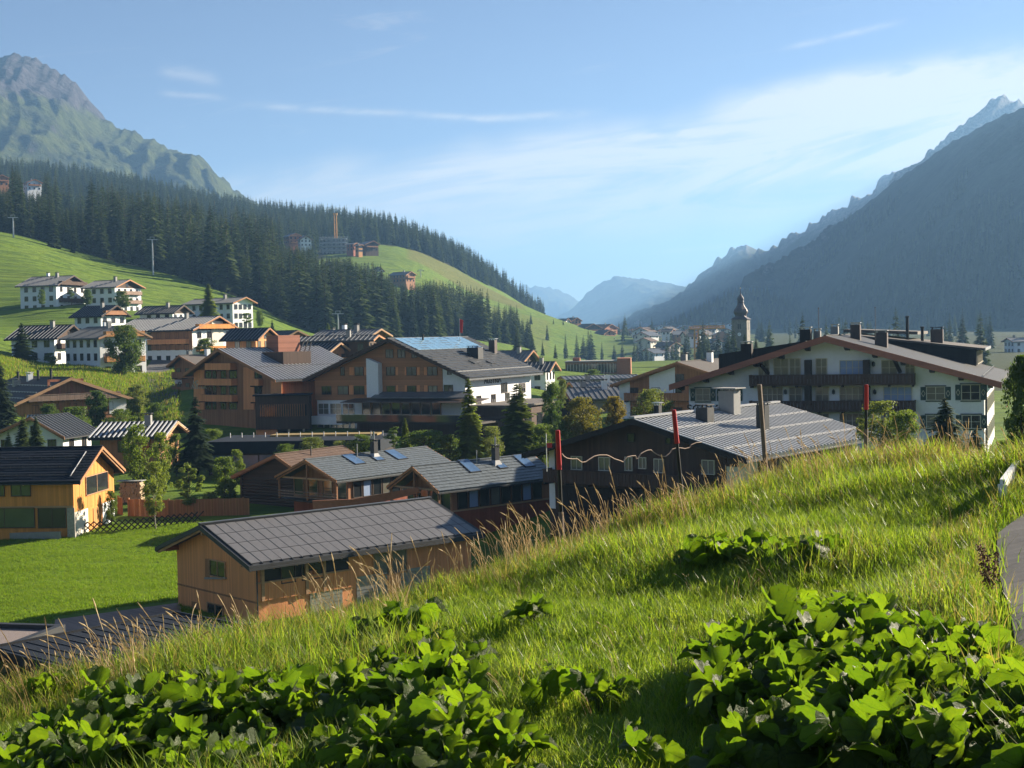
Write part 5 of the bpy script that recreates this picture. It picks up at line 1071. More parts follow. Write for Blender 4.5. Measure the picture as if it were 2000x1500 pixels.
# scaffolded shell on the hill
def shell():
    p = hit(655, 497, 900); e = empty('scaffolded_building', tuple(p), R(8), 'grey building shell wrapped in scaffolding below the orange crane on the hill', 'building')
    for k in range(4): MB().box(-11 + (k == 3) * 4, 9, 0, 10, k * 3.2 - 4 * (k == 0), k * 3.2 + 2.7).build('storey', M['concrete'], e); MB().box(-11.6, 9.6, -.8, 10.6, k * 3.2 + 2.7, k * 3.2 + 3.1).build('floor_slab', M['blue_grey_plaster'], e)
    for k in range(4):
        for u in range(5): MB().box(-9.5 + u * 3.8, -7.5 + u * 3.8, -.06, 0, k * 3.2 + .8, k * 3.2 + 2.2).build('opening', M['black_paint'], e)
    b = MB()
    for x in np.linspace(-12, 10, 10): b.box(x - .12, x + .12, -1.9, -1.7, -4, 14)
    for z in np.arange(1.5, 14, 2.4): b.box(-12, 10, -1.95, -1.0, z, z + .2)
    b.build('scaffold', M['steel'], e)
shell()
def crane(label, px, py_top, py_base, d, jx0, jx1, jib=True):
    p, q = at(px, py_base, d), at(px, py_top, d); H = q[2] - p[2] + 4; e = empty('tower_crane', (p[0], p[1], p[2] - 4), R(0), label, 'crane'); b = MB(); w = .9
    for sx in (-w, w):
        for sy in (-w, w): b.box(sx - .26, sx + .26, sy - .26, sy + .26, -6, H)
    for k, z in enumerate(np.arange(0, H - 1.6, 1.8)):
        s_ = 1 if k % 2 else -1
        for sy in (-w, w): b.bar((-w * s_, sy, z), (w * s_, sy, z + 1.8), .14, .14)
        for sx in (-w, w): b.bar((sx, -w * s_, z), (sx, w * s_, z + 1.8), .14, .14)
    b.build('mast', M['crane_yellow'], e)
    if jib:
        sc = d / F; x0, x1 = (jx0 - px) * sc, (jx1 - px) * sc; b = MB()
        for y in (-.6, .6): b.bar((x0, y, H), (x1, y, H + .3), .6, .6)
        b.bar((x0 * .4, 0, H + 1.5), (x1 * .97, 0, H + 1.3), .4, .4)
        n = 22
        for k in range(n): a, c = x0 + (x1 - x0) * k / n, x0 + (x1 - x0) * (k + 1) / n; b.bar((a, .6 * (1 if k % 2 else -1), H), ((a + c) / 2, 0, H + 1.4), .12, .12); b.bar(((a + c) / 2, 0, H + 1.4), (c, .6 * (1 if k % 2 else -1), H), .12, .12)
        b.build('jib', M['crane_yellow'], e); MB().box(x0, x0 + 2.2, -.9, .9, H - 1.6, H - .1).build('counterweight', M['concrete'], e)
        MB().box(.9, 2.4, -.8, .8, H - 2.2, H - .3).build('cab', M['white_paint'], e); b = MB(); b.tube([(x1 * .7, 0, H), (x1 * .7, 0, H - 9)], .06, 4); b.build('hoist_rope', M['dark_metal'], e)
    else: MB().box(-1.6, 1.6, -1.2, 1.2, H, H + 1.6).build('slewing_unit', M['crane_yellow'], e)
crane('orange tower crane with a long jib beside the church tower', 1361, 643, 705, 640, 1346, 1417)
crane('orange crane mast rising from the scaffolded building on the hill', 656, 420, 470, 1160, 0, 0, False)

# ---------------------------------------------------------------- church
def church():
    d = 480; p = at(1447, 624, d); g = -14.0; h = p[2] - g; e = empty('church_tower', (p[0], p[1], g), R(-22), 'old stone church tower with dark onion dome and gilded ball on its tip', 'church'); a = 2.55
    MB().box(-a, a, -a, a, -3, h).build('wall', M['tower_stone'], e)
    b = MB()
    for z in (h - 11, h - .25): b.box(-a - .12, a + .12, -a - .12, a + .12, z, z + .3)
    b.build('cornice', M['tower_stone'], e)
    b = MB(); b.lathe([((a + .45) * 1.414, h), (2.3, h + 1.0), (2.05, h + 1.6)], 4); b.f = b.f; o = b.build('skirt_roof', M['onion_copper'], e)
    b = MB(); b.lathe([(1.9, h + 1.2), (2.1, h + 1.7), (2.4, h + 2.2), (2.45, h + 2.7), (2.2, h + 3.4), (1.6, h + 4.2), (1.15, h + 5.0), (1.0, h + 5.7), (1.15, h + 5.9), (1.05, h + 6.2), (1.0, h + 6.4), (1.15, h + 6.8), (1.0, h + 7.4), (.6, h + 8.0), (.2, h + 8.6), (.1, h + 9.2), (.05, h + 10.4), (0, h + 10.5)], 8)
    me = b.build('onion_dome', M['onion_copper'], e)
    MB().lathe([(0, h + 10.3), (.22, h + 10.5), (.22, h + 10.65), (0, h + 10.85)], 8).build('gilded_ball', M['gilding'], e)
    for u in (-.32, .32): MB().box(u - .18, u + .18, -a - .03, -a + .05, h - 3.2, h - 1.5).build('belfry_opening', M['black_paint'], e)
    MB().box(a - .05, a + .03, -.45, .1, h - 3.6, h - 1.0).build('belfry_opening', M['black_paint'], e)
    b = MB(); b.lathe([(0, 0), (.62, 0), (.62, .1), (0, .1)], 20); o = b.build('clock_face', M['white_plaster'], e, (0, -a - .02, h - 5.0)); o.rotation_euler = (math.pi / 2, 0, 0)
    MB().box(-.04, .04, -.16, -.12, 0, .45).box(-.3, 0, -.16, -.12, -.04, .04).build('clock_hands', M['black_paint'], e, (0, -a - .02, h - 5.0))
church()
# ================================================================ small things around the place
def ground_at(px, d):
    p = at(px, 800, d); return np.array([p[0], p[1], g1(p[0], p[1])])
def snow_pole(label, top, bot, red0, red1, blk1, d, wood_w=.05):
    p, q = at(*bot, d), at(*top, d); e = empty('snow_pole', tuple(p), 0, label, 'snow pole', 'snow poles along the crest'); v = Vector(q - p); f = lambda y: v * ((y - bot[1]) / (top[1] - bot[1]))
    b = MB(); b.tube([f(bot[1]) * 0 - v * .15, f(blk1)], wood_w, 7); b.build('stake', M['pole_wood'], e)
    if red1:
        MB().tube([f(blk1 + 12), f(red1)], .034, 8).build('black_section', M['black_paint'], e); MB().tube([f(red1), f(red0), f(red0 - 1)], [.05, .045, .03], 8).build('red_section', M['red_paint'], e)
snow_pole('snow pole with long red top nearest the timber house, leftmost of the poles', (1089, 841), (1099, 1074), 841, 917, 1000, 26.6)
snow_pole('leaning snow pole with narrow red top in front of the dark farmhouse gable', (1316, 801), (1335, 998), 801, 866, 948, 28.6, .045)
snow_pole('bare wooden snow pole without any red, in front of the ribbed roof', (1483, 750), (1498, 950), 750, 0, 751, 31.4, .055)
snow_pole('short red-tipped snow pole in front of the white hotel, rightmost of the poles', (1692, 752), (1691, 908), 752, 800, 838, 31.6, .05)
p = at(1103, 1000, 26.4); q = at(1108, 1080, 26.4); MB()
pts = [(390, 1145), (405, 1165), (430, 1180), (470, 1186), (510, 1185), (528, 1200), (545, 1212), (575, 1208), (600, 1190), (640, 1165), (680, 1155), (740, 1155), (770, 1168), (800, 1185), (840, 1198), (870, 1210), (880, 1190), (900, 1170), (935, 1162), (965, 1160), (973, 1185), (985, 1178), (1005, 1145), (1030, 1130), (1060, 1117), (1085, 1115), (1105, 1132), (1130, 1150), (1170, 1166), (1200, 1165), (1230, 1140), (1250, 1110), (1290, 1097), (1320, 1100), (1350, 1105), (1385, 1097), (1400, 1075), (1440, 1058), (1480, 1055)]
b = MB(); b.tube([tuple(at(1000 + x / 4, 600 + y / 4, 26.5 + (x - 390) / 900 * 2.2)) for x, y in pts], .0115, 5); props(b.build('rope', M['rope_fibre']), 'loose wavy rope strung from the first red snow pole to the second', 'rope')
def lift_pylon(label, px, y0, y1, d, arm=2.2):
    p, q = at(px, y1, d), at(px + (2 if px < 400 else 1), y0, d); e = empty('lift_pylon', tuple(p), R(20), label, 'lift pylon', 'ski lift pylons'); H = q[2] - p[2]
    MB().tube([(0, 0, -2), (0, 0, H)], [.42, .26], 8).build('mast', M['steel'], e); b = MB(); b.box(-arm, arm, -.15, .15, H - .3, H); b.box(-.9, .9, -.1, .1, H + .8, H + 1.0); b.box(-.9, -.75, -.1, .1, H, H + .8); b.box(.75, .9, -.1, .1, H, H + .8); b.build('crossarm', M['steel'], e)
    for s_ in (-1, 1): MB().box(s_ * arm - .2, s_ * arm + .2, -1.2, 1.2, H - .7, H - .3).build('sheave_train', M['dark_metal'], e)
lift_pylon('ski lift pylon at the far left on top of the bright meadow', 27, 424, 481, 612); lift_pylon('slightly leaning ski lift pylon on the meadow crest before the dark forest', 299, 467, 531, 606)
lift_pylon('slim lift pylon rising behind the wooden houses at the forest foot', 661, 612, 656, 540); lift_pylon('small lift pylon far out on the green slope', 1246, 690, 706, 900)
lift_pylon('tiny lift pylon above the clearing chalet', 822, 528, 546, 1060)
# lattice fence of crossed stakes
def lattice():
    a, c = hit(128, 1046, 70), hit(392, 1021, 70); e = empty('crossed_stake_fence', tuple(a), 0, 'rustic fence of crossed wooden stakes along the garden of the golden house', 'fence'); v = Vector(c - a); n = 22
    sm = None
    for i in range(n):
        p = v * ((i + .5) / n); z = g1(a[0] + p.x, a[1] + p.y) - a[2]; t = v.normalized()
        for s_ in (-1, 1): b = MB(); b.bar(Vector((p.x, p.y + .04 * s_, z)) - t * .62 * s_, Vector((p.x, p.y + .04 * s_, z + 1.15)) + t * .62 * s_, .1, .1); b.build('stake', M['dark_wood'], e)
lattice()
def board_fence():
    for lb, P in (('reddish brown board fence behind the birch trees, left part by the log stack', [(231, 1003), (240, 1007)]), ('long reddish brown board fence closing the garden behind the birch trees', [(252, 1008), (330, 1010), (488, 1006)])):
        e = None
        for (x0, y0), (x1, y1) in zip(P[:-1], P[1:]):
            a, c = hit(x0, y0, 70), hit(x1, y1, 70)
            if e is None: o = a; e = empty('board_fence', tuple(a), 0, lb, 'fence')
            v = c - a; L = np.linalg.norm(v[:2]); n = max(2, int(L / .62)); ang = math.atan2(v[1], v[0])
            me = cached(('fence_board', round(L / n, 2)), lambda: MB().box(0, L / n - .03, -.03, .03, -.4, 1.75).mesh('board', M['brown_boards'])); pm = cached('fence_post', lambda: MB().box(-.08, .08, -.1, .1, -.5, 1.9).mesh('post', M['brown_boards']))
            for i in range(n):
                p = a + v * i / n - o; q = link('board', me, e, (p[0], p[1] + .015 * (i % 2), p[2] + .02 * ((i * 5) % 3)), ang)
                if i % 4 == 0: link('post', pm, e, tuple(p), ang)
board_fence()
def log_stack():
    a = hit(236, 982, 80); e = empty('log_stack', tuple(a), R(-8), 'stack of pale split logs under a grey sheet beside the golden house', 'log stack'); rr = random.Random(5)
    lm = [MB().lathe([(0, -.5), (r, -.5), (r, .5), (0, .5)], 7).mesh('log', M['logs_light']) for r in (.13, .16, .19)]
    for k in range(9):
        for i in range(9): o = link('log', lm[rr.randrange(3)], e, (.15 + i * .27 + .13 * (k % 2) + rr.uniform(-.03, .03), rr.uniform(-.12, .12), .2 + k * .24)); o.rotation_euler = (math.pi / 2, rr.uniform(0, 3), 0)
    MB().box(-.2, 2.7, -.7, .7, 2.4, 2.46).build('cover_sheet', M['canvas_grey'], e)
log_stack()
a, c = hit(-40, 1058, 80), hit(117, 1054, 80); b = MB(); v = c - a; n_ = np.array([v[1], -v[0], 0]); n_ = n_ / np.linalg.norm(n_) * .25
b.prism([tuple(a + [0, 0, -.6]), tuple(c + [0, 0, -.6]), tuple(c + n_ * -1 + [0, 0, -.6]), tuple(a - n_ + [0, 0, -.6])], (0, 0, 1.35)); props(b.build('garden_wall', M['concrete']), 'low concrete garden wall in front of the golden house', 'wall')
# village road between the chalets
def strip(name, pts, w, mat, lift=.12):
    P = [np.array(p, float) for p in pts]; V = []
    for i, p in enumerate(P):
        t = P[min(i + 1, len(P) - 1)] - P[max(i - 1, 0)]; s_ = np.array([t[1], -t[0]]) / np.hypot(t[0], t[1]) * w / 2
        for k in (-1, -.5, 0, .5, 1): q = p[:2] + s_ * k; V.append((q[0], q[1], g1(q[0], q[1]) + lift))
    F_ = [(i * 5 + k, i * 5 + k + 1, i * 5 + k + 6, i * 5 + k + 5) for i in range(len(P) - 1) for k in range(4)]
    b = MB(); b.add(V, F_); return props(b.build(name, M[mat]), kind='structure')
def dense(pts, n=8):
    out = []
    for a, c in zip(pts[:-1], pts[1:]): out += [np.array(a) + (np.array(c) - np.array(a)) * k / n for k in range(n)]
    return out + [np.array(pts[-1])]
strip('village_road', dense([tuple(hit(*q)[:2]) for q in ((318, 800), (322, 768), (314, 742), (306, 722), (318, 705))]), 5, 'asphalt', .3)
strip('hillside_road', dense([(-2, -30), (4.2, -4), (6.25, 11), (7.3, 14.5), (8.05, 16.8), (9.5, 18.8), (12.6, 19.6), (20, 20), (32, 20)]), 4.4, 'asphalt', .06)
def guard_rail():
    a, c, d_ = at(1958, 946, 19.8), at(1986, 908, 21.6), at(2060, 905, 21.8); e = empty('guard_rail', (a[0], a[1], g1(a[0], a[1])), 0, 'white box-beam guard rail at the road bend on the right edge', 'guard rail'); o = np.array(e.location)
    b = MB(); b.bar(a - o, c - o, .07, .14); b.bar(c - o, d_ - o, .07, .14); b.build('top_rail', M['white_paint'], e)
    b = MB(); z = np.array([0, 0, -.30]); b.bar(a - o + z, c - o + z, .06, .1); b.bar(c - o + z, d_ - o + z, .06, .1); b.build('lower_rail', M['white_paint'], e)
    for q in (a, (a + c) / 2, c, (c + d_) / 2, d_):
        gz = g1(q[0], q[1]); MB().box(-.05, .05, -.05, .05, -.3, max(q[2] - gz, .3)).build('post', M['white_paint'], e, (q[0] - o[0], q[1] - o[1], gz - o[2]))
guard_rail()
def mailbox_flag():
    p = at(1067, 868, 104); e = empty('flag_mast', tuple(p), 0, 'small red and white flag on a short pole above the dark farmhouse eave', 'flag'); MB().tube([(0, 0, -2), (0, 0, .75)], .03, 5).build('pole', M['white_paint'], e)
    MB().box(.03, .42, -.01, .01, -.25, .1).build('flag_cloth', M['flag_red'], e); MB().lathe([(0, .75), (.07, .8), (0, .87)], 6).build('finial', M['gilding'], e)
mailbox_flag()

# ================================================================ trees
def leafmat(name, c0, c1, trans=.35, rough=.6, randomness=.35, tcol=None):
    mt, nt, n, m, mix, p, o = newmat(name)
    rnd = n('ShaderNodeObjectInfo').outputs['Random']; tc = n('ShaderNodeTexCoord').outputs['Object']
    q = n('ShaderNodeTexNoise', ins={'Vector': tc, 'Scale': 1.3, 'Detail': 4, 'Roughness': .7}).outputs[0]
    f = m('ADD', m('MULTIPLY', q, 1 - randomness), m('MULTIPLY', rnd, randomness)); f = n('ShaderNodeMapRange', f, .25, .75).outputs[0]
    c = mix(f, c0, c1); nt.links.new(c, p.inputs['Base Color']); p.inputs['Roughness'].default_value = rough; p.inputs['Specular IOR Level'].default_value = .25
    tr = n('ShaderNodeBsdfTranslucent', mix(1.0, c, tcol or (1.7, 1.7, .8), 'MULTIPLY')); ms = n('ShaderNodeMixShader', trans, p.outputs[0], tr.outputs[0]); nt.links.new(ms.outputs[0], o.inputs[0])
    return mt
leafmat('spruce_needles', (.022, .042, .018), (.075, .105, .034), .25, .6, .6); leafmat('larch_needles', (.15, .195, .036), (.22, .26, .05), .7, .6, .35, (2.1, 2.1, .9)); leafmat('young_spruce', (.045, .085, .026), (.095, .135, .036), .32)
leafmat('leaf_dark', (.04, .08, .016), (.085, .13, .026), .42); leafmat('leaf_mid', (.07, .12, .02), (.13, .175, .034), .45); leafmat('leaf_birch', (.10, .15, .024), (.17, .21, .045), .5); leafmat('leaf_autumn', (.10, .12, .024), (.20, .15, .035), .45); leafmat('leaf_olive', (.10, .13, .034), (.16, .19, .055), .42)
def conifer(h, rmax, layers, br, seed, fine=False, sparse=0.0, droop=.35, pw=.85, base=.06):
    """spruce: tapered trunk and whorls of drooping sprays; returns trunk and spray arrays"""
    rr = np.random.default_rng(seed); V, Q = [], []
    for k in range(layers):
        t = (k + rr.uniform(-.3, .3)) / layers; z0_ = h * (base + (1 - base) * t); z = z0_
        if z > h * .99: continue
        rad = rmax * (1 - t) ** pw * rr.uniform(.78, 1.15) + .12
        nb = max(4, int(br * (1 - .5 * t)))
        a0 = rr.uniform(0, 6.28)
        for i in range(nb):
            if rr.random() < sparse: continue
            a = a0 + 6.283 * (i + rr.uniform(-.35, .35)) / nb; r = rad * rr.uniform(.62, 1.12); up = .10 * rad * (1 - t)
            z = min(z0_ + rr.uniform(-.6, .6) * h / layers, h * .985); d = np.array([math.cos(a), math.sin(a), 0]); s = np.array([-math.sin(a), math.cos(a), 0]); dr = droop * r * rr.uniform(.7, 1.3)
            P0, P1, P2 = np.array([0, 0, z]), np.array([0, 0, z - dr * .25 + up]) + d * r * .55, np.array([0, 0, z - dr]) + d * r
            if not fine:
                w = r * rr.uniform(.24, .38); b = len(V)
                V += [P0, P1 + s * w - [0, 0, w * .35], P1 - s * w - [0, 0, w * .35], P2, P1 - [0, 0, w * .9]]
                Q += [(b, b + 1, b + 3), (b, b + 3, b + 2), (b, b + 4, b + 3)]
            else:
                m_ = 8
                for j in range(m_):
                    f = (j + .6) / m_; c = P0 * (1 - f) ** 2 + 2 * P1 * f * (1 - f) + P2 * f * f
                    for sd in (-1, 1, 0):
                        l = (r * rr.uniform(.28, .5) + .12) * (1.15 - .5 * f); dirv = (s * sd * .85 + d * .6 + np.array([0, 0, -.45 if sd == 0 else -.3 + rr.uniform(-.2, .2)])); dirv /= np.linalg.norm(dirv)
                        sv = np.cross(dirv, [0, 0, 1.0]); sv /= np.linalg.norm(sv) + 1e-6; ww = l * .3; b = len(V)
                        V += [c + sv * ww * .4, c - sv * ww * .4, c + dirv * l * .6 - sv * ww, c + dirv * l, c + dirv * l * .6 + sv * ww]; Q += [(b, b + 1, b + 2), (b, b + 2, b + 3), (b, b + 3, b + 4), (b, b + 4, b)][0:0] + [(b, b + 1, b + 2), (b, b + 2, b + 3), (b, b + 3, b + 4)]
    # leader
    b = len(V); V += [np.array([.12, 0, h * .93]), np.array([-.08, .1, h * .93]), np.array([-.06, -.1, h * .93]), np.array([0, 0, h])]; Q += [(b, b + 1, b + 3), (b + 1, b + 2, b + 3), (b + 2, b, b + 3)]
    return np.array(V), np.array(Q)
def trunk(h, r, seed=0, lean=.02, n=7):
    b = MB(); rr = random.Random(seed); b.tube([(lean * h * t * rr.uniform(.5, 1.5), lean * h * t * rr.uniform(-1, 1), h * t - .4 * (t == 0)) for t in (0, .25, .5, .75, 1)], [r, r * .8, r * .6, r * .35, r * .06], n); return b
def conifer_one(name, h, rmax, layers, br, seed, mats, **k):
    V, Q = conifer(h, rmax, layers, br, seed, **k); t = trunk(h * .96, h * .012, seed, 0.0, 5); n = len(V)
    tv = np.array(t.v); tf = np.array([q for f in t.f if len(f) == 4 for q in ((f[0], f[1], f[2]), (f[0], f[2], f[3]))])
    return np_mesh(name, np.r_[V, tv], np.r_[Q, tf + n], mats, False, np.r_[np.zeros(len(Q)), np.ones(len(tf))])
SPR = [conifer_one('spruce_tree', 25, r, 30, 12, i, [M['spruce_needles'], M['bark']], pw=pw) for i, (r, pw) in enumerate(((4.6, .8), (3.9, .75), (5.2, .9), (3.5, .7), (4.4, .95), (4.0, .6)))]
def crown(R_, H_, lumps, leaves, size, seed, squash=.8, low=.25):
    rr = np.random.default_rng(seed); C = []
    for i in range(lumps):
        t = rr.uniform(0, 1); a = rr.uniform(0, 6.283); prof = math.sin(math.pi * min(.97, (.10 + .83 * t))) ** .6 * rr.uniform(.75, 1.15); r = R_ * prof * rr.random() ** .5 * .92
        C.append((r * math.cos(a), r * math.sin(a), H_ * (low + (1 - low) * t), R_ * rr.uniform(.13, .34)))
    C = np.array(C); k = rr.integers(0, lumps, leaves); d = rr.normal(size=(leaves, 3)); d /= np.linalg.norm(d, axis=1)[:, None]
    rad = C[k, 3] * (.25 + 1.0 * rr.random(leaves) ** .8); P = C[k, :3] + d * rad[:, None] * [1, 1, squash]; P[:, 2] = np.clip(P[:, 2], H_ * low * .6, H_ * 1.02)
    nrm = d + rr.normal(size=(leaves, 3)) * .55; nrm /= np.linalg.norm(nrm, axis=1)[:, None]; u = np.cross(nrm, rr.normal(size=(leaves, 3))); u /= np.linalg.norm(u, axis=1)[:, None]; v = np.cross(nrm, u); s = size * rr.uniform(.6, 1.3, leaves)[:, None]
    V = np.stack([P - u * s, P - v * s * .55, P + u * s, P + v * s * .55], 1).reshape(-1, 3); Q = np.arange(leaves * 4).reshape(-1, 4); return V, Q, C
def limbs(H_, C, r, seed, low):
    rr = random.Random(seed); b = MB(); top = H_ * .8; b.tube([(0, 0, -.5), (.03 * H_ * rr.uniform(-1, 1), .02 * H_, H_ * .35), (.03 * H_ * rr.uniform(-1, 1), 0, top)], [r, r * .7, r * .2], 7)
    for c in C[:: max(1, len(C) // 14)]: z0 = min(c[2] * .75, top * .85); b.tube([(0, 0, max(z0, .15 * H_)), (c[0] * .5, c[1] * .5, (z0 + c[2]) / 2 + .1), (c[0], c[1], c[2])], [r * .38, r * .22, r * .06], 5)
    return b
PROTO = {}
def tree_proto(kind, v):
    key = (kind, v)
    if key in PROTO: return PROTO[key]
    if kind in ('spruce', 'larch', 'young'):
        mt = {'spruce': 'spruce_needles', 'larch': 'larch_needles', 'young': 'young_spruce'}[kind]
        V, Q = conifer(10, {'spruce': 2.2, 'larch': 1.75, 'young': 2.1}[kind] * (1 + .12 * (v % 3 - 1)), 30 if kind != 'larch' else 42, 14 if kind != 'larch' else 16, 100 + v, fine=True, sparse=.05 if kind != 'larch' else .22, droop={'spruce': .4, 'larch': .15, 'young': .25}[kind], pw=.85 if kind != 'larch' else .75)
        PROTO[key] = (np_mesh('crown', V, Q, M[mt]), trunk(9.6, .16, v, .004).mesh('trunk', M['bark']))
    else:
        mt, R_, low, nl, ns = {'round': ('leaf_dark', 4.2, .16, 90, 10000), 'bush': ('leaf_mid', 4.0, .10, 70, 8000), 'autumn': ('leaf_autumn', 4.3, .12, 80, 9000), 'birch': ('leaf_birch', 2.7, .22, 70, 6000), 'olive': ('leaf_olive', 5.0, .08, 70, 8000), 'sapling': ('leaf_mid', 2.2, .3, 26, 2600)}[kind]
        V, Q, C = crown(R_, 10, nl, ns, .22 if kind != 'birch' else .17, 200 + v, low=low)
        PROTO[key] = (np_mesh('crown', V, Q, M[mt]), limbs(10, C, .24 if kind not in ('birch', 'sapling') else .13, v, low).mesh('trunk', M['birch_bark' if kind == 'birch' else 'bark']))
    return PROTO[key]
def tree(name, label, kind, px, py_top, py_base, d=None, width=None, v=0, group=None, yaw=None):
    """a tree whose foot is seen (or hidden) at py_base and whose tip is at py_top"""
    if d is None: p = hit(px, py_base, 46); d = p[1]
    else: p = at(px, py_base, d)
    q = at(px, py_top, d); h = q[2] - p[2]; e = empty(name, tuple(p), yaw if yaw is not None else random.uniform(0, 6), label, 'tree' if kind not in ('bush', 'olive') else 'bush', group)
    cm, tm = tree_proto(kind, v); w = {'spruce': 4.4, 'larch': 3.6, 'young': 4.2, 'round': 10.5, 'bush': 10, 'autumn': 10.4, 'birch': 7, 'olive': 11.5, 'sapling': 5.4}[kind]
    sx = (width * d / F) / w if width else h / 10
    for nm, me in (('crown', cm), ('trunk', tm)): o = link(nm, me, e); o.scale = (sx, sx, h / 10)
    return e
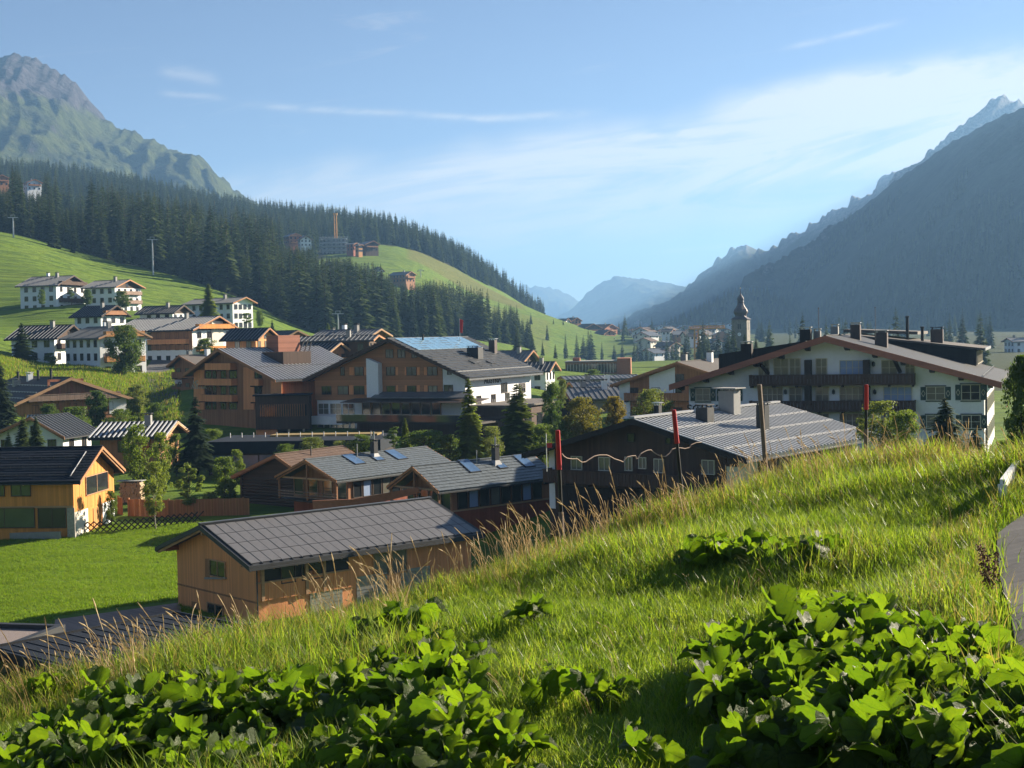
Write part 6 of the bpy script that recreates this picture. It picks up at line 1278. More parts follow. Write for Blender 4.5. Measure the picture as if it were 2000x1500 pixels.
for a in (('round_tree', 'big dark round deciduous tree by the road in front of the white hillside houses', 'round', 246, 638, 742, 288, 86, 0), ('dark_conifer', 'broad dark conifer left of the plain white gabled house', 'young', 44, 630, 712, 297, 62, 0),
    ('larch_tree', 'tall hazy larch standing among the upper hillside houses', 'larch', 408, 553, 622, 405, 40, 0), ('leafy_tree', 'leafy tree in front of the brown chalet balcony', 'round', 192, 765, 842, 228, 62, 1), ('leafy_tree', 'broad leafy tree in front of the brown chalet, left of the striped roof', 'round', 146, 797, 880, 208, 104, 2),
    ('spruce_tree', 'tall dark spruce at the far left edge beside the brown chalet', 'spruce', 3, 705, 830, 225, 66, 1), ('young_spruce', 'young spruce in front of the white house at the left', 'young', 46, 812, 882, 182, 44, 1), ('young_spruce', 'slim young spruce right of its neighbour before the white house', 'young', 72, 812, 882, 180, 36, 2), ('young_spruce', 'smallest young spruce left of the pair before the white house', 'young', 17, 843, 880, 178, 24, 0),
    ('spruce_tree', 'large sunlit spruce in front of the wooden hotel annexe', 'spruce', 385, 773, 918, 170, 84, 0), ('birch_tree', 'tall loose birch in front of the striped roof', 'birch', 270, 832, 985, 156, 82, 0), ('birch_tree', 'birch behind the yellowish young tree, right of its tall neighbour', 'birch', 318, 848, 990, 158, 62, 1), ('young_tree', 'yellow-green young tree in the garden in front of the birches', 'birch', 305, 905, 1034, 139, 66, 2),
    ('young_tree', 'slim-stemmed young tree with round crown near the board fence', 'sapling', 371, 905, 1020, 146, 66, 0), ('leafy_shrub', 'large shrub filling the gap between spruce and log barn', 'bush', 442, 895, 1000, 156, 84, 1), ('leafy_shrub', 'pale shrub against the blue glass front', 'bush', 462, 880, 950, 165, 40, 2), ('leafy_shrub', 'dark shrub beside the right corner of the golden house', 'bush', 218, 960, 1022, 141, 34, 0),
    ('larch_tree', 'slender bright larch in front of the white hotel wall with lettering', 'larch', 918, 737, 905, 160, 62, 1), ('larch_tree', 'broad bushy larch right of its slender neighbour', 'larch', 1013, 748, 905, 165, 96, 2), ('leafy_tree', 'dark tree by the orange wall, right of the larches', 'round', 1079, 748, 850, 180, 52, 3),
    ('autumn_tree', 'round tree with rusty tinted top, leftmost of the autumn trees', 'autumn', 1138, 778, 870, 150, 92, 0), ('autumn_tree', 'middle autumn-tinted tree with loose crown', 'autumn', 1202, 776, 850, 156, 66, 1), ('autumn_tree', 'pale olive tree rightmost of the autumn trees before the brown and white chalet', 'olive', 1277, 762, 850, 160, 94, 0), ('leafy_shrub', 'dark shrub at the foot of the leftmost autumn tree', 'bush', 1100, 815, 890, 150, 60, 0),
    ('leafy_shrub', 'pale green bush behind the shingled roofs', 'olive', 612, 855, 905, 160, 84, 1), ('leafy_shrub', 'bright bush with pointed top behind the skylights', 'bush', 830, 842, 905, 158, 120, 3), ('young_conifer', 'thin pale young conifer before the hotel terrace', 'larch', 792, 815, 880, 164, 26, 3), ('young_conifer', 'second thin conifer before the hotel terrace, shorter', 'larch', 822, 838, 885, 163, 22, 4), ('leafy_shrub', 'low bush left of the flue on the shingled roof', 'bush', 705, 850, 890, 162, 60, 2),
    ('leafy_shrub', 'big round bush in front of the white hotel balconies', 'olive', 1726, 787, 905, 96, 122, 2), ('leafy_shrub', 'second bush to the right, before the white hotel balconies', 'bush', 1768, 803, 905, 92, 84, 3), ('young_spruce', 'dark young spruce in front of the green-shuttered windows', 'spruce', 1847, 775, 905, 98, 96, 2), ('low_spruce', 'low spreading spruce beside the shuttered wall at right', 'young', 1905, 838, 905, 90, 70, 1),
    ('leafy_tree', 'leafy tree at the right picture edge before the white hotel', 'round', 1998, 700, 925, 62, 98, 4), ('leafy_shrub', 'shrub at the crest below the tree on the right edge', 'bush', 1962, 862, 940, 36, 60, 1), ('spruce_tree', 'spruce in front of the church tower', 'young', 1455, 652, 705, 300, 30, 1), ('spruce_tree', 'second slimmer spruce right of the church tower', 'young', 1477, 660, 705, 300, 18, 2),
    ('leafy_shrub', 'round shrub below the guest house balconies', 'bush', 402, 662, 700, 320, 56, 1), ('young_conifer', 'dark conifer at the right corner of the guest house', 'young', 452, 652, 692, 322, 20, 0), ('leafy_shrub', 'shrubs before the left wall of the topmost chalet', 'bush', 82, 566, 596, 425, 20, 0), ('leafy_tree', 'small tree before the lit front of the topmost chalet', 'sapling', 140, 562, 594, 425, 20, 1), ('leafy_tree', 'tree between the two topmost chalets', 'round', 172, 566, 598, 425, 28, 1), ('leafy_tree', 'tree before the balconies of the top right chalet', 'round', 240, 570, 606, 420, 40, 2),
    ('leafy_tree', 'small tree before the tall white block house', 'sapling', 482, 612, 640, 415, 34, 2), ('leafy_tree', 'lone leafy tree on the meadow right of the tall white house', 'round', 508, 608, 640, 440, 22, 1), ('young_conifer', 'little conifer right of the lone meadow tree', 'young', 532, 624, 648, 430, 14, 0), ('bright_larch', 'light green larch at the lower tip of the bright meadow', 'larch', 641, 630, 670, 500, 22, 0),
    ('leafy_shrub', 'rounded bush between the log barn and the hotel lawn', 'bush', 560, 868, 912, 163, 60, 0), ('leafy_shrub', 'olive bush behind the left skylights', 'olive', 668, 862, 905, 161, 66, 0), ('leafy_shrub', 'tall loose bush at the foot of the slender larch', 'bush', 880, 850, 915, 158, 64, 1), ('leafy_shrub', 'light bush between the two larches', 'olive', 962, 835, 912, 160, 60, 2), ('leafy_shrub', 'dark bush right of the broad larch behind the shingled roof', 'bush', 1062, 830, 905, 156, 66, 3), ('leafy_tree', 'small round tree between the pool house and the larch', 'sapling', 770, 835, 890, 166, 44, 1),
    ('leafy_shrub', 'dense bush left of the spreading spruce by the annexe', 'bush', 345, 850, 930, 172, 50, 2), ('leafy_shrub', 'garden bush in front of the board fence', 'olive', 412, 962, 1012, 150, 44, 0), ('leafy_shrub', 'shrub row between striped roof house and annexe', 'bush', 418, 838, 890, 190, 56, 3), ('leafy_tree', 'tree behind the white house roof at the far left', 'round', 96, 790, 850, 222, 52, 3), ('leafy_shrub', 'bushes below the plain white gabled house', 'bush', 100, 690, 715, 297, 34, 2), ('leafy_tree', 'small tree between the chalets with black roofs', 'round', 300, 628, 668, 360, 26, 0), ('young_conifer', 'spruce beside the low wooden house at the meadow foot', 'young', 624, 640, 676, 325, 16, 1), ('leafy_tree', 'tree beside the cream house with the steep gable', 'round', 1066, 708, 745, 320, 26, 2), ('leafy_shrub', 'green hedge bush in front of the modern brown block', 'bush', 1160, 722, 748, 370, 40, 1), ('leafy_shrub', 'bush before the sheds, right of the white town house', 'olive', 1098, 742, 790, 215, 30, 1),
    ('leafy_shrub', 'bush at the end of the grassy bank beside the road', 'olive', 268, 752, 800, 250, 60, 1), ('pale_shrub', 'pale shrub right of the brown chalet', 'olive', 262, 780, 830, 226, 44, 2), ('leafy_tree', 'bright green tree before the brown shed by the annexe', 'round', 306, 788, 850, 215, 44, 3), ('leafy_tree', 'foliage mass between brown chalet and striped roof house', 'bush', 238, 800, 850, 205, 70, 0)):
    tree(*a)
S2 = [(900, 575, 640), (912, 580, 660), (930, 570, 640), (975, 592, 660), (985, 600, 670), (1040, 600, 650)]
rt = random.Random(21)
def plant_spruce(x, y, h, label='dark spruce among the slope forest, one of many alike', group='forest spruces on the left slope', name='spruce_tree'):
    o = link(name, SPR[rt.randrange(len(SPR))], None, (x, y, g1(x, y) - .3), rt.uniform(0, 6.28)); s_ = h / 25; w_ = rt.uniform(.8, 1.35); o.scale = (s_ * w_, s_ * w_, s_); return props(o, label, 'tree', group)
# single spruces on the green slope beyond
for px, py, hp in ((930, 640, 70), (945, 660, 60), (975, 640, 55), (990, 655, 62), (1020, 660, 40), (1010, 690, 60), (1037, 633, 24), (1069, 664, 32), (1105, 700, 50), (1127, 700, 50), (1140, 700, 48), (1155, 706, 62), (1150, 700, 60), (1176, 704, 40), (1200, 706, 36), (1216, 706, 44), (1085, 700, 30), (1060, 694, 34), (1040, 690, 46), (1081, 632, 12), (1137, 626, 10), (1132, 625, 11), (905, 612, 60), (880, 610, 66), (866, 606, 60), (955, 615, 30), (1245, 700, 34), (1300, 700, 36), (1322, 702, 30), (1345, 700, 26), (1390, 700, 28), (1100, 634, 14)):
    p = hit(px, py, 300); plant_spruce(p[0], p[1], hp * p[1] / F * 1.0, 'solitary spruce standing on the far green slope or at its foot', 'single spruces on the far slope')
for px, py, hp in ((118, 490, 70), (70, 480, 86), (110, 470, 80), (205, 512, 64), (232, 516, 72), (260, 520, 60), (330, 545, 66), (352, 552, 80), (385, 558, 60)):
    p = hit(px, py, 500); plant_spruce(p[0], max(p[1], 600) + 20, hp * 620 / F)
def forests():
    P = []
    for _ in range(60000):
        y = math.exp(rt.uniform(math.log(555), math.log(1900))); u = rt.uniform(-.44, .04); P.append((u * y, y))
    P = np.array(P); P = P[forest(P[:, 0], P[:, 1])]
    # thin to an even spacing (denser stand near, natural gaps)
    cell = {}; keep = []; 
    for x, y in P:
        r = 8.6 if y < 1000 else 8.4; k = (int(x // r), int(y // r))
        if k in cell: continue
        cell[k] = 1; keep.append((x, y))
    K = np.array(keep); px = 1000 + F * K[:, 0] / K[:, 1]
    gap = fbm(np.c_[K[:, 0] * .012, K[:, 1] * .012, K[:, 0] * 0], 3, 77); 
    clear = ((np.abs(px - 965) < 34) & (K[:, 1] > 800) & (K[:, 1] < 880)) | ((np.abs(px - 905) < 24) & (K[:, 1] > 640) & (K[:, 1] < 690)) | ((px > 556) & (px < 620) & (K[:, 1] > 990) & (K[:, 1] < 1060)) | ((px > 770) & (px < 812) & (K[:, 1] < 1005) & (K[:, 1] > 965))
    K = K[(gap > -.95) & ~clear]; h = np.array([(14 + 23 * rt.random() ** .8) * (1.0 if y < 1000 else .8) for x, y in K])
    gz_ = zg(K[:, 0], K[:, 1]); keep = np.ones(len(K), bool); tp = [px_of((x, y, z + t)) for (x, y), z, t in zip(K, gz_, h)]; ft = [px_of((x, y, z)) for (x, y), z in zip(K, gz_)]
    VIEW = ((548, 612, 480, 1062), (614, 690, 500, 1172), (686, 748, 490, 1130), (690, 745, 512, 1100), (745, 790, 534, 1000), (766, 824, 552, 1005), (820, 850, 545, 1080), (850, 900, 548, 1100), (900, 960, 558, 1120), (960, 1010, 596, 1100), (1010, 1062, 622, 1050), (40, 86, 374, 1004), (-10, 20, 366, 1004), (110, 175, 405, 960), (880, 912, 612, 760))
    for i in range(len(K)):
        for a, b_, yb, dm in VIEW:
            if a < tp[i][0] < b_ and K[i, 1] < dm and tp[i][1] < yb - 4 < ft[i][1] + 400:
                nh = h[i] - (yb - 4 + rt.uniform(0, 8) - tp[i][1]) * K[i, 1] / F
                if nh < 9: keep[i] = False
                else: h[i] = nh; tp[i] = px_of((K[i, 0], K[i, 1], gz_[i] + nh))
    K, h = K[keep], h[keep]; px = 1000 + F * K[:, 0] / K[:, 1]
    vis = np.where((px > -20) & (px < 1100), h / K[:, 1], 0); order = np.argsort(-vis); first, rest = order[:196], order[196:]
    for i in first:
        q = px[i]; wh = 'above the topmost meadow chalets' if q < 180 else 'behind the first lift pylons' if q < 360 else 'behind the bright meadow tip' if q < 560 else 'at the forest foot behind the wooden houses' if q < 700 else 'behind the solar-panelled hotel' if q < 900 else 'at the right end of the forest'
        plant_spruce(K[i, 0], K[i, 1], h[i], '%s dark spruce %s, one of many alike' % ('tall' if h[i] > 27 else 'medium-sized' if h[i] > 22 else 'shorter', wh))
    return K[rest], h[rest]
FK, FH = forests()
print('forest rest', len(FK))
rq = random.Random(5); VT = []
for k in range(150):
    d = rq.uniform(400, 1500); q = rq.uniform(1190 + (1500 - d) * .05, 1470) if k % 2 else rq.uniform(1480, 2060); p = at(q, 655, d)
    if d < 640 and q < 1330: continue
    if k >= 56: VT.append((p[0], p[1], g1(p[0], p[1]) - .3, rq.uniform(8, 19))); continue
    plant_spruce(p[0], p[1], rq.uniform(9, 20), 'hazy spruce between the distant village houses, %s of the church tower' % ('left' if q < 1447 else 'right'), 'trees of the distant village')
# ---- scattering of what cannot be counted, with geometry nodes
def scatter(name, P, rot, scl, protos, pick=None):
    me = bpy.data.meshes.new(name); P = np.asarray(P, np.float32); me.vertices.add(len(P)); me.vertices.foreach_set('co', P.ravel())
    a = me.attributes.new('rot', 'FLOAT_VECTOR', 'POINT'); a.data.foreach_set('vector', np.asarray(rot, np.float32).ravel())
    a = me.attributes.new('scl', 'FLOAT_VECTOR', 'POINT'); a.data.foreach_set('vector', np.asarray(scl, np.float32).ravel())
    a = me.attributes.new('pick', 'INT', 'POINT'); a.data.foreach_set('value', np.asarray(pick if pick is not None else np.arange(len(P)) % len(protos), np.int32))
    o = link(name, me); ng = bpy.data.node_groups.new(name, 'GeometryNodeTree'); ng.interface.new_socket('Geometry', in_out='INPUT', socket_type='NodeSocketGeometry'); ng.interface.new_socket('Geometry', in_out='OUTPUT', socket_type='NodeSocketGeometry')
    N, Lk = ng.nodes, ng.links; gi, go, jn = N.new('NodeGroupInput'), N.new('NodeGroupOutput'), N.new('GeometryNodeJoinGeometry')
    def na(nm, t): q = N.new('GeometryNodeInputNamedAttribute'); q.data_type = t; q.inputs[0].default_value = nm; return q.outputs[0]
    r_, s_, k_ = na('rot', 'FLOAT_VECTOR'), na('scl', 'FLOAT_VECTOR'), na('pick', 'INT')
    for i, pm in enumerate(protos):
        po = bpy.data.objects.new(name + '_piece', pm); COL.objects.link(po); po.hide_render = True; po.hide_viewport = True; po.location = (0, -20, -44)
        oi = N.new('GeometryNodeObjectInfo'); oi.inputs[0].default_value = po; oi.transform_space = 'ORIGINAL'
        cmp_ = N.new('FunctionNodeCompare'); cmp_.data_type = 'INT'; cmp_.operation = 'EQUAL'; Lk.new(k_, cmp_.inputs[2]); cmp_.inputs[3].default_value = i
        io = N.new('GeometryNodeInstanceOnPoints'); Lk.new(gi.outputs[0], io.inputs['Points']); Lk.new(cmp_.outputs[0], io.inputs['Selection']); Lk.new(oi.outputs['Geometry'], io.inputs['Instance']); Lk.new(r_, io.inputs['Rotation']); Lk.new(s_, io.inputs['Scale']); Lk.new(io.outputs[0], jn.inputs[0])
    Lk.new(jn.outputs[0], go.inputs[0]); md = o.modifiers.new('scatter', 'NODES'); md.node_group = ng
    return props(o, kind='stuff')
def zrot(n): return np.c_[np.zeros(n), np.zeros(n), rng.uniform(0, 6.28, n)]
scatter('forest', np.c_[FK, zg(FK[:, 0], FK[:, 1]) - .3], zrot(len(FK)), np.repeat((FH / 25)[:, None], 3, 1), SPR, rng.integers(0, 6, len(FK)))
VT = np.array(VT); scatter('village_trees', VT[:, :3], zrot(len(VT)), np.repeat((VT[:, 3] / 25)[:, None], 3, 1), SPR, rng.integers(0, 6, len(VT)))
def far_woods():
    dg = bpy.context.evaluated_depsgraph_get(); out = []
    for nm, n, fn in (('forested_spur', 1500, lambda q, t: True), ('shaded_mountain', 15000, None)):
        me = bpy.data.objects[nm].data; co = np.empty(len(me.vertices) * 3); me.vertices.foreach_get('co', co); co = co.reshape(-1, 3)
        f = np.empty(len(me.polygons) * 4, np.int32); me.polygons.foreach_get('vertices', f); f = f.reshape(-1, 4); i = rng.integers(0, len(f), n); u, v = rng.random((2, n))
        q = co[f[i]]; p = (q[:, 0] * ((1 - u) * (1 - v))[:, None] + q[:, 1] * (u * (1 - v))[:, None] + q[:, 2] * (u * v)[:, None] + q[:, 3] * ((1 - u) * v)[:, None])
        ok = p[:, 2] > -14
        if fn is None:
            g = fbm(p * .0035, 4, 33); px = 1000 + F * p[:, 0] / p[:, 1]
            ok &= (p[:, 2] < 230 + 60 * g) & (g > .02 + .0016 * np.maximum(p[:, 2] - 60, 0)) & (px < 2100)
        out.append(p[ok])
    p = np.concatenate(out); n = len(p); h = rng.uniform(12, 24, n); print('far woods', n)
    scatter('far_woods', p - [0, 0, 1], zrot(n), np.repeat((h / 25)[:, None], 3, 1) * [1.15, 1.15, 1], SPR, rng.integers(0, 6, n))
far_woods()
# bright mist lying in the valley mouth
def mist():
    mt = bpy.data.materials.new('mist'); mt.use_nodes = True; nt = mt.node_tree; nt.nodes.clear(); n, m, mix = NT(nt)
    v = n('ShaderNodeVolumePrincipled'); v.inputs['Color'].default_value = (1, 1, 1, 1); v.inputs['Density'].default_value = .09; v.inputs['Anisotropy'].default_value = .3
    o = n('ShaderNodeOutputMaterial'); nt.links.new(v.outputs[0], o.inputs['Volume']); rr = random.Random(4); V, Q = [], []
    import bmesh
    bm = bmesh.new()
    for k in range(15):
        t = k / 14; px = 1247 + 68 * t; py = 631 + 13 * math.sin(math.pi * t) ** .8 + rr.uniform(-1.5, 1.5); p = at(px, py, 4600); r_ = rr.uniform(8, 17)
        bmesh.ops.create_icosphere(bm, subdivisions=2, radius=1, matrix=Matrix.Translation(p) @ Matrix.Diagonal((r_ * 1.5, r_ * 2, r_ * .75, 1)))
    me = bpy.data.meshes.new('mist'); bm.to_mesh(me); bm.free(); me.materials.append(mt); props(link('mist', me), kind='stuff')
mist()
# ================================================================ near slope: grass, dry stalks, broad leaves
leafmat('grass_blade', (.10, .182, .016), (.24, .305, .05), .55, .4, .6, (1.6, 1.6, .7)); leafmat('grass_field', (.13, .22, .016), (.20, .27, .03), .45, .7, .6, (1.4, 1.5, .6)); leafmat('dry_stalk', (.46, .37, .23), (.64, .54, .36), .5, .7, .6, (1.2, 1.18, 1.1)); leafmat('dry_base', (.20, .21, .05), (.34, .29, .10), .5, .7, .6, (1.4, 1.3, .9))
def tuft(seed, n, h0, h1, w, spread, bend, mats, dry=0.0):
    rr = random.Random(seed); V, Q, mi = [], [], []
    for i in range(n):
        x, y = rr.gauss(0, spread), rr.gauss(0, spread); h = rr.uniform(h0, h1); a = rr.uniform(0, 6.283); bx, by = math.cos(a), math.sin(a); bd = bend * h * rr.uniform(.3, 1.4); ww = w * rr.uniform(.6, 1.2) / 2; sx, sy = -by * ww, bx * ww
        b = len(V); V += [(x - sx, y - sy, -.04), (x + sx, y + sy, -.04), (x - sx * .8 + bx * bd * .35, y - sy * .8 + by * bd * .35, h * .6), (x + sx * .8 + bx * bd * .35, y + sy * .8 + by * bd * .35, h * .6), (x + bx * bd, y + by * bd, h * rr.uniform(.85, 1.0))]
        Q += [(b, b + 1, b + 3), (b, b + 3, b + 2), (b + 2, b + 3, b + 4)]; mi += [1 if rr.random() < dry else 0] * 3
    return np_mesh('grass_tuft', V, Q, mats, False, mi)
TUF = [tuft(i, 18, .10, .30, .011, .07, .75, [M['grass_blade'], M['dry_base']], .03) for i in range(5)] + [tuft(11, 16, .2, .42, .010, .06, .6, [M['grass_blade'], M['dry_base']], .08)]
DRYT = [tuft(20 + i, 16, .15, .42, .009, .07, .6, [M['dry_base'], M['grass_blade']], .45) for i in range(3)]
def stalks(seed, n=4):
    rr = random.Random(seed); b = MB()
    for i in range(n):
        x, y, h = rr.gauss(0, .07), rr.gauss(0, .07), rr.uniform(.5, 1.0); a = math.pi + rr.gauss(0, 1.0); ln = h * rr.uniform(.08, .45); r_ = .0036
        pts = [(x + math.cos(a) * ln * t ** 2.2, y + math.sin(a) * ln * t ** 2.2, h * (t - (.12 * t ** 4 if ln > .25 * h else 0))) for t in (0, .3, .55, .75, .88, 1)]
        b.tube(pts, [r_, r_, r_ * .9, r_ * .8, r_ * 1.6, r_ * .5], 3, False)
        if rr.random() < .6: p = Vector(pts[-1]); q = Vector(pts[-2]); b.tube([q + (p - q) * .2, q + (p - q) * .6, p + (p - q) * .3], [.003, rr.uniform(.008, .014), .002], 4, False)
    me = b.mesh('dry_stalk', M['dry_stalk']); return me
STK = [stalks(i, 3 + i % 3) for i in range(7)]
ROAD = np.array([(-2, -30), (4.2, -4), (6.25, 11), (7.3, 14.5), (8.05, 16.8), (9.5, 18.8), (12.6, 19.6), (20, 20), (32, 20)])
def road_dist(x, y):
    d = np.full(len(x), 1e9)
    for a, c in zip(ROAD[:-1], ROAD[1:]):
        v = c - a; t = np.clip(((x - a[0]) * v[0] + (y - a[1]) * v[1]) / (v @ v), 0, 1); d = np.minimum(d, np.hypot(x - a[0] - v[0] * t, y - a[1] - v[1] * t))
    return d
def sample_near(n, y0, over):
    y = np.sqrt(rng.uniform(y0 ** 2, 36 ** 2, n)); u = rng.uniform(-.46, .60, n); x = u * y; yc = crest(u); ok = (y < yc + over) & (road_dist(x, y) > 2.15 + .35 * rng.random(n)); return x[ok], y[ok], yc[ok]
# broad-leaved patches as picture regions of the plants' feet
PATCH = {'left': [(20, 1500), (90, 1450), (150, 1410), (390, 1372), (500, 1390), (640, 1338), (730, 1272), (820, 1255), (925, 1290), (945, 1380), (1010, 1430), (1030, 1560), (20, 1580)],
         'right': [(1400, 1560), (1420, 1480), (1395, 1395), (1400, 1330), (1450, 1268), (1560, 1240), (1700, 1240), (1830, 1280), (1900, 1330), (2030, 1340), (2060, 1560)], 'upper': [(1375, 1116), (1600, 1118), (1590, 1130), (1390, 1128)]}
def inside(poly, x, y):
    c = False; n = len(poly)
    for i in range(n):
        (x0, y0), (x1, y1) = poly[i], poly[i - 1]
        if (y0 > y) != (y1 > y) and x < (x1 - x0) * (y - y0) / (y1 - y0) + x0: c = not c
    return c
def near_grass():
    x, y, yc = sample_near(66000, 8.5, 1.2)
    g = fbm(np.c_[x * .5, y * .5, x * 0], 3, 91); inp = np.array([any(inside(PATCH[k], *px_of((a, b_, c_))) for k in ('left', 'right', 'upper')) for a, b_, c_ in zip(x, y, zg(x, y))])
    keep = ~(inp & (rng.random(len(x)) < .35)); x, y, yc, g = x[keep], y[keep], yc[keep], g[keep]
    n = len(x); z = zg(x, y); s = np.clip(1.1 + .55 * g, .55, 2.0) * rng.uniform(.75, 1.3, n) * (1 - .25 * np.clip((yc - y) / 12, 0, 1)); rot = np.c_[rng.normal(0, .12, n), rng.normal(0, .12, n), rng.uniform(0, 6.28, n)]
    edge = ((y > yc - 1.8) & (rng.random(n) < .4)) | ((road_dist(x, y) < 3.0) & (rng.random(n) < .35)); pick = np.where(edge, 6 + rng.integers(0, 3, n), np.where(g > .35, 5, rng.integers(0, 5, n)))
    scatter('grass', np.c_[x, y, z], rot, np.c_[s, s, s * 1.05], TUF + DRYT, pick)
    x, y, yc = sample_near(30000, 12, 1.4); t = yc - y; u = x / y; px = 1000 + F * u
    dens = np.exp(-np.maximum(t - .3, 0) / .9) * .15 + .022
    clump = np.clip(.55 + .8 * fbm(np.c_[x * .9, y * .9, x * 0], 3, 7), 0.05, 1.3); dens = dens * clump * np.interp(px, [-100, 60, 200, 300, 420, 500, 800, 1000, 1300, 1600, 1900, 1960], [.5, .7, 1.5, 1.0, .5, 1.3, 1.0, 1.7, 1.4, 1.5, 1.7, .2])
    k = rng.random(len(x)) < dens; x, y, t = x[k], y[k], t[k]; n = len(x); s = rng.uniform(.6, 1.3, n) * np.where(t > 3, .5, 1); print('stalks', n)
    scatter('dry_grass', np.c_[x, y, zg(x, y)], np.c_[rng.normal(0, .1, n), rng.normal(-.08, .12, n), rng.normal(0, .9, n)], np.repeat(s[:, None], 3, 1), STK, rng.integers(0, 7, n))
    # field and banks in the valley
    FT = [tuft(40 + i, 14, .10, .26, .03, .16, .5, [M['grass_field'], M['dry_base']], .05) for i in range(3)]
    y = np.sqrt(rng.uniform(70 ** 2, 142 ** 2, 60000)); u = rng.uniform(-.42, -.13, 60000); x = u * y; z = zv(x, y); ok = rng.random(len(x)) < .8
    pth = [(355, 1170), (352, 1218), (95, 1268), (100, 1205)]; ok &= ~np.array([inside(pth, *px_of(q)) for q in zip(x, y, z)])
    x, y, z = x[ok], y[ok], z[ok]; n = len(x); g = fbm(np.c_[x * .15, y * .4, x * 0], 3, 15); s = rng.uniform(.7, 1.2, n) * np.clip(1 + .4 * g, .5, 1.6)
    scatter('field_grass', np.c_[x, y, zg(x, y)], zrot(n), np.repeat(s[:, None], 3, 1), FT, rng.integers(0, 3, n))
    BT = [tuft(60 + i, 14, .3, .9, .10, .5, .4, [M['dry_base'], M['grass_field']], .75) for i in range(3)]
    y = rng.uniform(236, 296, 9000); u = rng.uniform(-.40, -.235, 9000); x = u * y; n = len(x)
    scatter('bank_grass', np.c_[x, y, zg(x, y)], zrot(n), np.repeat(rng.uniform(.5, 1.2, n)[:, None], 3, 1), BT, rng.integers(0, 3, n))
near_grass()
def broad_leaf_material():
    mt, nt, n, m, mix, p, o = newmat('broad_leaf')
    tc = n('ShaderNodeTexCoord').outputs['Object']; x, y, z = n('ShaderNodeSeparateXYZ', tc).outputs; rnd = n('ShaderNodeObjectInfo').outputs['Random']
    th = m('ARCTAN2', x, m('ADD', y, .12)); r_ = m('SQRT', m('ADD', m('MULTIPLY', x, x), m('MULTIPLY', y, y)))
    nz = n('ShaderNodeTexNoise', ins={'Vector': tc, 'Scale': 9.0, 'Detail': 5, 'Roughness': .65}).outputs[0]
    main = m('ABSOLUTE', m('SINE', m('ADD', m('MULTIPLY', th, 3.6), m('MULTIPLY', m('SUBTRACT', nz, .5), 1.0))))
    vein = n('ShaderNodeMapRange', main, .0, .2, 1.0, 0.0).outputs[0]
    vo = n('ShaderNodeTexVoronoi', feature='DISTANCE_TO_EDGE', ins={'Vector': tc, 'Scale': 22.0}).outputs[0]
    fine = n('ShaderNodeMapRange', vo, .0, .08, 1.0, 0.0).outputs[0]; v = m('MAXIMUM', vein, m('MULTIPLY', fine, .4))
    c = mix(rnd, (.038, .078, .010), (.068, .115, .015)); c = mix(n('ShaderNodeMapRange', nz, .35, .7).outputs[0], c, mix(1.0, c, (1.35, 1.15, .9), 'MULTIPLY'))
    yl = m('MULTIPLY', m('GREATER_THAN', rnd, .994), n('ShaderNodeMapRange', nz, .4, .6).outputs[0]); c = mix(yl, c, (.13, .13, .02)); 
    cg = c; bf = n('ShaderNodeNewGeometry').outputs['Backfacing']; c = mix(m('MULTIPLY', bf, .55), c, (.13, .17, .085)); c2 = mix(m('MULTIPLY', v, .75), c, mix(1.0, c, (.45, .52, .4), 'MULTIPLY'))
    nt.links.new(c2, p.inputs['Base Color']); p.inputs['Roughness'].default_value = .48; p.inputs['Specular IOR Level'].default_value = .45
    b = n('ShaderNodeBump', ins={'Strength': .7, 'Distance': .012, 'Height': m('SUBTRACT', m('MULTIPLY', nz, .6), v)}); nt.links.new(b.outputs[0], p.inputs['Normal'])
    tr = n('ShaderNodeBsdfTranslucent', mix(1.0, mix(m('MULTIPLY', v, .85), cg, mix(1.0, cg, (.4, .5, .4), 'MULTIPLY')), (2.5, 2.5, .6), 'MULTIPLY')); ms = n('ShaderNodeMixShader', .58, p.outputs[0], tr.outputs[0])
    hole = n('ShaderNodeTexVoronoi', ins={'Vector': tc, 'Scale': 7.0}); hr = m('MULTIPLY', m('LESS_THAN', hole.outputs['Distance'], .13), m('GREATER_THAN', n('ShaderNodeSeparateColor', hole.outputs['Color']).outputs[0], .72))
    ms2 = n('ShaderNodeMixShader', hr, ms.outputs[0], n('ShaderNodeBsdfTransparent').outputs[0]); nt.links.new(ms2.outputs[0], o.inputs[0])
broad_leaf_material(); plain('leaf_stalk', (.07, .09, .03), .6, .3, 6)
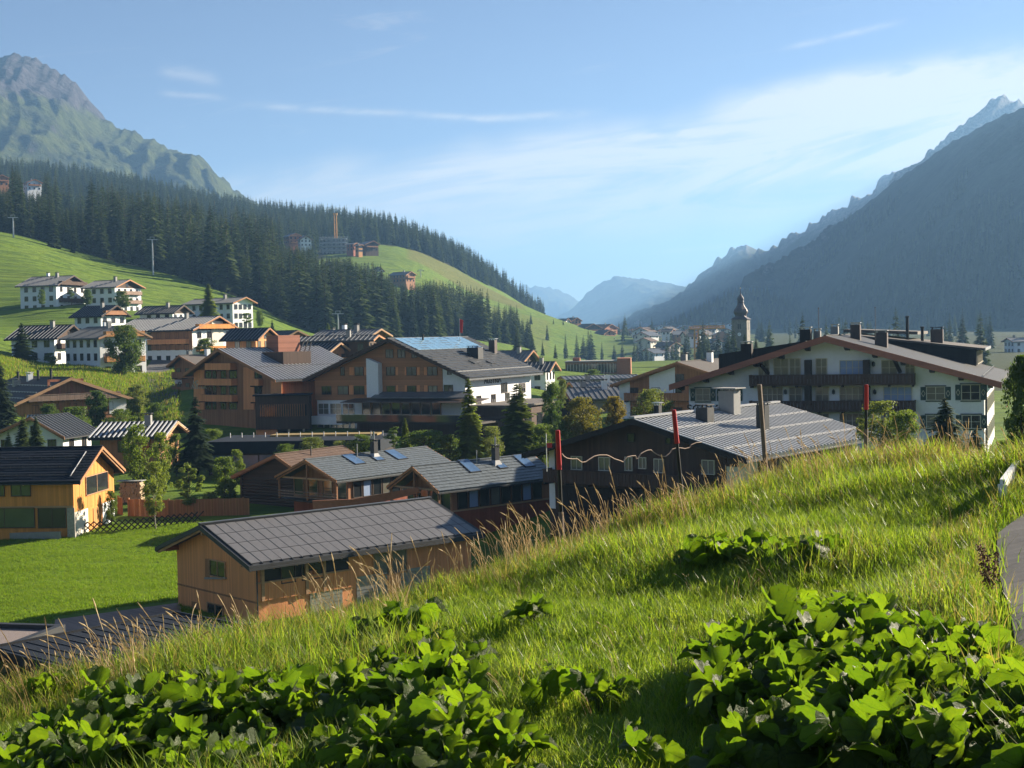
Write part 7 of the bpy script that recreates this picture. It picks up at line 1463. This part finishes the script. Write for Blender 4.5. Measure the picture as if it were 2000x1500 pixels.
def broad_leaf(seed):
    rr = random.Random(seed); nA, rings = 30, (.0, .3, .55, .8, 1.0); V, Q = [(0, 0, 0)], []
    cup, fold, wav = rr.uniform(-.9, 1.0), rr.uniform(.05, .85), rr.uniform(.08, .2); ph = rr.uniform(0, 6); asp = rr.uniform(.9, 1.15); curl = rr.uniform(-.6, .4)
    for k, q in enumerate(rings[1:]):
        for i in range(nA):
            th = -math.pi + 2 * math.pi * (i + .5) / nA
            R_ = (.47 + .10 * math.cos(th)) * (1 - .72 * math.exp(-((abs(th) - math.pi) / .36) ** 2)); 
            if k == 3: R_ *= 1 + .03 * (1 if i % 2 else -1) + .10 * mnoise.noise((math.sin(th) * 1.6 + seed, math.cos(th) * 1.6, seed * .7)) - (.22 if rr.random() < .05 else 0)
            r_ = R_ * q; x, y = r_ * math.sin(th) * asp, r_ * math.cos(th)
            z = cup * r_ * r_ + fold * abs(x) * .8 + wav * q * q * math.sin(4 * th + ph) * .5 + curl * max(0, y) ** 2 + rr.uniform(-.012, .012)
            k_ = .022 if q < .9 else .035; z += k_ * mnoise.noise((x * 7 + seed * 3.1, y * 7, 0)) * 2; V.append((x, y, z))
    for i in range(nA): Q.append((0, 1 + (i + 1) % nA, 1 + i))
    for k in range(3):
        a = 1 + k * nA
        for i in range(nA): j = (i + 1) % nA; Q += [(a + i, a + j, a + nA + j), (a + i, a + nA + j, a + nA + i)]
    # open the notch: drop faces that cross it
    Q = [q for q in Q if not ({0} <= set(q) and {1, nA} <= set(q))]
    return np_mesh('leaf', V, Q, M['broad_leaf'], True)
LEAF = [broad_leaf(i) for i in range(9)]
def plant_layout(seed):
    rr = random.Random(seed); b = MB(); out = []; n = rr.randint(6, 9); a0 = rr.uniform(0, 6)
    for i in range(n):
        a = a0 + i * 2.4 + rr.uniform(-.3, .3); h = rr.uniform(.18, .50) if i else rr.uniform(.45, .55); r_ = rr.uniform(.10, .32) * (1.3 if h < .3 else .8); tip = Vector((math.cos(a) * r_, math.sin(a) * r_, h)); s = rr.uniform(.30, .48) * (1.1 if i % 3 else .8)
        b.tube([(0, 0, -.05), (tip.x * .35, tip.y * .35, h * .6), tuple(tip)], [.013, .010, .008], 5, False)
        tilt = rr.uniform(.35, 1.5); out.append((tip, a - math.pi / 2 + rr.uniform(-.5, .5), -tilt if rr.random() < .8 else tilt * .5, rr.uniform(-.35, .35), s, rr.randrange(9)))
    return b.mesh('stalk', M['leaf_stalk']), out
LAY = [plant_layout(i) for i in range(8)]
def leafy_plant(p, s, label, group, k, yaw):
    st, lv = LAY[k]; e = empty('butterbur_plant', tuple(p), yaw, label, 'plant', group); e.scale = (s, s, s); link('stalk', st, e)
    for tip, a, tl, rl, sz, m_ in lv: o = link('leaf', LEAF[m_], e, tuple(tip)); o.rotation_euler = Matrix.Rotation(a, 3, 'Z').to_4x4().to_euler() if False else (Matrix.Rotation(a, 3, 'Z') @ Matrix.Rotation(tl, 3, 'X') @ Matrix.Rotation(rl, 3, 'Y')).to_euler(); o.scale = (sz, sz, sz)
def plants():
    rr = random.Random(9); used = []
    def fill(poly, n, gap, label, group, s0, s1):
        xs, ys = [q[0] for q in poly], [q[1] for q in poly]; c = t = 0
        while c < n and t < 6000:
            t += 1; x, y = rr.uniform(min(xs), max(xs)), rr.uniform(min(ys), max(ys))
            if not inside(poly, x, y): continue
            p = hit(x, y, 6, 40)
            if any((p[0] - q[0]) ** 2 + (p[1] - q[1]) ** 2 < gap * gap for q in used): continue
            used.append(p); c += 1; sc_ = rr.uniform(s0, s1); fx, fy = (x - min(xs)) / (max(xs) - min(xs)), (y - min(ys)) / (max(ys) - min(ys))
            leafy_plant(p, sc_, label % (('at its bottom edge' if y > 1490 else 'in its front half' if fy > .5 else 'along its upper edge' if fy < .25 else 'in its middle') + ', ' + ('left third' if fx < .33 else 'right third' if fx > .66 else 'centre') + (', larger' if sc_ > (s0 + s1) / 2 else ', smaller')) if '%' in label else label, group, rr.randrange(8), rr.uniform(0, 6.28))
    fill(PATCH['left'], 112, .17, 'butterbur plant in the large patch at lower left, %s', 'butterbur patch at lower left', .6, .95)
    fill(PATCH['right'], 112, .17, 'butterbur plant in the large patch at lower right, %s', 'butterbur patch at lower right', .56, .92)
    fill(PATCH['upper'], 14, .2, 'butterbur plant in the small narrow patch halfway up the grass, below the shadow band', 'small butterbur patch on the slope', .72, 1.0)
    for (x, y, s, lb) in ((1090, 1380, .7, 'butterbur plant standing alone just right of the left patch'), (1170, 1390, .72, 'butterbur plant standing alone between the two big patches'), (1270, 1525, .7, 'large-leaved butterbur at the bottom edge between the two patches'), (1040, 1238, .75, 'tiny butterbur alone in the grass above the left patch'), (1560, 1215, .65, 'butterbur sprouting above the right patch'), (100, 1380, .8, 'pale butterbur at the left crest edge below the carport')):
        leafy_plant(hit(x, y, 6, 40), s, lb, None, rr.randrange(8), rr.uniform(0, 6.28))
plants()
def dock():
    p = hit(1936, 1185, 8, 40); e = empty('dock_plant', tuple(p), 0, 'rust-brown dock seed stalk beside the road edge', 'plant'); rr = random.Random(3)
    for k in range(4):
        b = MB(); a = rr.uniform(0, 6.28); L = rr.uniform(.35, .62); t = (math.cos(a) * .10, math.sin(a) * .12, L); b.tube([(0, 0, 0), (t[0] * .4, t[1] * .4, L * .5), t], [.008, .006, .003], 4, False); b.build('stem', M['dry_rust'], e)
        V, Q = [], []
        for i in range(150):
            f = rr.uniform(.35, 1); c = Vector((t[0] * f + rr.gauss(0, .022), t[1] * f + rr.gauss(0, .022), L * f)); d = Vector((rr.gauss(0, 1), rr.gauss(0, 1), rr.gauss(0, 1))).normalized() * .012; g = d.orthogonal().normalized() * .012
            n = len(V); V += [tuple(c + d), tuple(c + g), tuple(c - d), tuple(c - g)]; Q.append((n, n + 1, n + 2, n + 3))
        link('seed_head', np_mesh('seed_head', V, Q, M['dry_rust']), e)
plain('dry_rust', (.13, .06, .03), .9, .35, 20); dock()
